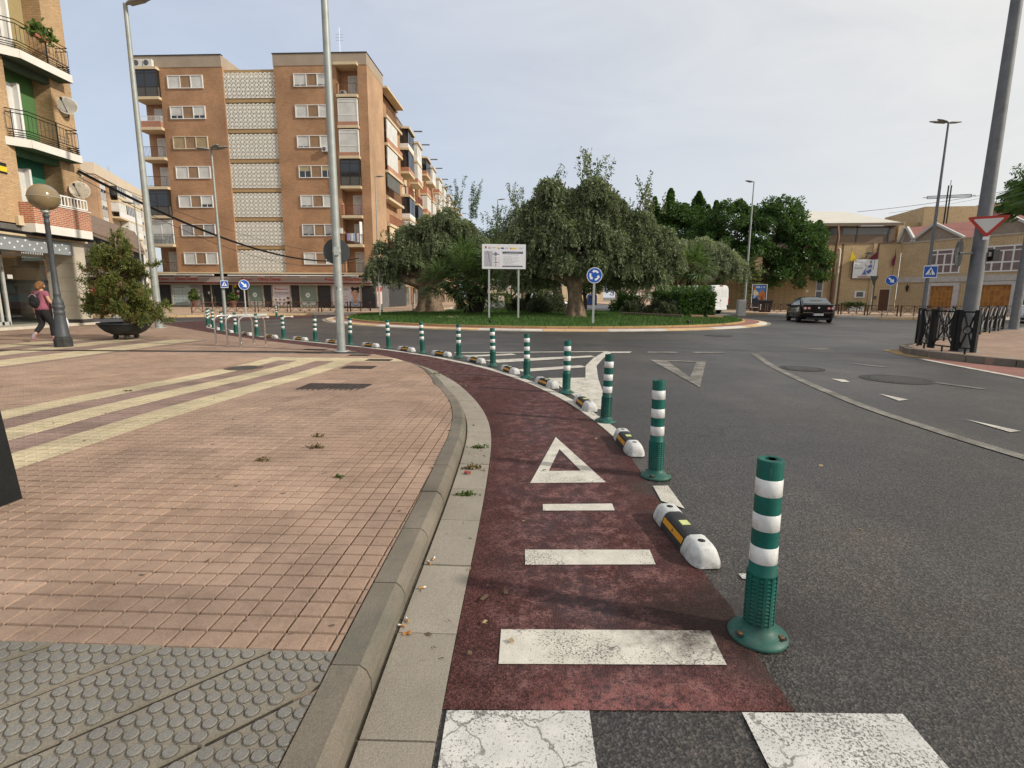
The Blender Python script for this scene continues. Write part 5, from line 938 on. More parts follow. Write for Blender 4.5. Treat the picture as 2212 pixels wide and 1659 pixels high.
o = shopwin(12.3,14.1,.22,2.3,M_PW); hexflower(o,12.6,1.95,.12,M_REDT,.19); text('ribera',.72,.2,12.75,1.80,M_REDT,o,.19,.02); text('dent',.45,.2,13.5,1.80,M_GREYT,o,.19); text('Sonreír es salud',1.5,.2,12.48,1.44,plain('text_maroon',(.20,.02,.06),.5),o,.19,.015); flat(o,[[(12.55,1.33),(13.95,1.33),(13.95,1.35),(12.55,1.35)]],M_GREYT,'rule',.19); text('riberadental.com',.6,.08,12.5,1.05,M_GREYT,o,.19)
flat(o,[[(12.32,.24),(14.08,.24),(14.08,1.25),(13.7,1.05),(13.1,.88),(12.32,.90)]],plain('poster_people_white',(.56,.52,.52),.5,var=.4,sc=7),'picture',.191)
for cx, cz, r_, mt in ((12.55,.8,.10,M_HAIR),(13.0,.82,.10,M_HAIR),(13.45,.78,.11,M_HAIR),(13.85,.95,.14,M_HAIR),(12.55,.72,.07,M_SKIN),(13.0,.74,.07,M_SKIN),(13.45,.70,.08,M_SKIN),(13.85,.82,.09,M_SKIN),(13.9,.5,.16,M_HAIR),(13.4,.4,.1,M_GREYT),(12.95,.42,.1,M_GREYT)): flat(o,[[(cx+r_*math.cos(a),cz+r_*1.15*math.sin(a)) for a in np.linspace(0,2*PI,11)[:-1]]],mt,'picture_shape',.188 if mt is M_HAIR else .185)
o = shopwin(18.55,21.5,.25,2.32,M_PW); hexflower(o,18.9,1.95,.14,M_REDT,.19); text('ribera dent',1.2,.22,19.1,1.82,M_GREYT,o,.19)
for k, s in enumerate(['Tenemos','el presupuesto','que necesitas']): text(s,1.45 if k else .9,.17,18.75,1.4-.3*k,plain('text_pink',(.42,.14,.22),.5),o,.19)
flat(o,[[(20.3,.27),(21.48,.27),(21.48,2.3),(20.55,2.3),(20.7,1.3)]],plain('poster_backdrop',(.58,.52,.48),.5),'picture',.191)
ov = lambda cx,cz,rx,rz,mt,y,nm='picture_shape': flat(o,[[(cx+rx*math.cos(a),cz+rz*math.sin(a)) for a in np.linspace(0,2*PI,15)[:-1]]],mt,nm,y)
flat(o,[[(20.25,.27),(21.48,.27),(21.4,.7),(21.2,.9),(20.75,.9),(20.4,.75)]],M_PBLUE,'picture_shape',.189); flat(o,[[(20.7,.45),(21.1,.45),(21.2,.95),(20.75,.95)]],M_SKIN,'picture_shape',.187)
ov(20.68,2.0,.17,.15,M_HAIR,.187); ov(21.25,2.0,.17,.15,M_HAIR,.187); ov(20.97,1.72,.40,.36,M_HAIR,.186); ov(20.95,1.42,.31,.44,M_SKIN,.184); flat(o,[[(20.5,1.65),(20.95,1.78),(21.05,1.62),(20.95,1.38),(20.6,1.3)]],plain('poster_hand',(.58,.36,.26),.5),'picture_shape',.182); ov(21.1,1.58,.08,.04,M_HAIR,.182); flat(o,[[(20.78,1.27),(21.18,1.27),(21.05,1.08),(20.9,1.08)]],M_SRED,'picture_shape',.182); flat(o,[[(20.83,1.25),(21.13,1.25),(21.05,1.17),(20.9,1.17)]],M_SWHITE,'picture_shape',.180)
b = MB(); b.box(FL+.02,FL+.1,.5,2.2,.15,2.25); bn = b.build('side_banner', plain('banner_pink',(.72,.55,.5),.5), B); bxp('banner_top', bn, M_SRED, FL+.02,FL+.105,.55,2.15,1.7,2.2)
multi('side_ground_floor', B, plain('grey_stone',(.13,.13,.13),.7,var=.2), [(FL-.06,FL+.0,.3,5.2,0,3.4),(FL-.7,FL-.6,5.2,D,0,3.4)])
fl_ = lambda s, y, z: B.matrix_world @ Vector((s,y,z))
bpy.context.view_layer.update()
def onf(s, y, z): return tuple(Matrix.Translation(FP+Vector((0,0,.12))) @ Matrix.Rotation(FA,4,'Z') @ Vector((s,y,z)))
ac_unit(onf(.75,-.25,23.0), FA, 'left one of two air conditioners on the roof canopy of the clinic block', 1.05); ac_unit(onf(1.75,-.25,23.0), FA, 'right one of two air conditioners on the roof canopy, fan showing', 1.05)
ac_unit(onf(18.75,-.2,zf[2]+.42), FA, 'air conditioner under the third window row right of the thick pole', .75); ac_unit(onf(19.7,-.2,zf[5]+1.05), FA, 'air conditioner by the laundry balcony on the clinic block', .85); ac_unit(onf(20.75,-.1,zf[0]), FA, 'small air conditioner inside the top right balcony', .6)
t = thing('laundry', 'pale laundry hung on the second balcony from the bottom right', 'laundry', onf(20.9,-.46,zf[5]+.1), FA)
for k, (c, w) in enumerate((((.35,.30,.50),.28),((.62,.60,.60),.35),((.30,.45,.62),.2),((.6,.5,.55),.3))):
    m = MB(); m.grid([[(k*.33-.3+w*q/4, .02*math.sin(q*2+k), z) for q in range(5)] for z in (.95,.6,.25-.05*k)]); m.build('cloth', plain(f'cloth_tint_{k}', c, .9), t)
t = thing('shutter_door', 'tall pale shutter leaf standing on the laundry balcony', 'shutter', onf(21.85,-.3,zf[5]), FA+1.2); m = MB(); m.box(0,.5,-.02,.02,.05,2.2); m.build('leaf', M_WHITEW, t)
t = thing('roof_aerial', 'thin television aerial on the right roof of the clinic block', 'aerial', onf(20.2,1,24.1)); m = MB(); m.bar((0,0,0),(0,0,2.6),.04); [m.bar((-.35,0,1.5+.25*k),(.35,0,1.5+.25*k),.02) for k in range(3)]; m.build('mast', M_GALV, t)
def potted(loc, lb, h, potc, rb, leafm):
    t = thing('plant_pot', lb[0], 'plant pot', loc); m = MB(); m.lathe([(.24,0),(.34,.55),(.36,.58),(.36,.66),(.31,.66),(.29,.55)], 18); m.build('pot', potc, t); s = thing('potted_bush', lb[1], 'plant', (loc[0],loc[1],loc[2]+.5)); n = 700
    d = rng.normal(size=(n,3)); d /= np.linalg.norm(d,axis=1)[:,None]; d *= rng.uniform(.55,1.05,n)[:,None]; P = d*np.array([rb,rb,h/2])+np.array([0,0,h/2+.1]); P[:,:2] *= (1.15-.75*np.clip((P[:,2]-.1)/h,0,1))[:,None]
    A = rng.normal(size=(n,3))*.035; Bv = rng.normal(size=(n,3))*.06; quads('foliage', P, A, Bv, leafm, s); m = MB(); m.tube([(0,0,-.1),(0,0,h*.7)],[.04,.02],6); m.build('stem', M_BARK, s)
M_TERRA = plain('terracotta_dark',(.17,.08,.06),.7,var=.2)
potted(onf(4.35,-.6,.02), ('brown plant pot left of the clinic door','cone shaped green bush in the pot left of the clinic door'), 1.25, M_TERRA, .55, M_SHRUB); potted(onf(8.45,-.6,.02), ('brown plant pot right of the clinic door','low round bush in the pot right of the clinic door'), .85, M_TERRA, .55, M_SHRUB)
# ------------------------------------------------------------------ row of blocks running away behind the clinic
def row_block(y0, y1, H, lb, seed):
    rs = random.Random(seed); t = thing('row_block', lb, 'building', (-14.05,y0,.12)); n = 7; w = y1-y0
    bxp('wall', t, M_CREAM, -12,-.45,0,w-.02,0,H); bxp('end_pier', t, M_BROWN, -12,0,0,1.5,0,H-.02) if True else None
    bxp('parapet', t, M_PALE, -12,-.3,-.05,w-.05,H,H+.95); multi('parapet_cap', t, M_GREYSL, [(-.5,-.24,-.1,w-.05,H+.95,H+1.02)])
    y = 1.7
    for st in range(2):
        ys, ye = (1.6, 5.4) if st == 0 else (w*.58, w*.58+3.6)
        multi('stack_pier', t, M_BROWN, [(-1,-.05,ys-.35,ys-.05,0,H)])
        for k in range(n):
            z = H-2.45-2.79*k
            if z < 2.5: continue
            bxp('balcony_slab', t, M_CREAM, -.6,1.05,ys,ye,z-.26,z); kd = rs.choice(['rail','white','white','rail','white','brick','rail','dark'])
            if kd in ('white','dark'):
                g = MB(); g.box(.86,.98,ys+.05,ye-.1,z+.5,z+2.42); g.box(-.5,.86,ys+.05,ys+.13,z+.5,z+2.42); o = g.build('glazed_enclosure', M_SHUT if kd == 'white' else M_GLASSD, t); multi('frame', o, M_WHITEW if kd == 'white' else M_IRON, [(.97,1.01,a,a+.07,z+.5,z+2.42) for a in np.linspace(ys+.05,ye-.15,5)]+[(.3,.36,ys+.0,ys+.05,z+.5,z+2.42)]); multi('balcony_parapet', t, M_REDB if rs.random() < .6 else M_WHITEW, [(.86,1.0,ys+.03,ye-.05,z,z+.5),(-.5,.86,ys+.03,ys+.12,z,z+.5)])
            elif kd == 'brick': multi('balcony_parapet', t, M_REDB, [(.86,1.0,ys+.03,ye-.05,z,z+.95),(-.5,.86,ys+.03,ys+.12,z,z+.95)])
            else:
                b = MB(); b.box(.95,.99,ys,ye,z+.93,z+.98); b.box(-.5,.95,ys,ys+.03,z+.93,z+.98)
                for q in range(int((ye-ys)/.16)): b.box(.95,.97,ys+q*.16,ys+q*.16+.02,z,z+.93)
                for q in range(9): b.box(-.5+q*.16,-.48+q*.16,ys,ys+.02,z,z+.93)
                b.build('railing', rs.choice([M_RUSTI,M_REDI,M_IRON,M_WHITEW]), t); d = MB(); d.box(-.46,-.42,ys+.6,ys+2.2,z+.05,z+2.1); d.build('balcony_door', M_SHUT if rs.random() < .6 else M_GLASSD, t)
        bxp('balcony_canopy', t, M_CREAM, -.5,1.2,ys-.1,ye+.1,H-.25,H-.02); m = MB(); m.box(1.1,2.2,ye-.4,ye-.3,H+.35,H+.5); m.build('rain_spout', M_GREYT, t)
    for k in range(n):
        z = H-2.45-2.79*k
        if z < 2.5: continue
        for ys in (w*.42, w*.42+1.7):
            o = bxp('window', t, M_WHITEW, -.46,-.40,ys,ys+1.15,z+.85,z+2.1); bxp('shutter', o, M_SHUT if rs.random() < .7 else M_GLASSD, -.42,-.385,ys+.08,ys+1.07,z+.92,z+2.03)
    multi('ground_floor', t, plain('shop_grey',(.30,.29,.27),.7,var=.3,sc=.4), [(-11,-.35,0,w-.02,0,3.0)])
    for q in range(4):
        a = 1+q*w/4; o = bxp('shop_front', t, M_GLASSG if q%2 else M_GREYSL, -.4,-.3,a,a+w/4-1.2,.1,2.5); bxp('shop_sign', o, (M_SRED,M_WHITEW,plain('shop_blue',(.1,.25,.5),.5),M_CREAM)[q], -.4,-.22,a,a+w/4-1.2,2.55,3.0)
for k, (a, b, H, nm) in enumerate(((67,80.5,21.9,'first'),(81,94,21.9,'second'),(94.5,109,21.8,'third'),(109.5,124,21.7,'fourth'),(124.5,142,21.6,'last'))): row_block(a, b, H, f'{nm} cream and brown balcony block in the row running away behind the clinic', 11+k)
# ------------------------------------------------------------------ near left apartment house
XF = -19.3
A = thing('apartment_house', 'tan brick apartment house with green balconies over a shop at the left', 'building', (XF,24.48,0)); # local x = -depth, y = -along towards camera
zs = [4.07,7.30,10.53,13.76]
H = 20.
multi('wall', A, M_TAN, [(-.74,0,-1.06,0,4.1,H),(-12,-.74,-.35,0,4.1,H),(-.8,0,-12.5,-3.1,4.1,H),(-12,-.79,-12.5,-.35,4.1,H-.02)])
M_OCHW = plain('ochre_green_paint',(.34,.27,.13),.85,var=.15,sc=1)
for k, mt in enumerate((M_TEALW, M_GREENW, M_OCHW)): bxp('recess_back', A, mt, -.785,-.74,-3.09,-1.065,zs[k],zs[k]+3.0); 
for k in range(3):
    z = zs[k]; zt = z
    s = MB(); x1 = .55; yn, ya, yf = -2.93, -3.1, -.53
    pr = [(-.73,ya),(.0,ya-.35),(x1-.02,yn),(x1,yn),(x1,yf),(-.73,yf)] if k else [(-.73,ya),(.0,ya-.2),(x1,ya-.2),(x1,yf+.05),(-.73,yf+.05)]
    h0, h1 = (z-.30, z) if k else (z-.28, z+.06)
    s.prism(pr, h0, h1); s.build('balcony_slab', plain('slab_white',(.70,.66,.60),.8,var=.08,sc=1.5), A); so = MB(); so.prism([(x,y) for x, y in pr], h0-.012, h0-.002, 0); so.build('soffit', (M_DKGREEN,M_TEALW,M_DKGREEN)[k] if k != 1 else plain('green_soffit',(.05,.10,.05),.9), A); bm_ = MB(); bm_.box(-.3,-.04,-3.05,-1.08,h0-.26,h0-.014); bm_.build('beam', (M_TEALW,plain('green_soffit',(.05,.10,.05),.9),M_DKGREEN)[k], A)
    d = MB(); d.box(-.738,-.68,-3.09,-2.02,z+.05,z+2.32); dd = d.build('balcony_door', M_WHITEW, A); bxp('shutter', dd, M_SHUT, -.70,-.66,-3.0,-2.12,z+1.3 if k == 1 else z+.3,z+2.2); bxp('pane', dd, M_GLASSD, -.695,-.665,-3.0,-2.3,z+.1,z+1.3); bxp('door_jamb', dd, M_WHITEW, -.738,-.45,-2.12,-2.02,z+.05,z+2.35)
    if k:
        m = MB(); P0 = (x1-.05,yn); P1 = (x1-.05,yf-.05); E0 = (.05,ya-.28)
        def barrun(a, b):
            for zz in (z+1.03,z+.90,z+.30,z+.20,z+.12,z+.05): m.bar((*a,zz),(*b,zz),.026 if zz < z+.25 else .03)
            n = max(2,int(math.hypot(b[0]-a[0],b[1]-a[1])/.17))
            for q in range(n+1): u = q/n; m.bar((a[0]+(b[0]-a[0])*u,a[1]+(b[1]-a[1])*u,z+.30),(a[0]+(b[0]-a[0])*u,a[1]+(b[1]-a[1])*u,z+.90),.018)
        barrun(P0,P1); barrun(E0,P0); barrun(P1,(0,yf-.05)); m.box(P0[0]-.02,P0[0]+.02,-1.65,-1.61,z,z+1.03)
        for q in range(3): m.bar((P0[0]+.02,-1.3,z+.04+.08*q),(P0[0]+.02,yf-.05,z+.06+.08*q),.02)
        m.build('railing', M_IRON, A)
    else:
        multi('balcony_parapet', A, M_REDB, [(x1-.12,x1,ya-.2,yf+.05,z+.06,z+.86),(.02,x1-.12,ya-.2,ya-.08,z+.06,z+.86),(.02,x1-.12,yf-.07,yf+.05,z+.06,z+.86)]); multi('parapet_cap', A, plain('slab_white',(.7,.66,.6),.8), [(x1-.16,x1+.03,ya-.23,yf+.08,z+.86,z+.90)]); rails(A, 0,.01,0,.01,0,.01,M_WHITEW) if False else None
        m = MB(); m.box(x1-.09,x1-.04,-2.2,yf,z+1.33,z+1.38); m.box(x1-.09,x1-.04,-2.2,yf,z+.95,z+.99)
        for q in range(11): m.box(x1-.08,x1-.05,-2.2+q*.165,-2.16+q*.165,z+.99,z+1.33)
        m.build('white_railing', M_WHITEW, A)
# shop below
multi('cornice', A, plain('cornice_cream',(.58,.47,.30),.85,var=.15), [(-11.9,.06,-12.4,-.2,3.62,3.80)]); multi('soffit_slab', A, plain('soffit_grey',(.12,.11,.10),.9), [(-12,-.02,-12.45,-.02,3.80,4.05)])
m = MB(); m.box(-.02,.06,-12,-1.07,3.05,3.60); fs = m.build('polka_fascia', plain('fascia_blue_grey',(.24,.26,.27),.6,var=.06), A); m = MB()
for q in range(60):
    y = -1.25-q*.17; zz = 3.16+.36*((q*7)%5)/4.6; m.M = Matrix.Translation((.0605,y,zz)) @ Matrix.Rotation(PI/2,4,'Y'); m.lathe([(.04,0),(.038,.004),(.0001,.004)], 10, (0,0,0), 0, False)
m.M = None; m.build('white_dots', M_SWHITE, fs)
pl = MB(); pl.box(-1.2,.0,-1.08,-.38,.28,3.61); pil = pl.build('pillar', plain('stone_slabs',(.44,.39,.31),.8,var=.12,sc=1.2,bump=.1), A); bxp('pillar_foot', pil, plain('dark_skirting',(.05,.045,.04),.8), -1.22,.02,-1.10,-.36,0,.28); multi('slab_joint', pil, plain('stone_joint',(.22,.19,.15),.9), [(-1.203,.003,-1.083,-.377,z,z+.012) for z in (.9,1.5,2.1,2.7)])
gt = MB(); gp = [[(-.95,2.02),(-.78,2.25),(-.62,2.33),(-.60,2.2),(-.8,2.0),(-.93,1.82),(-.75,1.66),(-.6,1.72)],[(-.95,1.72),(-.72,1.52),(-.56,1.62)],[(-.6,1.95),(-.55,1.6),(-.42,1.72),(-.48,1.95),(-.60,1.93)],[(-.95,1.45),(-.6,1.35),(-.42,1.55)]]
for l in gp: gt.tube([(.004,y,z) for y, z in l], .014, 5)
gt.build('graffiti', M_BLACK, pil)
bxp('shop_floor', A, plain('floor_slabs',(.40,.36,.30),.7,var=.1), -11.5,-.02,-12.4,-.4,.0,.13); bxp('step_edge', A, plain('step_pale',(.52,.47,.38),.8), -.05,.03,-12.4,-.02,.0,.115)
bxp('shop_back_wall', A, plain('shop_inside',(.38,.35,.31),.9), -11.8,-11.6,-12.4,-3.5,.13,3.6); bxp('shop_ceiling', A, plain('shop_ceiling',(.5,.48,.44),.9), -11.6,-.1,-12.4,-1.1,3.2,3.22)
fr = MB(); gx = -1.3
for y in (-3.35,-3.05,-2.0,-.95,-4.3): fr.box(gx-.05,gx+.05,y-.05,y+.05,.13,3.05) if y != -.95 and y != -2.0 else None
fr.box(gx-.05,gx+.05,-12,-1.0,2.95,3.06); fr.box(gx-.05,gx+.05,-4.3,-3.05,2.35,2.45); fr.box(gx-.05,gx+.05,-4.3,-3.05,.13,.26); sf = fr.build('shop_frame', plain('alu_pale',(.56,.56,.52),.45,.3), A); m = MB(); m.box(gx-.01,gx+.01,-12,-1.02,.15,2.95); m.build('shop_glass', M_SHOPGL, A); m = MB(); m.box(-11.4,gx,-1.03,-1.01,.15,2.95); m.build('shop_glass', M_SHOPGL, A); m = MB(); m.tube([(gx+.1,-3.5,.4),(gx+.1,-3.5,1.9)], .018, 8); m.build('door_handle', M_STEEL, A)
for y, z, mt in ((-3.75,2.05,M_YEL),(-3.8,1.35,M_SRED),(-3.8,1.15,M_NOT),(-2.85,2.0,M_NOT)): bxp('notice', A, mt, gx+.012,gx+.02,y,y+.22,z,z+(.28 if mt is M_YEL else .16))
# things fixed to the left house
def dish(loc, ang, lb, rust=False):
    t = thing('satellite_dish', lb, 'satellite dish', loc, ang); m = MB(); m.M = Matrix.Rotation(R(82),4,'X'); prof = [(.0001,-.06),(.15,-.05),(.28,-.02),(.36,.02)]; m.lathe(prof, 28); m.lathe([(.36,.02),(.365,.025),(.36,.03),(.28,-.008),(.15,-.04),(.0001,-.05)], 28); d = m.build('reflector', plain('dish_white' + ('_rusty' if rust else ''), (.60,.57,.50) if not rust else (.60,.53,.42), .6, var=.12 if not rust else .35, sc=3), t)
    m = MB(); m.bar((0,.0,-.33),(-.16,-.42,.12),.025); m.box(-.20,-.12,-.46,-.38,.09,.19); m.build('feed_arm', M_DARKM, t); m = MB(); m.tube([(0,.08,-.1),(0,.14,-.42),(-.3,.35,-.45)], .022, 6); m.build('mount', M_IRON, t); return t
dish((-19.06,23.88,9.32), .62, 'clean white satellite dish on the upper pier of the left house'); dish((-18.87,23.75,5.86), .62, 'rust streaked satellite dish above the white balcony rail', True)
t = thing('alarm_box', 'square cream alarm box on the left house wall', 'alarm box', (XF+.01,21.15,4.2)); m = MB(); m.cham(0,.12,-.2,.2,-.17,.2,.02); m.build('casing', M_CREAM, t)
t = thing('wall_notice', 'yellow and black notice on the left house wall', 'sign', (XF+.005,20.62,5.9)); m = MB(); m.box(0,.02,-.26,.26,0,.36); o = m.build('board', M_YEL, t); bxp('board_top', o, M_BLACK, .0,.024,-.26,.26,.24,.37); bxp('board_foot', o, M_BLACK, .0,.024,-.26,.26,-.02,.05)
t = thing('flower_trough', 'flower trough with trailing leaves on the top left balcony rail', 'planter', (-18.8,22.6,11.35)); m = MB(); m.box(-.1,.1,-.3,.3,0,.2); m.build('trough', plain('terracotta',(.34,.13,.07),.8), t); n = 260; P = rng.normal(size=(n,3))*np.array([.09,.3,.14])+np.array([.02,0,.27]); quads('leaves', P, rng.normal(size=(n,3))*.035, rng.normal(size=(n,3))*.05, M_SHRUB, t)
def cable(lb, a, b, sag, r, n=24, k=1):
    t = thing('overhead_cable', lb, 'cable', a); a = Vector(a); b = Vector(b); m = MB()
    for q in range(k):
        j = Vector((.03*math.cos(q*2.1), .03*math.sin(q*2.1), .035*math.sin(q*2.1+1))) if k > 1 else Vector()
        m.tube([(b-a)*u+Vector((0,0,-sag*4*u*(1-u)))+j for u in np.linspace(0,1,n)], r, 5, 0)
    m.build('wire', M_CABLE, t)
cable('thick black cable bundle sweeping from the left house across the clinic front', (-19.2,24.2,6.75), (-15.3,53.0,5.05), 1.55, .028, 30, 3)
cable('thin lower wire across the clinic front', (-19.2,24.2,6.5), (-14.6,53.5,5.2), 2.1, .014); cable('thin upper wire across the clinic front', (-19.2,24.2,6.85), (-14.6,53.2,5.6), 1.2, .012)
cable('black wire bundle hung along the shop cornice of the left house', (-18.95,14.5,3.95), (-19.0,24.3,3.75), .1, .03, 20, 3)
# ------------------------------------------------------------------ side street at the far left
t = thing('brown_house', 'brown rendered house with barred windows seen through the left shop glass', 'building', (-39,31.5,0), 0); M_BRH = plain('render_brown',(.40,.20,.10),.9,var=.1,sc=.7); m = MB(); m.prism([(-6,0),(12.6,0),(7.6,6),(-6,6)], 2.2, 7.6); m.build('wall', M_BRH, t); m = MB(); m.prism([(-6,.12),(12.4,.12),(7.5,6),(-6,6)], 0, 2.2); m.build('ground_floor', plain('dark_ground_floor',(.13,.115,.10),.8,var=.25,sc=.6), t)
for x in (1.2,4.4,7.6,10.2):
    o = bxp('window', t, M_GLASSD, x,x+1.2,-.03,.05,3.4,4.7); multi('bars', o, M_WHITEW, [(x+.1*q,x+.1*q+.025,-.16,-.13,3.3,4.8) for q in range(13)]+[(x-.05,x+1.25,-.16,-.13,3.3,3.34),(x-.05,x+1.25,-.16,-.13,4.76,4.8)])
    multi('lower_window', t, M_GLASSG, [(x,x+.75,.06,.125,.7,1.9),(x+.85,x+1.6,.06,.125,.7,1.9)])
bxp('balcony_rail', t, M_IRON, 9.8,12.4,-.5,-.46,2.9,2.95)
t = thing('grey_house', 'dark grey rendered house with a sloping tiled roof beside the tall lamp', 'building', (-46.4,44,0), .0); m = MB()
GF = [(0,0),(16,0),(16,4.75),(3,9.6),(0,9.6)]; m.add([(x,0,z) for x, z in GF]+[(x-(6.5 if x > 8 else 0),8,z) for x, z in GF], [(0,1,2,3,4),(9,8,7,6,5)]+[(i,5+i,5+(i+1)%5,(i+1)%5) for i in range(5)]); m.build('wall', M_GREYW, t); m = MB(); m.add([(2.6,-.4,9.72),(16.4,-.4,4.6),(16.4,-.4,4.85),(2.6,-.4,10.0),(2.6,9,9.72),(9.2,9,7.2),(9.2,9,7.45),(2.6,9,10.0)], [(0,1,2,3),(7,6,5,4),(0,4,5,1),(1,5,6,2),(2,6,7,3),(3,7,4,0)]); m.build('roof', M_ROOFT, t); m = MB(); m.vprism([(2.6,9.68),(16.4,4.55),(16.4,4.7),(2.6,9.86)], -.45, -.3); m.build('verge', plain('verge_pale',(.35,.29,.22),.9), t); o = bxp('window', t, plain('blind_grey',(.26,.25,.23),.8), 10.0,12.2,-.03,.1,4.5,5.7); multi('frame', o, M_GREYSL, [(9.9,12.3,-.05,-.02,5.7,5.8),(9.9,12.3,-.05,-.02,4.4,4.5),(9.9,10.0,-.05,-.02,4.5,5.7),(12.2,12.3,-.05,-.02,4.5,5.7)]); multi('canopy', t, plain('canopy_grey',(.30,.28,.25),.8), [(3,15.9,-1.6,0,2.75,3.35)]); multi('gap_shade_strip', t, M_GREYSL, [(3,12.6,-.05,.1,3.4,3.95)]); o = bxp('window', t, M_GLASSD, 12.2,13.2,-.04,.1,1.2,2.3); multi('frame', o, M_WHITEW, [(12.15,13.25,-.07,-.03,1.15,1.23),(12.15,13.25,-.07,-.03,2.25,2.33),(12.66,12.74,-.07,-.03,1.23,2.25)])  # solid slate strip above the canopy paints the shade of a gap
t2 = thing('shop_board', 'red shop board behind the graffiti pillar', 'sign', (-35.2,43.0,.9)); m = MB(); m.cham(0,3.2,-.06,.06,.35,1.35,.02); m.build('panel', M_SRED, t2); flat(t2,[[(.25,1.12-.16*q),(1.5-.2*q,1.12-.16*q),(1.5-.2*q,1.17-.16*q),(.25,1.17-.16*q)] for q in range(3)],M_SWHITE,'small_print',-.066); m = MB(); m.box(.9,2.3,-.06,.06,-.9,.3); o = m.build('lower_panel', M_SWHITE, t2); flat(o,[[(1.6+.3*math.cos(a),-.2+.3*math.sin(a)) for a in np.linspace(0,2*PI,15)[:-1]]],M_SRED,'round_mark',-.07)
# far pale apartment tower
t = thing('pale_tower', 'pale cream apartment tower rising far behind the grey house', 'building', (-75,98,0), math.atan2(22,-8)); HW = 22.6; M_SPAN = plain('spandrel_grey',(.40,.40,.40),.8)
bxp('wall', t, M_PALE, 0,34,0,24,0,HW); bxp('parapet', t, M_PALE, -.2,34.2,-.2,24.2,HW,HW+1.9); multi('brick_band', t, M_LIGHTB, [(-.25,0,y,y+1.5,0,HW-.5) for y in (0.,5.2,10.4,15.6)]+[(x,x+1.3,-.25,0,0,HW-.5) for x in (0,4.6,20,28)])
for k in range(7):
    z = HW-3.6-3.0*k
    for y in (2.1,7.4,12.6,17.8): o = bxp('window', t, M_SHUT, -.12,0,y,y+2.3,z+1.0,z+2.5); bxp('pane', o, M_GLASSD, -.14,-.115,y+.1,y+2.2,z+1.0,z+1.3 if (k+int(y))%3 else z+1.9); bxp('spandrel', t, M_SPAN, -.06,0,y-.1,y+2.4,z-.45,z+.95)
    for x in (1.9,3.2,21.8,25): o = bxp('window', t, M_SHUT, x,x+1.2,-.12,.0,z+1.0,z+2.5); bxp('pane', o, M_GLASSD, x+.1,x+1.1,-.14,-.11,z+1.0,z+1.5); bxp('spandrel', t, M_SPAN, x-.1,x+1.3,-.06,0,z-.4,z+.95)
    bxp('balcony_slab', t, M_CREAM, 6.2,19.6,-1.5,0,z-.15,z+.15); multi('balcony_front', t, M_WHITEW if k%3 else M_CREAM, [(6.2,19.6,-1.5,-1.4,z+.15,z+1.1)])
    for x in (6.3,11,15.4):
        if (k*3+int(x))%4: o = bxp('glazed_enclosure', t, M_SHUT if (k+int(x))%3 else M_GLASSD, x,x+4.1,-1.45,-.1,z+1.1,z+2.8); multi('frame', o, M_WHITEW, [(x+q*.9,x+q*.9+.1,-1.5,-1.45,z+1.1,z+2.8) for q in range(5)])
m = MB(); m.bar((18,3,HW+2),(18,3,HW+5),.1); [m.bar((17.3,3,HW+4+.4*q),(18.7,3,HW+4+.4*q),.06) for q in range(3)]; m.build('aerial', M_GALV, t)
# far pale buildings closing the street behind the island
for (x, y, w, h, lb, mt) in ((-12,165,16,17,'pale building far off beyond the olive tops, left',M_PALE),(8,175,22,16.5,'low pale building far off behind the main olive',M_CREAM),(31,150,18,8,'low pinkish building far off under the trees',plain('pinkish_render',(.45,.34,.29),.9))):
    t = thing('far_building', lb, 'building', (x,y,0)); bxp('wall', t, mt, 0,w,0,10,0,h); bxp('roof', t, M_ROOFP, -.2,w+.2,-.2,10,h,h+.3)
    for k in range(int(h/3)):
        for q in range(int(w/3)): o = bxp('window', t, M_SHUT, 1+q*3,2.4+q*3,-.08,.02,1+3*k,2.6+3*k)
# ------------------------------------------------------------------ school hall
SL, SC = Vector((31.9,57.7)), Vector((40.95,56.5)); sa = math.atan2(SC.y-SL.y, SC.x-SL.x); SLn = (SC-SL).length
t = thing('school_hall', 'tan brick school hall with pale roof, drainpipes and hanging banner', 'building', (*SL,.13), sa); S = t
bxp('wall', t, M_SCHOOL, 0,SLn-.01,0,26,0,7.0); multi('coping', t, plain('coping_brown',(.22,.16,.11),.8), [(-.1,SLn,-.06,.3,7.0,7.12)]); bxp('clerestory', t, plain('clerestory_render',(.27,.20,.15),.9,var=.12), -.3,SLn,1.5,24,7.0,9.0); multi('clerestory_glass', t, M_GLASSG, [(-.2,3.2,1.44,1.5,8.1,8.8),(3.8,8.6,1.44,1.5,8.1,8.8)]); multi('clerestory_post', t, M_GREYT, [(x,x+.12,1.42,1.5,7.1,9.0) for x in (1.6,5.2,8.4)])
m = MB(); m.add([(-1.6,.6,9.05),(SLn+.2,.6,8.95),(SLn+2,18,12.7),(0,18,13.0),(-1.6,.6,9.3),(SLn+.2,.6,9.2),(SLn+2,18,12.95),(0,18,13.25)], [(0,3,2,1),(4,5,6,7),(0,1,5,4),(1,2,6,5),(2,3,7,6),(3,0,4,7)]); m.build('roof', M_ROOFP, t); bxp('fascia_board', t, plain('eave_brown',(.20,.16,.12),.8), -1.6,SLn+.2,.5,.6,8.92,9.22)
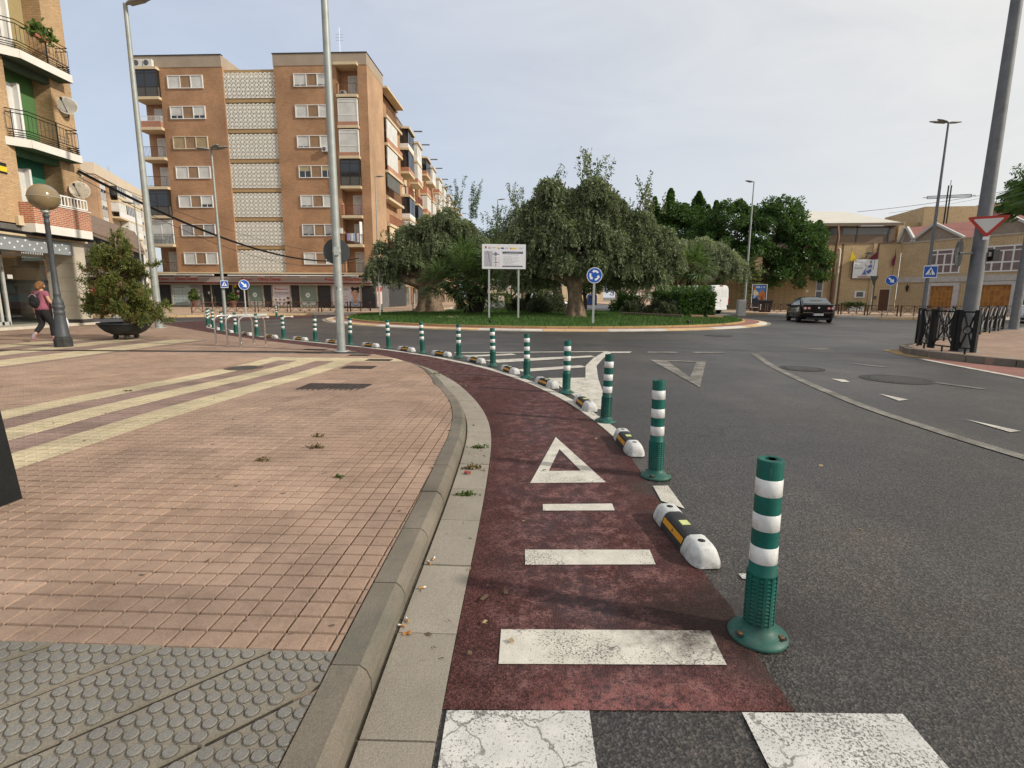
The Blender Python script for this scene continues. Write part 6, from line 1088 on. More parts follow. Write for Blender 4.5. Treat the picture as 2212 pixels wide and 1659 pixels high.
multi('recess_shade_strip', t, plain('recess_shade',(.16,.10,.06),.9), [(x,x+.22,-.004,.01,0,7.0) for x in (3.25,6.75)]); m = MB(); m.tube([(2.55,-.35,.0),(2.55,-.35,6.6),(2.75,-.15,7.6),(2.85,.5,8.9)], .13, 10); m.build('drainpipe', plain('pipe_rust',(.16,.07,.04),.6,var=.3), t); m = MB(); m.tube([(2.98,-.3,0),(2.98,-.3,6.3),(2.98,-.05,6.5)], .12, 10); m.build('drainpipe', plain('pipe_pale',(.55,.48,.36),.6), t); multi('pilaster', t, M_SCHOOL, [(6.35,6.7,-.12,0,0,7.0)])  # no recess is cut: dark strips on the wall paint its shade
o = bxp('tall_window', t, M_WHITEW, 1.0,1.75,-.07,.02,.9,5.15); multi('pane', o, M_GLASSD, [(1.1,1.65,-.09,-.06,1.05,2.0),(1.1,1.65,-.09,-.06,2.12,3.95),(1.1,1.65,-.09,-.06,4.05,5.05)])
o = bxp('small_window', t, M_WHITEW, 5.0,6.05,-.07,.02,1.35,2.1); bxp('pane', o, M_GLASSD, 5.18,5.85,-.09,-.06,1.48,1.97); o = bxp('side_door', t, M_WOODB, 7.45,8.45,-.06,.02,.0,2.25); multi('frame', o, M_CREAM, [(7.36,7.45,-.08,.0,0,2.33),(7.36,8.55,-.08,0,2.25,2.33)]); bxp('letter_box', t, M_GREYT, 7.0,7.2,-.1,0,1.25,1.55); multi('name_plate', t, M_SWHITE, [(.05,.3,-.03,0,1.9,2.15)])
bxp('west_wall', t, M_SCHOOL, -.03,.0,0.03,26,0,7.0); 
bpy.context.view_layer.update()
def ons(x, y, z): return tuple(Matrix.Translation((*SL,.13)) @ Matrix.Rotation(sa,4,'Z') @ Vector((x,y,z)))
t = thing('low_wall', 'long low dark brick wall running left of the school under the ficus', 'wall', (*SL,.13), PI-.62); bxp('brickwork', t, M_SCHOOL, 0,15,-.0,.25,0,3.6); bxp('coping', t, M_GREYT, 0,15,-.04,.29,3.6,3.7)
b = thing('school_banner', 'white banner with a blue robed figure on the school wall', 'banner', ons(4.45,-.12,4.0), sa); m = MB(); m.box(0,2.45,-.14,.04,-.62,1.42); fr_ = m.build('banner_box', M_GREYT, b); m = MB(); m.box(.03,2.42,-.16,-.141,-.58,1.39); pb = m.build('panel', M_SWHITE, b)
for k, s in enumerate(('Parroquia','de','Rosario')): text(s, .8 if k != 1 else .22, .2, .15, 1.0-.3*k, M_GREYT, pb, -.165)
F_ = lambda pts, mt, y=-.165: flat(pb, [pts], mt, 'figure', y)
F_([(.85,-.3),(1.1,.25),(1.4,.75),(1.75,.95),(1.95,.75),(1.95,.3),(1.75,-.05),(1.5,-.3)], plain('robe_white',(.55,.58,.68),.6)); F_([(.95,-.2),(1.2,.3),(1.35,.5),(1.25,.1),(1.4,-.2)], plain('robe_blue',(.10,.14,.38),.6), -.168); F_([(1.4,.6),(1.75,.85),(1.9,.6),(1.7,.5)], plain('robe_blue',(.1,.14,.38),.6), -.168); F_([(1.3,.1),(1.75,.4),(1.85,.15),(1.6,-.15)], plain('robe_blue',(.1,.14,.38),.6), -.168)
F_([(1.72+.13*math.cos(a),1.1+.17*math.sin(a)) for a in np.linspace(0,2*PI,11)[:-1]], plain('robe_grey',(.3,.3,.32),.6)); F_([(1.1,.95),(1.2,.7),(1.35,.55),(1.3,.75)], M_SKIN); F_([(2.0,.3),(2.03,1.2),(2.08,1.25),(2.05,.3)], M_GREYT); F_([(.55,-.55),(2.1,-.55),(2.1,-.35),(.55,-.35)], plain('banner_base_grey',(.35,.35,.37),.6)); F_([(.85,-.53),(1.45,-.53),(1.45,-.33),(.85,-.33)], plain('banner_orange',(.5,.25,.08),.6), -.168)
for x in (.2,2.2): flat(pb, [[(x-.12,-.33),(x+.12,-.33),(x+.12,-.27),(x-.12,-.27)],[(x-.03,-.42),(x+.03,-.42),(x+.03,-.18),(x-.03,-.18)]], plain('cross_maroon',(.16,.02,.04),.6), 'cross_mark')
t = thing('wall_lamp', 'dark floodlight above the school banner', 'lamp', ons(5.6,-.1,5.5), sa); m = MB(); m.tube([(0,.1,-.3),(0,-.4,.3),(0,-.6,.45)], .04, 6); m.add([(-.5,-.75,.42),(.6,-.6,.52),(.1,-.3,.62),(0,-.8,.30)], [(0,1,2),(0,3,1),(1,3,2),(2,3,0)]); m.build('fitting', M_DARKM, t)
for (x, c, lb, pts) in ((2.15,M_SRED,'red and yellow flag by the left drainpipe of the school',[(0,0),(-.05,-.5),(-.25,-1.2),(-.15,-1.75),(.15,-1.7),(.1,-.8)]),(4.15,M_YEL,'plain yellow flag left of the school banner',[(0,0),(-.05,-.7),(-.08,-1.05),(.25,-1.0),(.6,-1.0),(.25,-.3)]),(7.05-.35,plain('flag_maroon',(.16,.025,.05),.8),'maroon flag at the right edge of the school banner',[(0,0),(.02,-1.0),(-.35,-.95),(-.8,-.85),(-.3,-.35)]),(8.45,plain('flag_maroon',(.16,.025,.05),.8),'folded maroon flag above the brown school door',[(0,0),(-.05,-.5),(-.25,-1.0),(-.2,-1.65),(.05,-1.45),(.1,-.6)])):
    t = thing('flag', lb, 'flag', ons(x,-.25,6.25), sa); m = MB(); m.bar((0,.0,.3),(0,.0,-2.7),.03); m.build('pole', M_IRON, t); m = MB(); m.vprism(pts, -.03, -.015); f = m.build('cloth', c, t)
    if c is M_SRED: flat(f, [[(-.05,-.6),(-.17,-1.1),(.03,-1.1),(.07,-.7)]], M_YEL, 'yellow_stripe', -.034)
t = thing('planter_trough', 'white trough of green plants at the foot of the school wall', 'planter', ons(4.9,-.8,0), sa); m = MB(); m.cham(-.75,.75,-.2,.2,0,.45,.03); m.build('trough', M_WHITEW, t); n = 500; P = rng.normal(size=(n,3))*np.array([.45,.16,.13])+np.array([-.15,0,.55]); quads('leaves', P, rng.normal(size=(n,3))*.05, rng.normal(size=(n,3))*.05, M_FICUS, t)
# ------------------------------------------------------------------ church
CP, CQ = Vector((40.95,56.45)), Vector((47.6,40.3)); ca_ = math.atan2(CQ.y-CP.y, CQ.x-CP.x); t = thing('church', 'tan brick church with orange doors, red roofs and white gables at the right', 'building', (*CP,.13), ca_); CH = t
bpy.context.view_layer.update()
def oc(u, v):            # pixel -> local (x,z) on the church front
    d = ray(u, v).to_2d(); d3 = ray(u, v); e = (CQ-CP).normalized(); n = Vector((-e.y,e.x)); k = CP.dot(n)/d.dot(n); X = d*k; return (X-CP).dot(e), CAM_H+d3.z*k-.13
bxp('wall', t, M_SCHOOL, 0,24,0,14,0,6.95); multi('coping', t, plain('coping_pale',(.45,.38,.29),.8), [(-.05,24,-.06,.3,6.95,7.1)]); bxp('string_course', t, plain('band_pale',(.50,.46,.41),.8), -.1,24,-.10,.0,2.95,3.5)
def cwin(x0, x1, z0, z1):
    f = MB(); fw = .13; f.box(x0,x1,-.06,.02,z1-fw,z1); f.box(x0,x1,-.06,.02,z0,z0+fw); zz = z0+(z1-z0)*.78; f.box(x0,x1,-.06,.02,zz,zz+fw*.8); zq = z0+(z1-z0)*.34; f.box(x0,x1,-.055,.02,zq,zq+fw)
    for a in (0,.25,.49,.72,.965): xx = x0+(x1-x0)*a; f.box(xx,xx+fw,-.065,.02,z0,z1 if a not in (.49,) else zz)
    o = f.build('window', M_WHITEW, t); bxp('pane', o, plain('leaded_glass_mauve',(.20,.15,.14),.3,var=.25,sc=3), x0+.05,x1-.05,-.03,.0,z0+.05,z1-.05)
def cdoor(x0, x1, z1):
    f = MB(); f.box(x0-.45,x0,-.25,.05,0,z1+.3); f.box(x1,x1+.45,-.25,.05,0,z1+.3); f.box(x0,x1,-.25,.05,z1,z1+.3); o = f.build('portal', plain('portal_pale',(.55,.52,.49),.8), t); d = bxp('door_leaf', t, M_WOODD, x0,x1,-.06,.0,0,z1); m = MB(); n = 6; rs = random.Random(3); cw_ = (x1-x0)/n
    for i in range(n):
        for j in range(5):
            zc = .15+j*(z1-.2)/5; m.cham(x0+i*cw_+.07,x0+(i+1)*cw_-.07,-.085,-.055,zc+.05,zc+(z1-.2)/5-.06,.01,rs.choice((0,0,1)))
    m.build('door_panels', [M_WOODD2, plain('door_wood_mid',(.42,.18,.035),.55)], d)
xs = [oc(*p)[0] for p in ((2006,560),(2078,545),(2122,550),(2200,530))]
cwin(xs[0], xs[1], 3.75, 6.1); cwin(xs[2], xs[3]+.6, 3.75, 6.1); xd = [oc(*p)[0] for p in ((2010,640),(2060,640),(2115,640),(2185,640))]; cdoor(xd[0], xd[1], 2.55); cdoor(xd[2], xd[3], 2.60)
for k, (u0, uc, u1) in enumerate(((1944,1955,1972),(1972,2017,2075),(2120,2175,2240))):
    x0, x1 = oc(u0,525)[0], oc(u1,515)[0]; xc = oc(uc,500)[0]; m = MB(); m.vprism([(x0,7.1),(x1,7.1),(xc,8.5)], .25, .4); g = m.build('gable', plain('gable_render',(.33,.27,.21),.9), t); m = MB()
    for a, b in (((x0-.15,7.05),(xc,8.6)),((xc,8.6),(x1+.15,7.05))): d = Vector((b[0]-a[0],b[1]-a[1])).normalized(); nn = Vector((-d.y,d.x))*.2; m.vprism([a,b,(b[0]+nn.x,b[1]+abs(nn.y)),(a[0]+nn.x,a[1]+abs(nn.y))], -.1, .3)
    m.build('verge_board', plain('verge_grey_white',(.52,.51,.48),.7), g); m = MB(); m.add([(x0,.3,7.15),(x1,.3,7.15),(xc,.3,8.6),(xc,7,9.4),(x0,7,7.2),(x1,7,7.2)], [(0,2,3,4),(2,1,5,3)]); m.build('red_roof', M_ROOFR, t)
m = MB(); m.add([(-1,3,7.2),(24,3,7.2),(24,10,10.6),(3,10,10.6)], [(0,1,2,3)]); m.build('red_roof', M_ROOFR, t)
m = MB(); ci = CH.matrix_world.inverted(); pl_ = lambda P: [(ci @ Vector((*p,0))).xy[:] for p in P]; m.prism(pl_([(42.5,59.5),(45,59.5),(46,66),(43.5,66)]), 6.9, 9.6); m.prism(pl_([(44.7,59),(50.5,58.2),(52,66),(46,67)]), 6.9, 11.15); m.prism(pl_([(50.52,58.2),(58,55),(60,62),(52,66)]), 6.9, 11.4); m.build('tower_block', M_SCHOOL, t)
bpy.context.view_layer.update(); cpt = CH.matrix_world @ Vector((3.2,7.9,0))
t = thing('iron_cross', 'tall open iron cross standing on the church roof', 'cross', (45.9,57.4,7.3), -.35); m = MB(); w = .12
for a in (-w,w): m.bar((a,0,0),(a,0,5.9),.06); m.bar((a,.2,0),(a,.2,5.9),.06)
m.build('upright', M_DARKM, t); m = MB(); [m.bar((-1.9,0,4.75+a),(1.9,0,4.75+a),.06) for a in (-w,w)]; m.bar((-2.3,0,4.75),(2.3,0,4.75),.05); m.bar((0,0,5.9),(0,0,6.4),.05); [m.bar((x,0,4.62),(x,0,4.88),.05) for x in (-1.9,1.9)]; m.build('arms', M_DARKM, t)
for k, (u, v) in enumerate(((1964,622),(2110,609))): x, z = oc(u,v); p = CH.matrix_world @ Vector((x,-.35,z)); q = thing('wall_lantern', ('black lantern on the church wall left of the first window','dried lantern fitting between the two church windows')[k], 'lantern', p, ca_); m = MB(); m.lathe([(.05,-.4),(.12,-.15),(.16,.1),(.05,.3),(.02,.4)], 8); m.bar((0,.35,-.3),(0,0,-.3),.04); m.build('fitting', M_DARKM, q)
cable('power line rising to the right above the school roof', (33,52,9.6), (62,52,15.2), .7, .02); cable('second thinner power line above the school roof', (36,52,9.5), (62,52,15.9), .8, .012)
# ------------------------------------------------------------------ vegetation
def rot_rand(n): 
    d = rng.normal(size=(n,3)); return d/np.linalg.norm(d,axis=1)[:,None]
def leaf_cards(name, P, D, L, W, mats, parent, mi=None):       # leaves at P pointing along D
    n = len(P); D = D/np.maximum(np.linalg.norm(D,axis=1),1e-6)[:,None]; S = np.cross(D, rot_rand(n)); S /= np.maximum(np.linalg.norm(S,axis=1),1e-6)[:,None]
    return quads(name, P+D*L[:,None]*.5, S*W[:,None], D*L[:,None]*.5, mats, parent, mi)
def limbs(mb, base, tips, r0, wob=.12, n=6):
    for tp in tips:
        b = Vector(base); t = Vector(tp[:3]); r1 = tp[3] if len(tp) > 3 else r0*.25; pts = []; 
        for k in range(n+1): u = k/n; p = b.lerp(t, u); p.z += .25*(t-b).length*u*(1-u); p += Vector((rng.normal(),rng.normal(),0))*wob*(.0 if k in (0,) else 1)*min(1,(t-b).length/4); pts.append(p)
        mb.tube(pts, [r0+(r1-r0)*(k/n)**.8 for k in range(n+1)], 8)
def olive(lb, base, clumps, trunk_r, trunk_h, mat=None, strands=90, droop=.8, lean=(0,0), ls=1., shoots=(), gnarl=True, dens=1.):
    """clumps: (x,y,z,rx,ry,rz) relative to base.  Hanging strands of narrow leaves cover every clump."""
    mat = mat or M_OLIVE; t = thing('olive_tree', lb, 'tree', base); m = MB(); rows = []; nth = 26
    for z, k in ((-.1,1.55),(.12,1.28),(.4,1.06),(.9,.92),(trunk_h*.7,.88),(trunk_h,.95),(trunk_h*1.18,.7)):
        rows.append([((trunk_r*k*(1+.16*math.sin(5*a+z*1.3)+.10*math.sin(9*a-z*2+1)))*math.cos(a)+lean[0]*z, (trunk_r*k*(1+.16*math.sin(5*a+z*1.3)+.1*math.sin(9*a-z*2+1)))*math.sin(a)+lean[1]*z, z) for a in np.linspace(0,2*PI,nth+1)])
    m.grid(rows); top = (lean[0]*trunk_h, lean[1]*trunk_h, trunk_h*.95)
    limbs(m, top, [(c[0],c[1],c[2]-.1*c[5],trunk_r*.14) for c in clumps], trunk_r*.55); m.build('trunk', M_BARK, t)
    Ps, Ds, Ls, Ws = [], [], [], []
    tot = sum(c[3]*c[5] for c in clumps)
    for c in clumps:
        c_ = np.array(c[:3]); r = np.array(c[3:6]); ns = int(strands*dens*(c[3]*c[5])/tot*len(clumps)); d = rot_rand(ns); d[:,2] = np.abs(d[:,2])*1.15-.42; rad = rng.uniform(.62,1.04,ns)[:,None]; s0 = c_+d*r*rad
        for q in range(ns):
            l = rng.uniform(.5,1.25)*droop; k = int(30*l/.8*ls)+6; u = np.sort(rng.random(k)); out = d[q]*np.array([1,1,.6])*.35*l
            P = s0[q]+out*u[:,None]+np.array([0,0,-1.])*(u**1.5)[:,None]*l+rng.normal(0,.035,(k,3)); dr = out/(l+.01)+np.array([0,0,-1.])*(1.3*u**.6)[:,None]-np.array([0,0,-.35])+rng.normal(0,.55,(k,3)); Ps.append(P); Ds.append(dr); Ls.append(rng.uniform(.06,.17,k)*ls**.3); Ws.append(rng.uniform(.008,.022,k))
        ni = int(ns*7.0); P = c_+rot_rand(ni)*r*(rng.random(ni)**.5)[:,None]*.85; Ps.append(P); Ds.append(rot_rand(ni)); Ls.append(rng.uniform(.10,.24,ni)); Ws.append(rng.uniform(.025,.05,ni))
    for (sx, sy, sz, h, n) in shoots:          # upright sprigs against the sky
        for q in range(n):
            b = np.array([sx+rng.normal(0,.35), sy+rng.normal(0,.3), sz]); hh = h*rng.uniform(.45,1); k = int(46*hh); u = rng.random(k); bend = np.array([rng.normal(0,.22),rng.normal(0,.2),1.]); P = b+bend*(u*hh)[:,None]+rng.normal(0,.07,(k,3)); Ps.append(P); Ds.append(rot_rand(k)+np.array([0,0,.5])); Ls.append(rng.uniform(.08,.17,k)); Ws.append(rng.uniform(.018,.034,k))
    P = np.concatenate(Ps); o = leaf_cards('crown', P, np.concatenate(Ds), np.concatenate(Ls), np.concatenate(Ws), mat, t); return t
lz = lambda x, y: lawn_z(x, y)-.02
olive('great spreading olive tree with a gnarled trunk behind the roundabout sign', (3.55,29.2,lz(3.55,29.2)), [(-.35,.1,6.2,.9,1.0,.75),(2.1,.3,5.7,.85,1.0,.75),(2.75,.3,4.6,.95,1.1,.9),(-3.6,.3,3.6,.9,1.1,.9),(1.55,-.2,6.2,.7,.9,.6),(4.6,.2,4.3,.8,1.0,.8),(5.2,.5,3.4,.8,.9,.8),(-1.55,.1,6.75,.95,1.1,.75),(-2.3,.2,5.6,.95,1.1,.9),(-1.2,-.3,5.4,1.0,1.2,.9),(.75,-.2,6.7,1.05,1.2,.85),(.1,.1,5.7,1.05,1.2,.85),(1.35,.1,5.6,.95,1.2,.9),(2.35,.4,4.9,.85,1.0,.7),(-3.0,.1,4.4,.95,1.2,.85),(-1.9,-.6,4.2,1.05,1.1,.95),(-.6,-.8,4.4,1.1,1.0,.95),(.7,-.8,4.5,1.1,1.0,1.0),(1.9,-.6,3.9,1.0,1.0,.95),(3.3,.1,5.1,.9,1.1,.85),(4.0,.2,4.3,.85,1.1,.8),(3.1,-.4,3.8,.95,1.0,.85),(4.7,.5,3.6,.75,1.0,.75),(-2.7,-.3,3.1,.95,1.0,.9),(-1.0,-.9,3.0,1.0,.9,.75),(.9,-.9,3.1,1.0,.9,.7),(2.4,-.5,2.8,.9,.9,.65),(3.9,.0,2.9,.8,.9,.7),(.2,1.2,4.8,2.4,1.0,2.0),(2.4,1.3,3.9,1.8,.9,1.4),(-1.8,1.3,4.0,1.6,.9,1.4),(-3.3,.4,2.4,.9,.9,.9),(-2.0,.9,2.3,1.1,.8,.9),(3.0,.8,2.2,1.1,.8,.7),(4.4,.6,2.5,.9,.8,.8),(1.3,1.2,2.5,1.2,.7,.7)], .42, 1.9, None, 250, .6, (-.10,0), 1., ((.5,-.2,7.4,1.5,9),(1.2,0,7.2,1.1,5),(-1.3,0,7.3,.8,4),(3.3,0,5.8,1.9,7),(3.7,0,5.6,1.2,6),(2.3,0,5.6,1.0,5)))
olive('broad olive tree with thick trunk at the left end of the island', (-5.9,37.2,lz(-5.9,37.2)), [(-2.0,-.6,3.7,1.1,1.2,1.0),(-1.3,-.3,5.2,1.05,1.2,1.0),(.2,-.4,5.9,1.1,1.2,.95),(1.4,-.3,6.4,1.0,1.2,.9),(2.5,0,5.6,1.1,1.2,1.0),(.9,-.9,4.6,1.2,1.1,1.1),(-3.3,-.8,3.0,.95,1.0,.95),(-.7,-1.2,3.9,1.2,1.0,1.0),(3.4,.2,4.5,1.1,1.1,1.1),(-3.0,-.7,4.4,.6,.7,.6),(-2.6,-1.0,2.5,.9,.8,.7),(2.3,-.6,3.7,1.1,1.0,.9),(.6,.8,4.6,2.2,1.0,1.7),(-1.4,.7,3.7,1.7,.9,1.4),(2.6,.9,4.2,1.6,.9,1.5)], .78, 1.7, None, 240, .65, (0,0), 1., ((-2.9,-.6,5.0,.8,4),(1.5,0,7.1,.6,3)))
olive('dark olive tree with forked trunk in the middle of the island', (4.0,43.0,lz(4,43)), [(-1.9,0,6.2,1.8,1.5,1.5),(-3.4,0,7.4,1.3,1.3,1.1),(.4,.2,7.2,1.9,1.5,1.6),(-4.6,.2,5.6,1.4,1.3,1.3),(-2.6,-.8,4.4,1.7,1.2,1.3),(-4.2,0,3.6,1.5,1.2,1.2),(-.6,0,4.8,1.6,1.2,1.4)], .40, 1.9, None, 190, .9, (-.25,0), 1., ((-3.9,0,8.2,1.8,8),(-2.9,0,7.8,1.2,6),(-5.2,0,6.6,1.2,5)))
olive('pale silvery olive tree right of the palm, before the ficus', (14.6,40.6,.2), [(-1.8,0,4.4,1.5,1.4,1.4),(.0,.3,3.9,1.5,1.4,1.2),(1.5,.0,3.9,1.4,1.3,1.15),(-3.2,.2,5.3,1.3,1.2,1.1),(2.5,.0,3.5,.9,1.0,.8),(-.3,0,5.0,1.1,1.1,.9),(-3.4,.3,3.9,1.2,1.1,1.1),(.9,0,4.7,1.0,1.0,.8)], .3, 2.2, M_OLIVEP, 240, .75, (0,0), 1., ((-2.9,0,5.8,.8,4),(.9,0,4.6,.7,4)))
olive('bushy tree with tall bare sprigs rising behind the left olive', (-3.6,50,.05), [(0,0,5.6,2.6,2,2.6),(2.6,0,6.6,2.2,2,2.0),(-1.7,0,7.6,1.4,1.2,1.4),(4.4,0,5.2,2.0,1.8,2.2)], .3, 2.5, leafmat('poplar_leaves',(.05,.085,.03),(.11,.16,.06),.3), 170, .6, (0,0), 1.2, ((-1.9,0,8.6,3.4,9),(-.3,0,8.4,3.6,9),(2.2,0,8.2,2.0,6),(1.2,0,8,1.2,4)), dens=1.2)
olive('green leafy tree standing far behind beside the pale lamp', (1.2,60,.05), [(0,0,5.5,2.6,2,2.8),(-2.2,0,6.2,1.8,1.6,1.8),(2.6,0,5.0,2.0,1.8,2.2)], .28, 2.2, M_SHRUB, 130, .6, (0,0), 1.2)
# ficus: dense clumps of broad dark leaves
def ficus(lb, base, clumps, trunk_r, trunk_h, n, cone=(), mat=None):
    t = thing('ficus_tree', lb, 'tree', base); m = MB(); m.tube([(0,0,-.1),(.1,0,trunk_h*.5),(0,0,trunk_h)], [trunk_r*1.3,trunk_r,trunk_r*.8], 12); limbs(m, (0,0,trunk_h*.9), [(c[0],c[1],c[2],trunk_r*.15) for c in clumps], trunk_r*.5); m.build('trunk', M_BARKD, t)
    Ps, Ds = [], []; tot = sum(c[3]*c[5] for c in clumps)
    for c in clumps:
        c_ = np.array(c[:3]); r = np.array(c[3:6]); k = int(n*c[3]*c[5]/tot); sub = int(10+14*c[3]); sc = rot_rand(sub); sc[:,2] = np.where(sc[:,2] < -.5, -sc[:,2], sc[:,2]); cc = c_+sc*r*rng.uniform(.72,1.02,sub)[:,None]; q = rng.integers(0, sub, k); sr = rng.uniform(.35,.62,sub)*min(c[3],2)*.62
        d = rot_rand(k); P = cc[q]+d*(sr[q]*rng.random(k)**.4)[:,None]*np.array([1,1,.85]); Ps.append(P); Ds.append(d*.8+np.array([0,0,-.3])+rng.normal(0,.4,(k,3)))
    for (x, y, z, r, h) in cone:
        k = int(900*h*max(r,1)); u = rng.random(k)**1.1; a = rng.random(k)*2*PI; rr = r*.8*(1-u**2.6)**.8*(.62+.26*np.sin(u*9+a*2+x)+.12*np.sin(u*23+a*3))*np.sqrt(rng.random(k)); P = np.c_[x+rr*np.cos(a), y+rr*np.sin(a), z+u*h]; Ps.append(P); Ds.append(np.c_[np.cos(a),np.sin(a),.9+0*a]+rng.normal(0,.3,(k,3)))
    P = np.concatenate(Ps); k = len(P); leaf_cards('crown', P, np.concatenate(Ds), rng.uniform(.11,.22,k), rng.uniform(.04,.068,k), mat or M_FICUS, t); return t
ficus('huge dark ficus tree spreading in front of the school wall', (27.0,57.5,.1), [(0,0,7.2,3.6,3,3.6),(3.2,-.5,6.0,3.0,2.6,3.2),(-3.6,0,8.2,3.2,2.8,3.2),(-1.4,-.8,4.6,3.2,2.4,2.6),(4.6,-.8,4.2,2.2,1.8,2.2),(1.4,0,9.6,2.6,2.2,2.0),(-6.0,.2,6.2,2.6,2.2,3.0),(4.6,0,7.4,1.8,1.6,1.8),(-4.2,-.5,4.0,2.4,2,2.2),(2.0,-1.2,3.4,2.0,1.6,1.5)], .5, 2.4, 68000, ((5.6,0,7.4,.9,2.0),(3.2,0,9.5,.9,1.6)))
ficus('dark evergreen tree with several pointed tops left of the ficus', (18.8,61,.05), [(0,0,6.4,3.2,2.6,3.8),(-2.8,0,7.6,2.2,2,2.6),(2.8,.4,7.4,2.4,2.2,3.0),(0,0,9.6,2.6,2.2,2.2),(-4.2,0,5.6,2.0,1.8,2.6)], .4, 2.4, 40000, ((-2.9,0,8.0,1.4,4.4),(-1.1,.2,9.0,1.5,4.3),(2.0,0,9.0,1.5,4.0),(4.2,.5,8.2,1.5,3.9),(-4.6,0,7.0,1.3,2.9),(.5,0,9.2,1.4,2.5),(3.2,.2,9,1.1,2.6)))
ficus('rounded green tree top showing above the pale school roof', (43.5,78,.1), [(0,0,10.4,3.4,3,1.9),(-3.6,0,10.2,2.6,2.4,1.5),(3.4,0,10.6,2.8,2.6,1.5)], .5, 7, 14000, mat=M_SHRUB)
ficus('dark spreading tree above the church roof at the right edge', (60.3,61,.1), [(-.8,0,13.5,4.2,3.4,3.0),(3,0,12.0,4,3.4,3.0),(-3.4,0,11.5,2.4,2,1.8)], .5, 8, 15000)
t = thing('cypress_tree', 'small dark conifer tip behind the church roof by the massive pole', 'tree', (56.6,60.5,.1)); m = MB(); m.tube([(0,0,0),(0,0,13.4)], [.3,.04], 8); m.build('trunk', M_BARKD, t); k = 5000; u = rng.random(k); a = rng.random(k)*2*PI; rr = 2.4*(1-u)**.9*(.5+.5*np.abs(np.sin(u*16)))*np.sqrt(rng.random(k)); leaf_cards('crown', np.c_[rr*np.cos(a),rr*np.sin(a),6+u*7.6], np.c_[np.cos(a),np.sin(a),-.2+0*a], rng.uniform(.2,.4,k), rng.uniform(.03,.06,k), M_FICUS, t)
def tiered(lb, base, h, r, tiers, drop, n, mat, z0=.4, name='norfolk_pine'):
    t = thing(name, lb, 'tree', base); m = MB(); m.tube([(0,0,0),(0,0,h)], [.10*h/5,.02], 8); Ps, Ds = [], []
    for k in range(tiers):
        u = k/tiers; z = h*(z0+(1-z0)*u); R_ = r*(1-u*.9); nb = 6
        for b in range(nb):
            a = 2*PI*b/nb+k*.6; tip = np.array([R_*math.cos(a),R_*math.sin(a),z-drop*R_]); m.tube([(0,0,z),(tip[0]*.5,tip[1]*.5,z+.03*R_),tuple(tip)], [.035,.025,.01], 5); q = int(n*R_/r)+6; v = rng.random(q); P = np.outer(v,tip)+np.outer(1-v,[0,0,z])+rng.normal(0,.05*max(R_,.4),(q,3)); Ps.append(P); sd = np.array([-math.sin(a),math.cos(a),0]); Ds.append(np.outer(rng.choice([-1,1],q),sd)+np.array([math.cos(a),math.sin(a),-.35]))
    m.build('trunk', M_BARKD, t); P = np.concatenate(Ps); k = len(P); leaf_cards('crown', P, np.concatenate(Ds), rng.uniform(.18,.36,k)*max(r/2,.5), rng.uniform(.02,.04,k)*max(r/2,.7), mat, t)
ficus('round dark street tree far behind the great olive trunk', (8.6,63,.05), [(0,0,4.2,2.6,2,2.4),(-2.2,0,3.4,1.9,1.6,1.8),(2.2,0,3.6,2.0,1.6,1.9),(0,0,2.4,2.2,1.4,1.0)], .25, 1.5, 12000)
ficus('dark street tree far behind, left of the tall palm', (13.4,66,.05), [(0,0,4.4,2.6,2,2.6),(-2.0,0,3.0,1.9,1.5,1.6),(2.2,0,3.4,1.9,1.6,1.9)], .25, 1.5, 11000)
ficus('low dark street tree far behind the information board', (-.2,70,.05), [(0,0,4.0,2.8,2,2.2),(2.6,0,3.2,2.2,1.6,1.8),(-2.4,0,3.4,2.2,1.6,1.9)], .25, 1.4, 11000)
tiered('young tiered conifer in front of the ficus by the advertising panel', (23.8,52.6,.1), 5.6, 1.25, 10, -.12, 60, M_CONIF, .25)
tiered('conifer with feathery drooping branches at the upper right edge', (38.2,33.5,.1), 15, 6.2, 8, .20, 260, M_FICUS, .58, 'araucaria_tree')
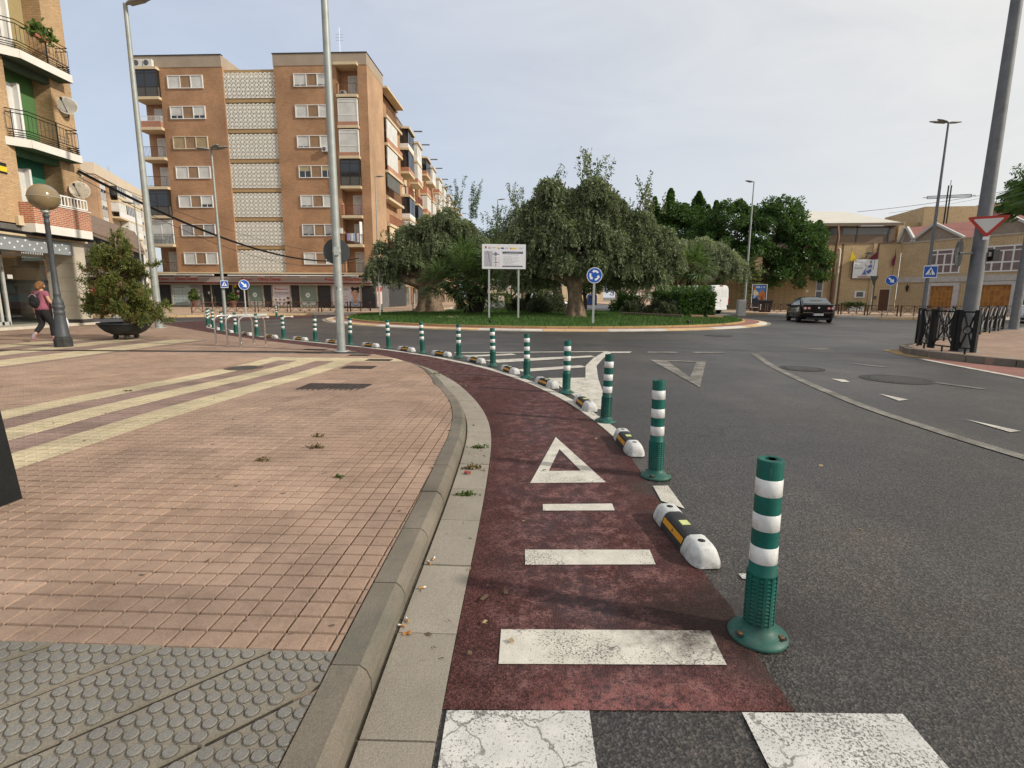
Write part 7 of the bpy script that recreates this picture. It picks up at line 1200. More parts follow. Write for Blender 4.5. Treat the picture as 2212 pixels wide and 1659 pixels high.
# fan palms: every frond is a part
def frond_mesh(nl=17, L=.62, pet=.55):
    m = MB(); m.tube([(0,0,0),(pet*.5,0,.03),(pet,0,0)], [.014,.011,.008], 5, 1)
    for k in range(nl):
        a = (k/(nl-1)-.5)*R(235); l = L*(.72+.28*math.cos(a*.62)); c, s = math.cos(a), math.sin(a); w = .021; z1 = .05*math.sin(k*2.1); bend = -.10*l
        p = lambda d, o, z: (pet+d*c-o*s, d*s+o*c, z); m.add([p(.02,-.006,0),p(l*.45,-w,.03+z1),p(l,0,bend+z1),p(l*.45,w,.03+z1),p(.02,.006,0),p(l*.45,0,.045+z1)], [(0,1,5,4),(1,2,5),(5,2,3),(4,5,3)], 0)
    return m.mesh('frond', [M_PALM, M_BARK])
FRM = [frond_mesh(), frond_mesh(15,.55,.5)]
def palm(lb, base, stems, nf, sc=1., dead=True):
    t = thing('fan_palm', lb, 'palm', base); ptm = MB()
    for (x, y, dx, dy, h, r) in stems:
        ptm.tube([(x,y,-.1),(x+dx*.4,y+dy*.4,h*.5),(x+dx,y+dy,h)], [r*1.15,r,r*1.05], 12)
        for k in range(int(h/.09)): u = k/(h/.09); a = k*2.4; cx, cy = x+dx*u, y+dy*u; ptm.bar((cx+r*math.cos(a),cy+r*math.sin(a),h*u),(cx+(r+.06)*math.cos(a),cy+(r+.06)*math.sin(a),h*u+.10),.05)
    ptm.build('trunk', plain('palm_trunk',(.045,.033,.024),.95,var=.4,sc=9,bump=.5), t)
    for (x, y, dx, dy, h, r) in stems:
        for k in range(nf):
            el = R(80)-R(125)*((k+.5)/nf)**.9+rng.normal(0,.1); az = k*2.39996+rng.normal(0,.15); o = link('frond', FRM[k%2], t, (x+dx,y+dy,h)); s = sc*rng.uniform(.85,1.15); o.scale = (s,s,s); o.rotation_euler = (rng.normal(0,.25), -el, az)
palm('clump of low dark fan palms with a leaning stem on the lawn', (-2.6,33.2,lz(-2.6,33.2)), [(.35,0,.05,-.2,1.45,.24),(-.1,.2,-1.75,-.2,1.9,.18),(.2,.3,-.7,.1,3.1,.16),(.5,.2,.9,0,3.05,.16),(.1,-.1,-.45,-.4,2.2,.15)], 30, 1.75)
palm('low fan palm cluster behind the right board post', (.95,35.5,lz(.95,35.5)), [(0,0,.2,-.1,1.9,.17),(.3,.2,.7,0,1.2,.16)], 22, 1.4)
palm('tall fan palm with shaggy hanging crown right of the olives', (12.4,38.0,lz(12.4,38)), [(0,0,.35,-.2,3.3,.2)], 46, 1.75)
palm('short dark fan palm under the tall one', (10.6,37.4,lz(10.6,37.4)), [(0,0,-.3,0,1.7,.16)], 24, 1.45)
def bush(lb, base, r, n, mat, spiky=0., L=(.08,.16), W=(.02,.04), name='shrub', box=False):
    t = thing(name, lb, 'shrub', base); k = n
    if box:
        P = rng.uniform(-1,1,(k,3)); ax = rng.integers(0,3,k); sg = rng.choice([-1,1],k); P[np.arange(k),ax] = sg*rng.uniform(.82,1.03,k); P = P*np.array(r)+np.array([0,0,r[2]]); D = rot_rand(k)+np.array([0,0,.6]); sh = int(n*.04); q = rng.uniform(-1,1,(sh,2))*np.array(r[:2]); P = np.r_[P, np.c_[q, 2*r[2]+rng.random(sh)*.4]]; D = np.r_[D, rot_rand(sh)*.4+np.array([0,0,1.])]; k += sh
    else:
        d = rot_rand(k); d[:,2] = np.abs(d[:,2]); lump = 1+.16*np.sin(d[:,0]*7+d[:,2]*5)+.14*np.sin(d[:,1]*9+d[:,0]*4); P = d*np.array([r[0],r[1],2*r[2]])*(lump*rng.random(k)**.3)[:,None]; D = rot_rand(k)+d*(1+spiky*2)+np.array([0,0,spiky])
    leaf_cards('foliage', P, D, rng.uniform(*L,k), rng.uniform(*W,k), mat, t); m = MB()
    for q in range(7): a = 2*PI*q/7; m.tube([(0,0,-.05),(r[0]*.35*math.cos(a),r[1]*.35*math.sin(a),r[2]*.8),(r[0]*.6*math.cos(a),r[1]*.6*math.sin(a),r[2]*1.3)], [.03,.02,.008], 5)
    m.build('stems', M_BARKD, t)
bush('clipped green box hedge at the right end of the island', (11.35,33.2,lz(11.35,33.2)), (1.1,.8,.74), 11000, M_FICUS, name='hedge', box=True, L=(.08,.15), W=(.03,.05)); bush('dark hedge block beside the clipped hedge, in shade', (10.2,35.0,lz(10.2,35)), (.7,.7,.75), 4500, M_FICUS, name='hedge', box=True, L=(.08,.15), W=(.03,.05))
bush('spiky grey green shrub right of the board posts', (1.75,33.2,lz(1.75,33.2)), (.75,.6,.6), 2600, M_LAV, 1.); bush('rounded grey shrub left of the olive trunk', (2.6,34.6,lz(2.6,34.6)), (.8,.6,.6), 2600, M_LAV, .5); bush('low grey shrub behind the great olive trunk', (.6,37,lz(.6,37)), (.9,.6,.5), 2200, M_LAV, .5)
bush('bright green rounded bush in the gap right of the great olive', (8.3,38.2,lz(8.3,38.2)), (1.1,.8,.75), 4200, M_FICUS, .2); bush('small grey bush before the log edging', (7.7,34.4,lz(7.7,34.4)), (.55,.5,.4), 1600, M_LAV, .6); bush('upright grey green bush under the tall palm', (9.6,34.3,lz(9.6,34.3)), (.9,.6,.5), 2600, M_LAV, .8); bush('pale grey bush left of the clipped hedge', (9.6,32.6,lz(9.6,32.6)), (.7,.5,.4), 2000, M_LAV, .7); bush('yellow green hedge seen under the leaning palm', (-2.9,52,.05), (2.6,.8,.8), 4500, M_SHRUB, .1, name='hedge', box=True); bush('yellowing bush far behind under the canopy', (3.4,66,.05), (1.4,.8,1.0), 1800, leafmat('yellow_leaves',(.30,.22,.02),(.42,.30,.03),.3), .2)
for k, (a, b, lb) in enumerate((((6.7,32.4),(9.9,30.6),'dark timber log edging the shrub bed'),((10.5,31.0),(11.3,31.2),'short timber log stub before the hedge'),((11.6,31.4),(12.7,31.8),'brown timber log below the clipped hedge'))):
    t = thing('timber_log', lb, 'log', (a[0],a[1],lz(*a)+.10)); m = MB(); m.tube([(0,0,0),(b[0]-a[0],b[1]-a[1],lz(*b)-lz(*a))], .12, 12); m.build('log', M_BARKD if k < 1 else plain('log_brown',(.16,.10,.06),.9), t)
for (x, y, lb) in ((8.35,24.9,'small black lawn spotlight at the right lawn edge'),(-1.0,23.9,'small black lawn spotlight near the left board post')): t = thing('lawn_spotlight', lb, 'spotlight', (x,y,.14)); m = MB(); m.lathe([(.03,0),(.03,.05),(.07,.08),(.08,.2),(.0001,.21)], 10); m.build('housing', M_BLACK, t)
t = thing('cut_leaves', 'pale dry palm leaves lying on the lawn before the palms', 'dry leaves', (-2.6,29,lz(-2.6,29)+.03)); t['kind'] = 'stuff'; n = 60; P = rng.normal(size=(n,3))*np.array([1.3,.5,.015]); quads('leaf_litter', P, rng.normal(size=(n,3))*np.array([.12,.12,.02]), rng.normal(size=(n,3))*np.array([.03,.03,.01]), plain('dry_leaf',(.42,.36,.24),.9), t)
# ------------------------------------------------------------------ potted conifer on the left pavement
PX, PY = -12.1, 16.35
t = thing('planter_bowl', 'large dark bowl planter on three ball feet', 'planter', (PX,PY,.014)); t.scale = (.765,.765,.765); m = MB(); m.lathe([(.30,.16),(.45,.20),(.68,.32),(.84,.48),(.90,.60),(.95,.62),(.95,.67),(.88,.67),(.85,.58),(.6,.50),(.0001,.48)], 36); m.build('bowl', plain('planter_dark',(.030,.033,.034),.6,.2,var=.25,sc=6), t); m = MB(); m.lathe([(.885,.55),(.905,.555),(.90,.575),(.885,.575)], 36); m.build('rim_band', M_DARKM, t); m = MB(); m.lathe([(.82,.575),(.0001,.60)], 24); m.build('soil', plain('soil',(.07,.05,.035),.95), t)
for k in range(3): a = 2*PI*k/3-.9; m = MB(); m.ell((.40*math.cos(a),.40*math.sin(a),.10), (.105,.105,.105), 14); m.build('ball_foot', plain('foot_dark',(.05,.05,.045),.7), t)
t = thing('conifer_bush', 'ragged half dry conifer growing in the bowl planter', 'tree', (PX,PY,.44)); t.scale = (.80,.80,1.02); m = MB(); m.tube([(0,0,-.1),(.06,0,.9),(-.05,.03,1.8),(-.02,0,2.6)], [.075,.055,.035,.01], 8); Ps, Ds, MI = [], [], []
def brnch(z, az, L, up, n, dry):
    tip = np.array([L*math.cos(az), L*math.sin(az), z+up]); b = np.array([0,0,z]); midp = (b+tip)/2+np.array([0,0,.10*L]); m.tube([tuple(b),tuple(midp),tuple(tip)], [.028,.018,.006], 5)
    for q in range(n):
        u = rng.uniform(.25,1.0); p = (1-u)**2*b+2*u*(1-u)*midp+u*u*tip; sd = rot_rand(1)[0]*.9+np.array([math.cos(az),math.sin(az),.25]); sd /= np.linalg.norm(sd); k = 30; v = rng.random(k); sl = rng.uniform(.16,.34); P = p+np.outer(v*sl,sd)+rng.normal(0,.032,(k,3)); Ps.append(P); Ds.append(sd+rng.normal(0,.6,(k,3))); MI.append(np.full(k, 1 if (rng.random() < dry and u < .75) else 0))
for k in range(46):
    z = rng.uniform(.02,2.25); w = 1.28*(1-(z/2.75))**.75+.1; az = k*2.4+rng.normal(0,.3); brnch(z, az, w*rng.uniform(.55,1.08), rng.uniform(.05,.30), int(14+21*w), .35)
brnch(1.25, PI-.1, 1.75, .42, 18, .5); brnch(1.2, PI+.25, 1.15, .02, 14, .5); brnch(1.45, .05, 1.45, .38, 22, .2); brnch(.35, -.05, 1.45, -.05, 26, .1); brnch(.4, PI, 1.4, .05, 26, .3); brnch(2.3, .3, .3, .25, 10, .1); brnch(2.35, 2.5, .22, .35, 10, .1); brnch(2.5, 1.5, .12, .32, 8, 0)
m.build('stem', M_BARK, t); P = np.concatenate(Ps); k = len(P); leaf_cards('foliage', P, np.concatenate(Ds), rng.uniform(.04,.085,k), rng.uniform(.008,.016,k), [M_CONIF, M_CONBR], t, np.concatenate(MI))

# ------------------------------------------------------------------ vehicles
M_CARB = plain('car_black_paint',(.003,.003,.0035),.10,.0,var=.05,spec=.45); M_TYRE = plain('tyre',(.014,.014,.014),.85,var=.2); M_RIM = plain('alloy',(.35,.35,.36),.3,.8,var=.05); M_LAMPR = plain('tail_red',(.30,.012,.012),.15,var=.05); M_LAMPW = plain('tail_clear',(.62,.55,.50),.12,var=.05); M_CHR = plain('chrome',(.7,.7,.7),.12,1.,var=.02); M_CARG = glass('car_glass',(.07,.085,.085),.05); M_VAN = plain('van_white',(.74,.74,.74),.3,var=.03,spec=.5)
def wheel(parent, x, y, r=.32, w=.2):
    m = MB(); m.M = Matrix.Translation((x,y,r)) @ Matrix.Rotation(PI/2,4,'X'); m.lathe([(r*.62,-w/2),(r*.94,-w/2),(r,-w/2+.03),(r,w/2-.03),(r*.94,w/2),(r*.62,w/2)], 28); o = m.build('wheel', M_TYRE, parent); m = MB(); m.M = Matrix.Translation((x,y,r)) @ Matrix.Rotation(PI/2,4,'X'); m.lathe([(r*.62,-w/2+.02),(.05,-w/2+.05),(.0001,-w/2+.03)], 20); m.lathe([(.0001,w/2-.03),(.05,w/2-.05),(r*.62,w/2-.02)], 20); m.build('rim', M_RIM, o)
def sedan(lb, loc, ang, paint, light=True):
    """length along +x (nose), rear at x = 0; y left; body lofted from cross sections"""
    t = thing('car', lb, 'car', loc, ang); st = [(0,.46,.50,.70,.97),(.04,.30,.50,.84,1.03),(.25,.24,.52,.895,1.06),(.6,.22,.55,.91,1.04),(1.2,.2,.55,.91,.99),(2.4,.2,.55,.91,.955),(3.3,.2,.55,.905,.93),(3.9,.22,.54,.89,.87),(4.4,.25,.52,.82,.78),(4.68,.32,.48,.70,.66),(4.74,.42,.48,.60,.56)]
    m = MB(); rows = []
    for x, zb, zm, w, zt in st:
        rows.append([(x,-w*.86,zb),(x,-w*.985,zb+.10),(x,-w,zm+.05),(x,-w*.99,(zm+zt)/2+.05),(x,-w*.945,zt-.04),(x,-w*.86,zt),(x,-w*.4,zt+.02),(x,w*.4,zt+.02),(x,w*.86,zt),(x,w*.945,zt-.04),(x,w*.99,(zm+zt)/2+.05),(x,w,zm+.05),(x,w*.985,zb+.10),(x,w*.86,zb),(x,-w*.86,zb)])
    m.grid(rows); m.poly(rows[0][:-1][::-1]); m.poly(rows[-1][:-1])
    cab = [(.50,.76,1.05,.74),(.85,.72,1.24,.69),(1.35,.68,1.41,.645),(1.9,.67,1.475,.63),(2.5,.67,1.455,.63),(2.95,.68,1.37,.64),(3.75,.78,.93,.78)]; rows = []
    zl = 1.0
    for x, w, z, wt_ in cab: rows.append([(x,-.80,.96),(x,-wt_-.03,z-.05),(x,-wt_*.82,z-.005),(x,-wt_*.35,z+.015),(x,wt_*.35,z+.015),(x,wt_*.82,z-.005),(x,wt_+.03,z-.05),(x,.80,.96)])
    m.grid(rows); b = m.build('body', paint, t)
    g = MB(); g.add([(.50,-.70,1.085),(.50,.70,1.085),(1.33,.60,1.42),(1.33,-.60,1.42)], [(0,1,2,3)]); g.M = None; rw = g.build('rear_window', M_CARG, t); rw.location = (-.015,0,.016)
    g = MB(); g.add([(2.9,-.60,1.375),(2.9,.60,1.375),(3.62,.72,.95),(3.62,-.72,.95)], [(0,3,2,1)]); w_ = g.build('windscreen', M_CARG, t); w_.location = (.02,0,.02)
    for s in (-1,1):
        g = MB(); g.add([(.95,s*.775,1.02),(3.25,s*.80,.985),(2.8,s*.70,1.32),(2.2,s*.675,1.395),(1.5,s*.685,1.36),(1.05,s*.735,1.2)], [(0,1,2,3,4,5) if s < 0 else (5,4,3,2,1,0)]); o = g.build('side_window', M_CARG, t); o.location = (0,s*.022,0)
        g = MB(); g.bar((.92,s*.80,1.0),(3.3,s*.825,.965),.015); g.build('window_trim', M_CHR, t); g = MB(); g.box(1.9,2.1,s*.905-.01,s*.905+.01,.83,.86); g.box(3.0,3.02,s*.9-.005,s*.905+.004,.35,.9); g.box(1.85,1.87,s*.905-.005,s*.909+.004,.35,.92); g.build('door', M_BLACK, t)
        g = MB(); g.ell((3.05,s*.98,.99),(.07,.11,.075),12); g.build('wing_mirror', paint, t)
        # rear lamp cluster
        l = MB(); l.M = Matrix.Translation((.0,s*.60,.83)); l.add([(.012,-.20,-.075),(.012,.20,-.075),(.012,.20,.085),(.012,-.20,.085),(-.035,-.19,-.065),(.0,.20,-.065),(.0,.19,.075),(-.035,-.19,.075)] if s > 0 else [(.012,-.20,-.075),(.012,.20,-.075),(.012,.20,.085),(.012,-.20,.085),(.0,-.20,-.065),(-.035,.19,-.065),(-.035,.19,.075),(.0,-.19,.075)], [(4,7,6,5),(0,1,5,4),(1,2,6,5),(2,3,7,6),(3,0,4,7)]); lo = l.build('tail_light', M_LAMPR, t)
        for yy, r_ in ((s*.70,.066),(s*.50,.055)):
            c = MB(); c.M = Matrix.Translation((-.042,yy,.84)) @ Matrix.Rotation(-PI/2,4,'Y'); c.lathe([(r_,0),(r_*.95,.012),(r_*.55,.010),(r_*.5,.004),(.0001,.006)], 18); c.build('lamp_ring', M_LAMPW, lo)
        for x in (.92,3.72): wheel(t, x, s*.80)
        a = MB(); [a.box(x-.39,x+.39,s*.80-.1 if s > 0 else s*.80-.105,s*.80+.105 if s > 0 else s*.8+.1,.25,.62) for x in ()]
        g = MB(); g.box(-.012,.01,s*.52-.26,s*.52+.26,.585,.60); g.build('bumper_trim', M_CHR, t)
    n = MB(); n.box(-.03,.0,-.26,.26,.43,.545); pl = n.build('number_plate', M_SWHITE, t); bl = MB(); bl.box(-.033,-.0301,.20,.255,.435,.54); bl.build('blue_strip', M_BLUE, pl)
    me = text_mesh('9574 GRS', .1, M_BLACK); co = np.empty(len(me.vertices)*3); me.vertices.foreach_get('co', co); co = co.reshape(-1,3); lo, hi = co.min(0), co.max(0); out = np.c_[np.full(len(co),-.0335), .18-(co[:,0]-lo[0])/(hi[0]-lo[0])*.40, .45+(co[:,1]-lo[1])/(hi[1]-lo[1])*.075]; me.vertices.foreach_set('co', out.ravel()); link('plate_lettering', me, pl)
    e = MB(); e.M = Matrix.Translation((-.028,0,.86)) @ Matrix.Rotation(-PI/2,4,'Y'); e.lathe([(.052,0),(.052,.012),(.04,.014),(.0001,.010)], 18); e.build('badge', M_CHR, t); bt = MB(); bt.box(-.02,.02,-.82,.82,.985,1.03); bt.build('spoiler_lip', paint, t); d = MB(); d.box(.02,.5,-.6,.6,.20,.32); d.build('rear_skirt', M_BLACK, t); u = MB(); u.box(.5,4.2,-.7,.7,.17,.28); u.build('underbody', M_BLACK, t); return t
sedan('black saloon car driving away from the roundabout past the school', (17.4,29.9,0), PI/2-.30, M_CARB)
sedan('white car parked behind the railings at the far right', (30.8,31.3,.0), .72, M_VAN); sedan('black car cut by the right picture edge behind the railings', (31.9,29.4,.0), .72, M_CARB)
sedan('white car parked far behind, seen under the middle olive', (2.9,74,0), .0, M_VAN); sedan('silver car parked far behind left of the great trunk', (5.2,70,0), PI*.5, plain('car_silver',(.45,.46,.47),.25,.5)); sedan('dark red car parked across the side street, seen through the shop glass', (-24.9,29.6,0), PI-.1, plain('car_maroon',(.11,.012,.018),.2,var=.05))
t = thing('van', 'tall white panel van with closed rear doors behind the hedge', 'van', (18.2,46.2,0), math.atan2(.89,-.454)); rows = []; m = MB()
for x, w, z0, z1 in ((0,.98,.42,2.42),(.05,1.0,.36,2.48),(3.6,1.0,.36,2.48),(4.2,.98,.36,2.40),(4.8,.95,.36,1.55),(5.4,.90,.38,1.15),(5.55,.8,.45,.9)): rows.append([(x,-w*.97,z0),(x,-w,z0+.25),(x,-w,(z0+z1)/2),(x,-w*.93,z1-.25),(x,-w*.82,z1-.05),(x,-w*.5,z1),(x,w*.5,z1),(x,w*.82,z1-.05),(x,w*.93,z1-.25),(x,w,(z0+z1)/2),(x,w,z0+.25),(x,w*.97,z0),(x,-w*.97,z0)])
m.grid(rows); m.poly(rows[0][:-1][::-1]); m.poly(rows[-1][:-1]); m.build('body', M_VAN, t)
for s in (-1,1): m = MB(); m.vprism([(0,0),(.90*s,0),(.90*s,1.25),(.83*s,1.72),(.0+.0*s,1.80)], 0, .02); o = m.build('rear_door', M_VAN, t); o.location = (-.012,s*.012,.5); o.rotation_euler = (0,0,PI/2); m = MB(); m.vprism([(.12*s,.95),(.76*s,.95),(.70*s,1.55),(.12*s,1.6)], .02, .026); m.build('door_panel', plain('van_panel',(.66,.66,.66),.35,var=.03), o)
for s in (-1,1): m = MB(); m.box(-.03,.04,s*.93-.07,s*.93+.07,.85,1.35); m.build('tail_light', M_LAMPR, t); m = MB(); m.box(-.05,.06,s*.9-.12,s*.9+.1,.36,.78); m.build('bumper_corner', M_BLACK, t); wheel(t,.95,s*.88,.34,.22); wheel(t,4.6,s*.88,.34,.22)
m = MB(); m.box(-.06,.02,-.8,.8,.36,.52); m.build('bumper', M_VAN, t); m = MB(); m.box(-.045,-.03,.05,.5,.92,1.05); m.build('number_plate', M_NOT, t); m = MB(); m.box(-.05,-.02,-.06,.04,1.12,1.22); m.build('door_handle', M_BLACK, t); m = MB(); m.box(-.05,-.01,-.2,.2,2.4,2.46); m.build('brake_light', M_LAMPR, t)
t = thing('blue_container', 'blue recycling container far behind, right of the great trunk', 'container', (14.3,95,0)); m = MB(); m.cham(-.8,.8,-.6,.6,.1,1.9,.25); m.build('body', plain('container_blue',(.01,.035,.13),.5), t); m = MB(); m.box(-.85,.85,-.65,.65,0,.12); m.build('foot', M_DARKM, t); m = MB(); m.box(-.5,.5,-.62,-.59,1.2,1.5); m.build('slot', M_BLACK, t)
t = thing('yellow_container', 'yellow recycling container glimpsed between the bushes', 'container', (17.2,59,0)); m = MB(); m.cham(-.8,.8,-.6,.6,.1,1.9,.25); m.build('body', M_YEL, t); m = MB(); m.box(-.85,.85,-.65,.65,0,.12); m.build('foot', M_DARKM, t)
# ------------------------------------------------------------------ person walking away
PE = Vector((-13.75,15.35,.014))
def skin(name, verts, edges, radii, mt, parent, sub=2):
    me = bpy.data.meshes.new(name); me.from_pydata(verts, edges, []); o = bpy.data.objects.new(name, me); COL.objects.link(o); sm_ = o.modifiers.new('skin','SKIN'); me.skin_vertices[0].data[0].use_root = True
    for i, r in enumerate(radii): me.skin_vertices[0].data[i].radius = (r,r) if not isinstance(r,tuple) else r
    sb = o.modifiers.new('sub','SUBSURF'); sb.levels = sub; sb.render_levels = sub; ev = o.evaluated_get(bpy.context.evaluated_depsgraph_get()); m2 = bpy.data.meshes.new_from_object(ev); bpy.data.objects.remove(o); m2.materials.clear(); m2.materials.append(mt); m2.polygons.foreach_set('use_smooth', [True]*len(m2.polygons)); return link(name, m2, parent)
t = thing('person', 'person in a pink shirt and black trousers walking away with a backpack', 'person', PE, -.12); M_SK = plain('skin',(.52,.27,.17),.6,var=.06); M_PINK = plain('pink_shirt',(.30,.095,.135),.9,var=.14,sc=9); M_TRO = plain('black_trousers',(.014,.013,.016),.9,var=.2); M_HR = plain('auburn_hair',(.19,.085,.03),.7,var=.45,sc=22,bump=.5); M_SHOE = plain('pink_sole',(.52,.10,.13),.7)
# body: legs mid stride, left foot lifted behind
V = [(0,0,.93),(0,.02,1.15),(0,.03,1.38),(0,.05,1.50),(0,.06,1.60),(0,.05,1.68), (-.095,-.01,.88),(-.10,.05,.50),(-.10,-.22,.22),(-.10,-.30,.10), (.095,0,.88),(.11,.16,.48),(.12,.14,.09),(.12,.26,.04), (-.17,.02,1.41),(-.26,.02,1.15),(-.29,.05,.90),(-.30,.07,.81), (.17,.02,1.41),(.28,.01,1.17),(.45,.10,.99),(.50,.13,.90)]
E = [(0,1),(1,2),(2,3),(3,4),(4,5),(0,6),(6,7),(7,8),(8,9),(0,10),(10,11),(11,12),(12,13),(2,14),(14,15),(15,16),(16,17),(2,18),(18,19),(19,20),(20,21)]
skin('body', V, E, [(.13,.10),(.11,.085),(.12,.09),.05,.085,.085,.08,.062,.045,.035,.08,.062,.045,.035,.055,.043,.034,.026,.055,.043,.034,.026], M_SK, t)
skin('shirt', [(0,0,.86),(0,.01,1.02),(0,.02,1.22),(0,.03,1.38),(0,.045,1.46),(-.17,.02,1.40),(-.235,.02,1.26),(.17,.02,1.40),(.235,.02,1.26)], [(0,1),(1,2),(2,3),(3,4),(3,5),(5,6),(3,7),(7,8)], [(.215,.165),(.205,.155),(.175,.135),(.165,.125),.075,.085,.07,.085,.07], M_PINK, t)
skin('trousers', [(0,0,1.02),(0,0,.92),(-.095,-.01,.84),(-.10,.05,.50),(-.10,-.19,.25),(.095,0,.84),(.11,.16,.48),(.12,.145,.13)], [(0,1),(1,2),(2,3),(3,4),(1,5),(5,6),(6,7)], [(.17,.13),(.175,.135),.105,.08,.068,.105,.08,.072], M_TRO, t)
m = MB(); m.M = Matrix.Translation((-.10,-.29,.13)) @ Matrix.Rotation(R(62),4,'X'); m.ell((0,.06,0),(.047,.135,.04),14); s_ = m.build('shoe', plain('shoe_grey',(.25,.22,.24),.8), t); m = MB(); m.M = Matrix.Translation((-.10,-.29,.13)) @ Matrix.Rotation(R(62),4,'X'); m.ell((0,.06,-.028),(.05,.14,.016),14); m.build('sole', M_SHOE, s_)
m = MB(); m.ell((.12,.20,.045),(.047,.135,.045),14); s_ = m.build('shoe', plain('shoe_grey',(.25,.22,.24),.8), t); m = MB(); m.ell((.12,.20,.016),(.05,.14,.016),14); m.build('sole', M_SHOE, s_)
h = MB(); h.ell((0,.05,1.63),(.105,.115,.125),18,0,12); h.ell((0,-.035,1.585),(.085,.07,.10),14); h.ell((.03,-.07,1.55),(.05,.04,.05),10); h.build('hair', M_HR, t); m = MB()
for s in (-1,1): m.ell((s*.098,.08,1.60),(.014,.025,.033),8)
m.ell((0,.175,1.595),(.016,.022,.028),8); m.build('ears_and_nose', M_SK, t)
for (hx,hy,hz,nm) in ((-.30,.075,.79,'hand'),(.505,.14,.88,'hand')):
    vs = [(hx,hy,hz+.02),(hx,hy+.005,hz-.035)]; es = [(0,1)]; rd = [.026,.03]
    for f in range(4): b = len(vs); y = hy-.028+.019*f; vs += [(hx,y,hz-.055),(hx+(.012 if hx < 0 else -.012),y,hz-.09),(hx+(.028 if hx < 0 else -.028),y+.003,hz-.118+.006*abs(f-1.5))]; es += [(1,b),(b,b+1),(b+1,b+2)]; rd += [.0105,.0095,.008]
    b = len(vs); vs += [(hx+(.02 if hx < 0 else -.02),hy+.035,hz-.02),(hx+(.03 if hx < 0 else -.03),hy+.05,hz-.055)]; es += [(0,b),(b,b+1)]; rd += [.012,.0095]; skin(nm, vs, es, rd, M_SK, t, 1)
def at_person(x, y, z): return PE + Matrix.Rotation(-.12,3,'Z') @ Vector((x,y,z))
b = thing('backpack', 'small black backpack with pale piping on the walking person', 'backpack', at_person(-.03,-.155,1.17), -.12); m = MB(); m.ell((0,0,0),(.155,.085,.20),22,0,14); m.build('bag', plain('backpack_black',(.012,.012,.013),.8,var=.3), b); m = MB(); m.ell((0,-.07,-.07),(.105,.04,.085),16); m.build('front_pocket', plain('backpack_black',(.012,.012,.013),.8), b); m = MB()
for s in (-1,1): m.tube([(s*.07,.03,.17),(s*.11,.11,.26),(s*.125,.20,.22),(s*.13,.24,.05)], .018, 6)
m.build('strap', M_BLACK, b); m = MB(); m.tube([(.155*math.sin(a)*.96,-.035,.20*math.cos(a)*.98) for a in np.linspace(-.9,.9,12)], .007, 6); m.build('piping', plain('piping_pink',(.55,.38,.36),.7), b)
b = thing('plastic_bag', 'white plastic bag hanging from the walking person, behind the lamp base', 'bag', at_person(.53,.14,.81), -.12); m = MB(); rows = []
for z, r_ in ((0,.02),(-.08,.05),(-.16,.10),(-.3,.12),(-.42,.10),(-.47,.02)): rows.append([(r_*1.1*math.cos(a)+.012*math.sin(5*a+z*20),r_*.6*math.sin(a)+.01*math.cos(4*a),z) for a in np.linspace(0,2*PI,21)])
m.grid(rows); m.build('sack', plain('bag_white',(.66,.67,.72),.5,var=.05), b); m = MB(); m.tube([(-.02,0,-.02),(0,0,.06),(.02,0,-.02)], .006, 5); m.build('handle', M_SWHITE, b)
# ------------------------------------------------------------------ weeds, butts, leaves
def weed(lb, c, r, n, h=.05, mat=None):
    t = thing('weed', lb, 'weed', (c[0],c[1],c[2])); P = rng.normal(size=(n,3))*np.array([r,r*.4,.0]); P[:,2] = np.abs(rng.normal(0,h*.5,n)); leaf_cards('leaves', P, rot_rand(n)+np.array([0,0,.5]), rng.uniform(.012,.03,n), rng.uniform(.003,.008,n), mat or M_SHRUB, t); m = MB()
    for q in range(6): a = rng.random()*6.3; m.bar((0,0,0),(r*1.1*math.cos(a),r*.5*math.sin(a),h*.6),.003)
    m.build('stems', M_BARK, t)
M_DRYW = leafmat('dry_weed',(.13,.09,.04),(.20,.15,.06),.2)
for k, (u, v, z, r, n, lb, mt) in enumerate(((1035,968,.014,.07,110,'green weed in the gutter, farthest of the three near the triangle',None),(1020,1013,.014,.07,150,'dry brown weed with a red leaf in the gutter',M_DRYW),(1005,1070,.014,.06,130,'green weed in the gutter level with the white bar',None),(680,968,.12,.06,90,'dark weed tuft along a pink tile joint',M_DRYW),(735,1032,.12,.03,60,'tiny green tuft in a pink tile joint',None),(565,995,.12,.05,70,'dry sprig on the pink tiles, left of the dark weed',M_DRYW),(690,943,.12,.05,60,'dry sprig on the pink tiles above the dark weed',M_DRYW),(275,846,.08,.06,70,'dry leaf heap on the tiles below the purple stripe',M_DRYW),(940,808,.03,.07,90,'small weed where the kerb meets the red lane',None))):
    p = G(u, v, z); weed(lb, (p.x,p.y,p.z), r*.6, n//2, .02, mt)
t = thing('fallen_leaf', 'crumpled red leaf lying on the gutter weed', 'leaf', (*G(1010,1020,.03).xy,.03)); m = MB(); m.grid([[(x*.026,y*.02,.009*math.sin(x*2+y*3)) for x in np.linspace(-1,1,5)] for y in np.linspace(-1,1,5)]); m.build('leaf_blade', plain('leaf_red',(.35,.07,.05),.8), t)
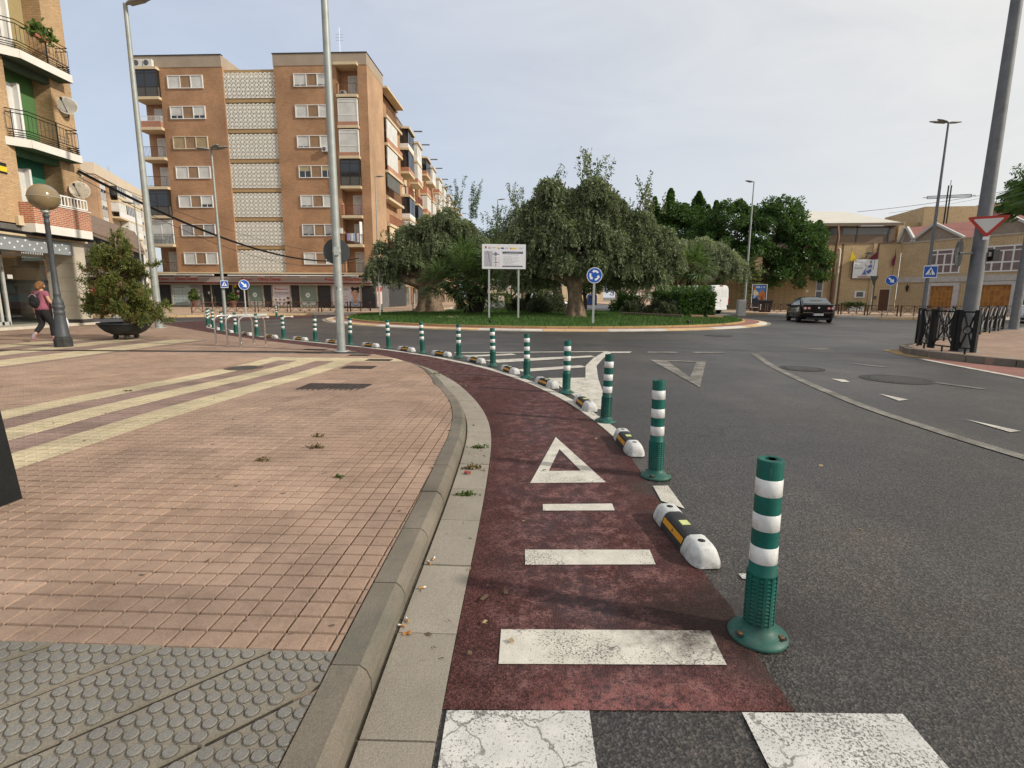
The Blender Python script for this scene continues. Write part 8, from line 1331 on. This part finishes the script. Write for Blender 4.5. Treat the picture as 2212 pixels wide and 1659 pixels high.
for k, (u, v) in enumerate(((934,1210),(905,1270),(876,1352),(883,1343),(930,1218))):
    p = G(u, v, .022); t = thing('cigarette_butt', ('orange cigarette butt in the gutter, farthest one','orange cigarette butt in the gutter joint, middle one','orange cigarette butt nearest the camera','cigarette butt touching the nearest one','cigarette butt close beside the farthest one')[k], 'cigarette butt', p, rng.random()*3); m = MB(); m.tube([(0,0,0),(.022,0,0)], .004, 8); m.build('filter', plain('butt_orange',(.52,.26,.08),.8), t); m = MB(); m.tube([(.022,0,0),(.034,0,0)], .004, 8); m.build('paper', M_SWHITE, t)
t = thing('fallen_leaf', 'dry orange leaf by the nearest cigarette butts', 'leaf', (*G(880,1368,.02).xy,.022)); m = MB(); m.grid([[(x*.018,y*.011,.005*math.sin(x*3)) for x in np.linspace(-1,1,5)] for y in np.linspace(-1,1,4)]); m.build('leaf_blade', plain('leaf_orange',(.38,.17,.05),.8), t)
n = 420; Y = rng.uniform(1.0,22,n)**1.0; X = np.array([spl(EDGE,y) for y in Y])+rng.normal(-.1,.25,n); sel = rng.random(n) < .9; Zz = np.where(X < np.array([spl(EDGE,y) for y in Y])-.4, [float(hp(y))+.004 for y in Y], .02); P = np.c_[X,Y,Zz]
P2 = np.c_[rng.uniform(-9,-1,160), rng.uniform(2,15,160), 0*np.arange(160.)]; P2[:,2] = [float(hp(y))+.003 for y in P2[:,1]]; P2 = P2[[p[0] < spl(KI,p[1])-.1 for p in P2]]; P3 = np.c_[np.interp(rng.uniform(3,20,90), OUTER[:,1], OUTER[:,0])*0, np.zeros(90), np.zeros(90)]; ys = rng.uniform(3,20,90); P3 = np.c_[[spl(OUTER,y) for y in ys]+rng.normal(.5,.5,90), ys, np.full(90,.006)]
P = np.r_[P,P2,P3]; k = len(P); A_ = rng.normal(size=(k,3))*np.array([.008,.008,.002]); B_ = rng.normal(size=(k,3))*np.array([.006,.006,.002]); tag(quads('litter', P, A_, B_, [plain('litter_brown',(.10,.07,.04),.9), plain('litter_tan',(.30,.22,.12),.9)], None, rng.integers(0,2,k)), 'small dry leaves and grit scattered over kerb, tiles and lane', 'litter', None, 'stuff')
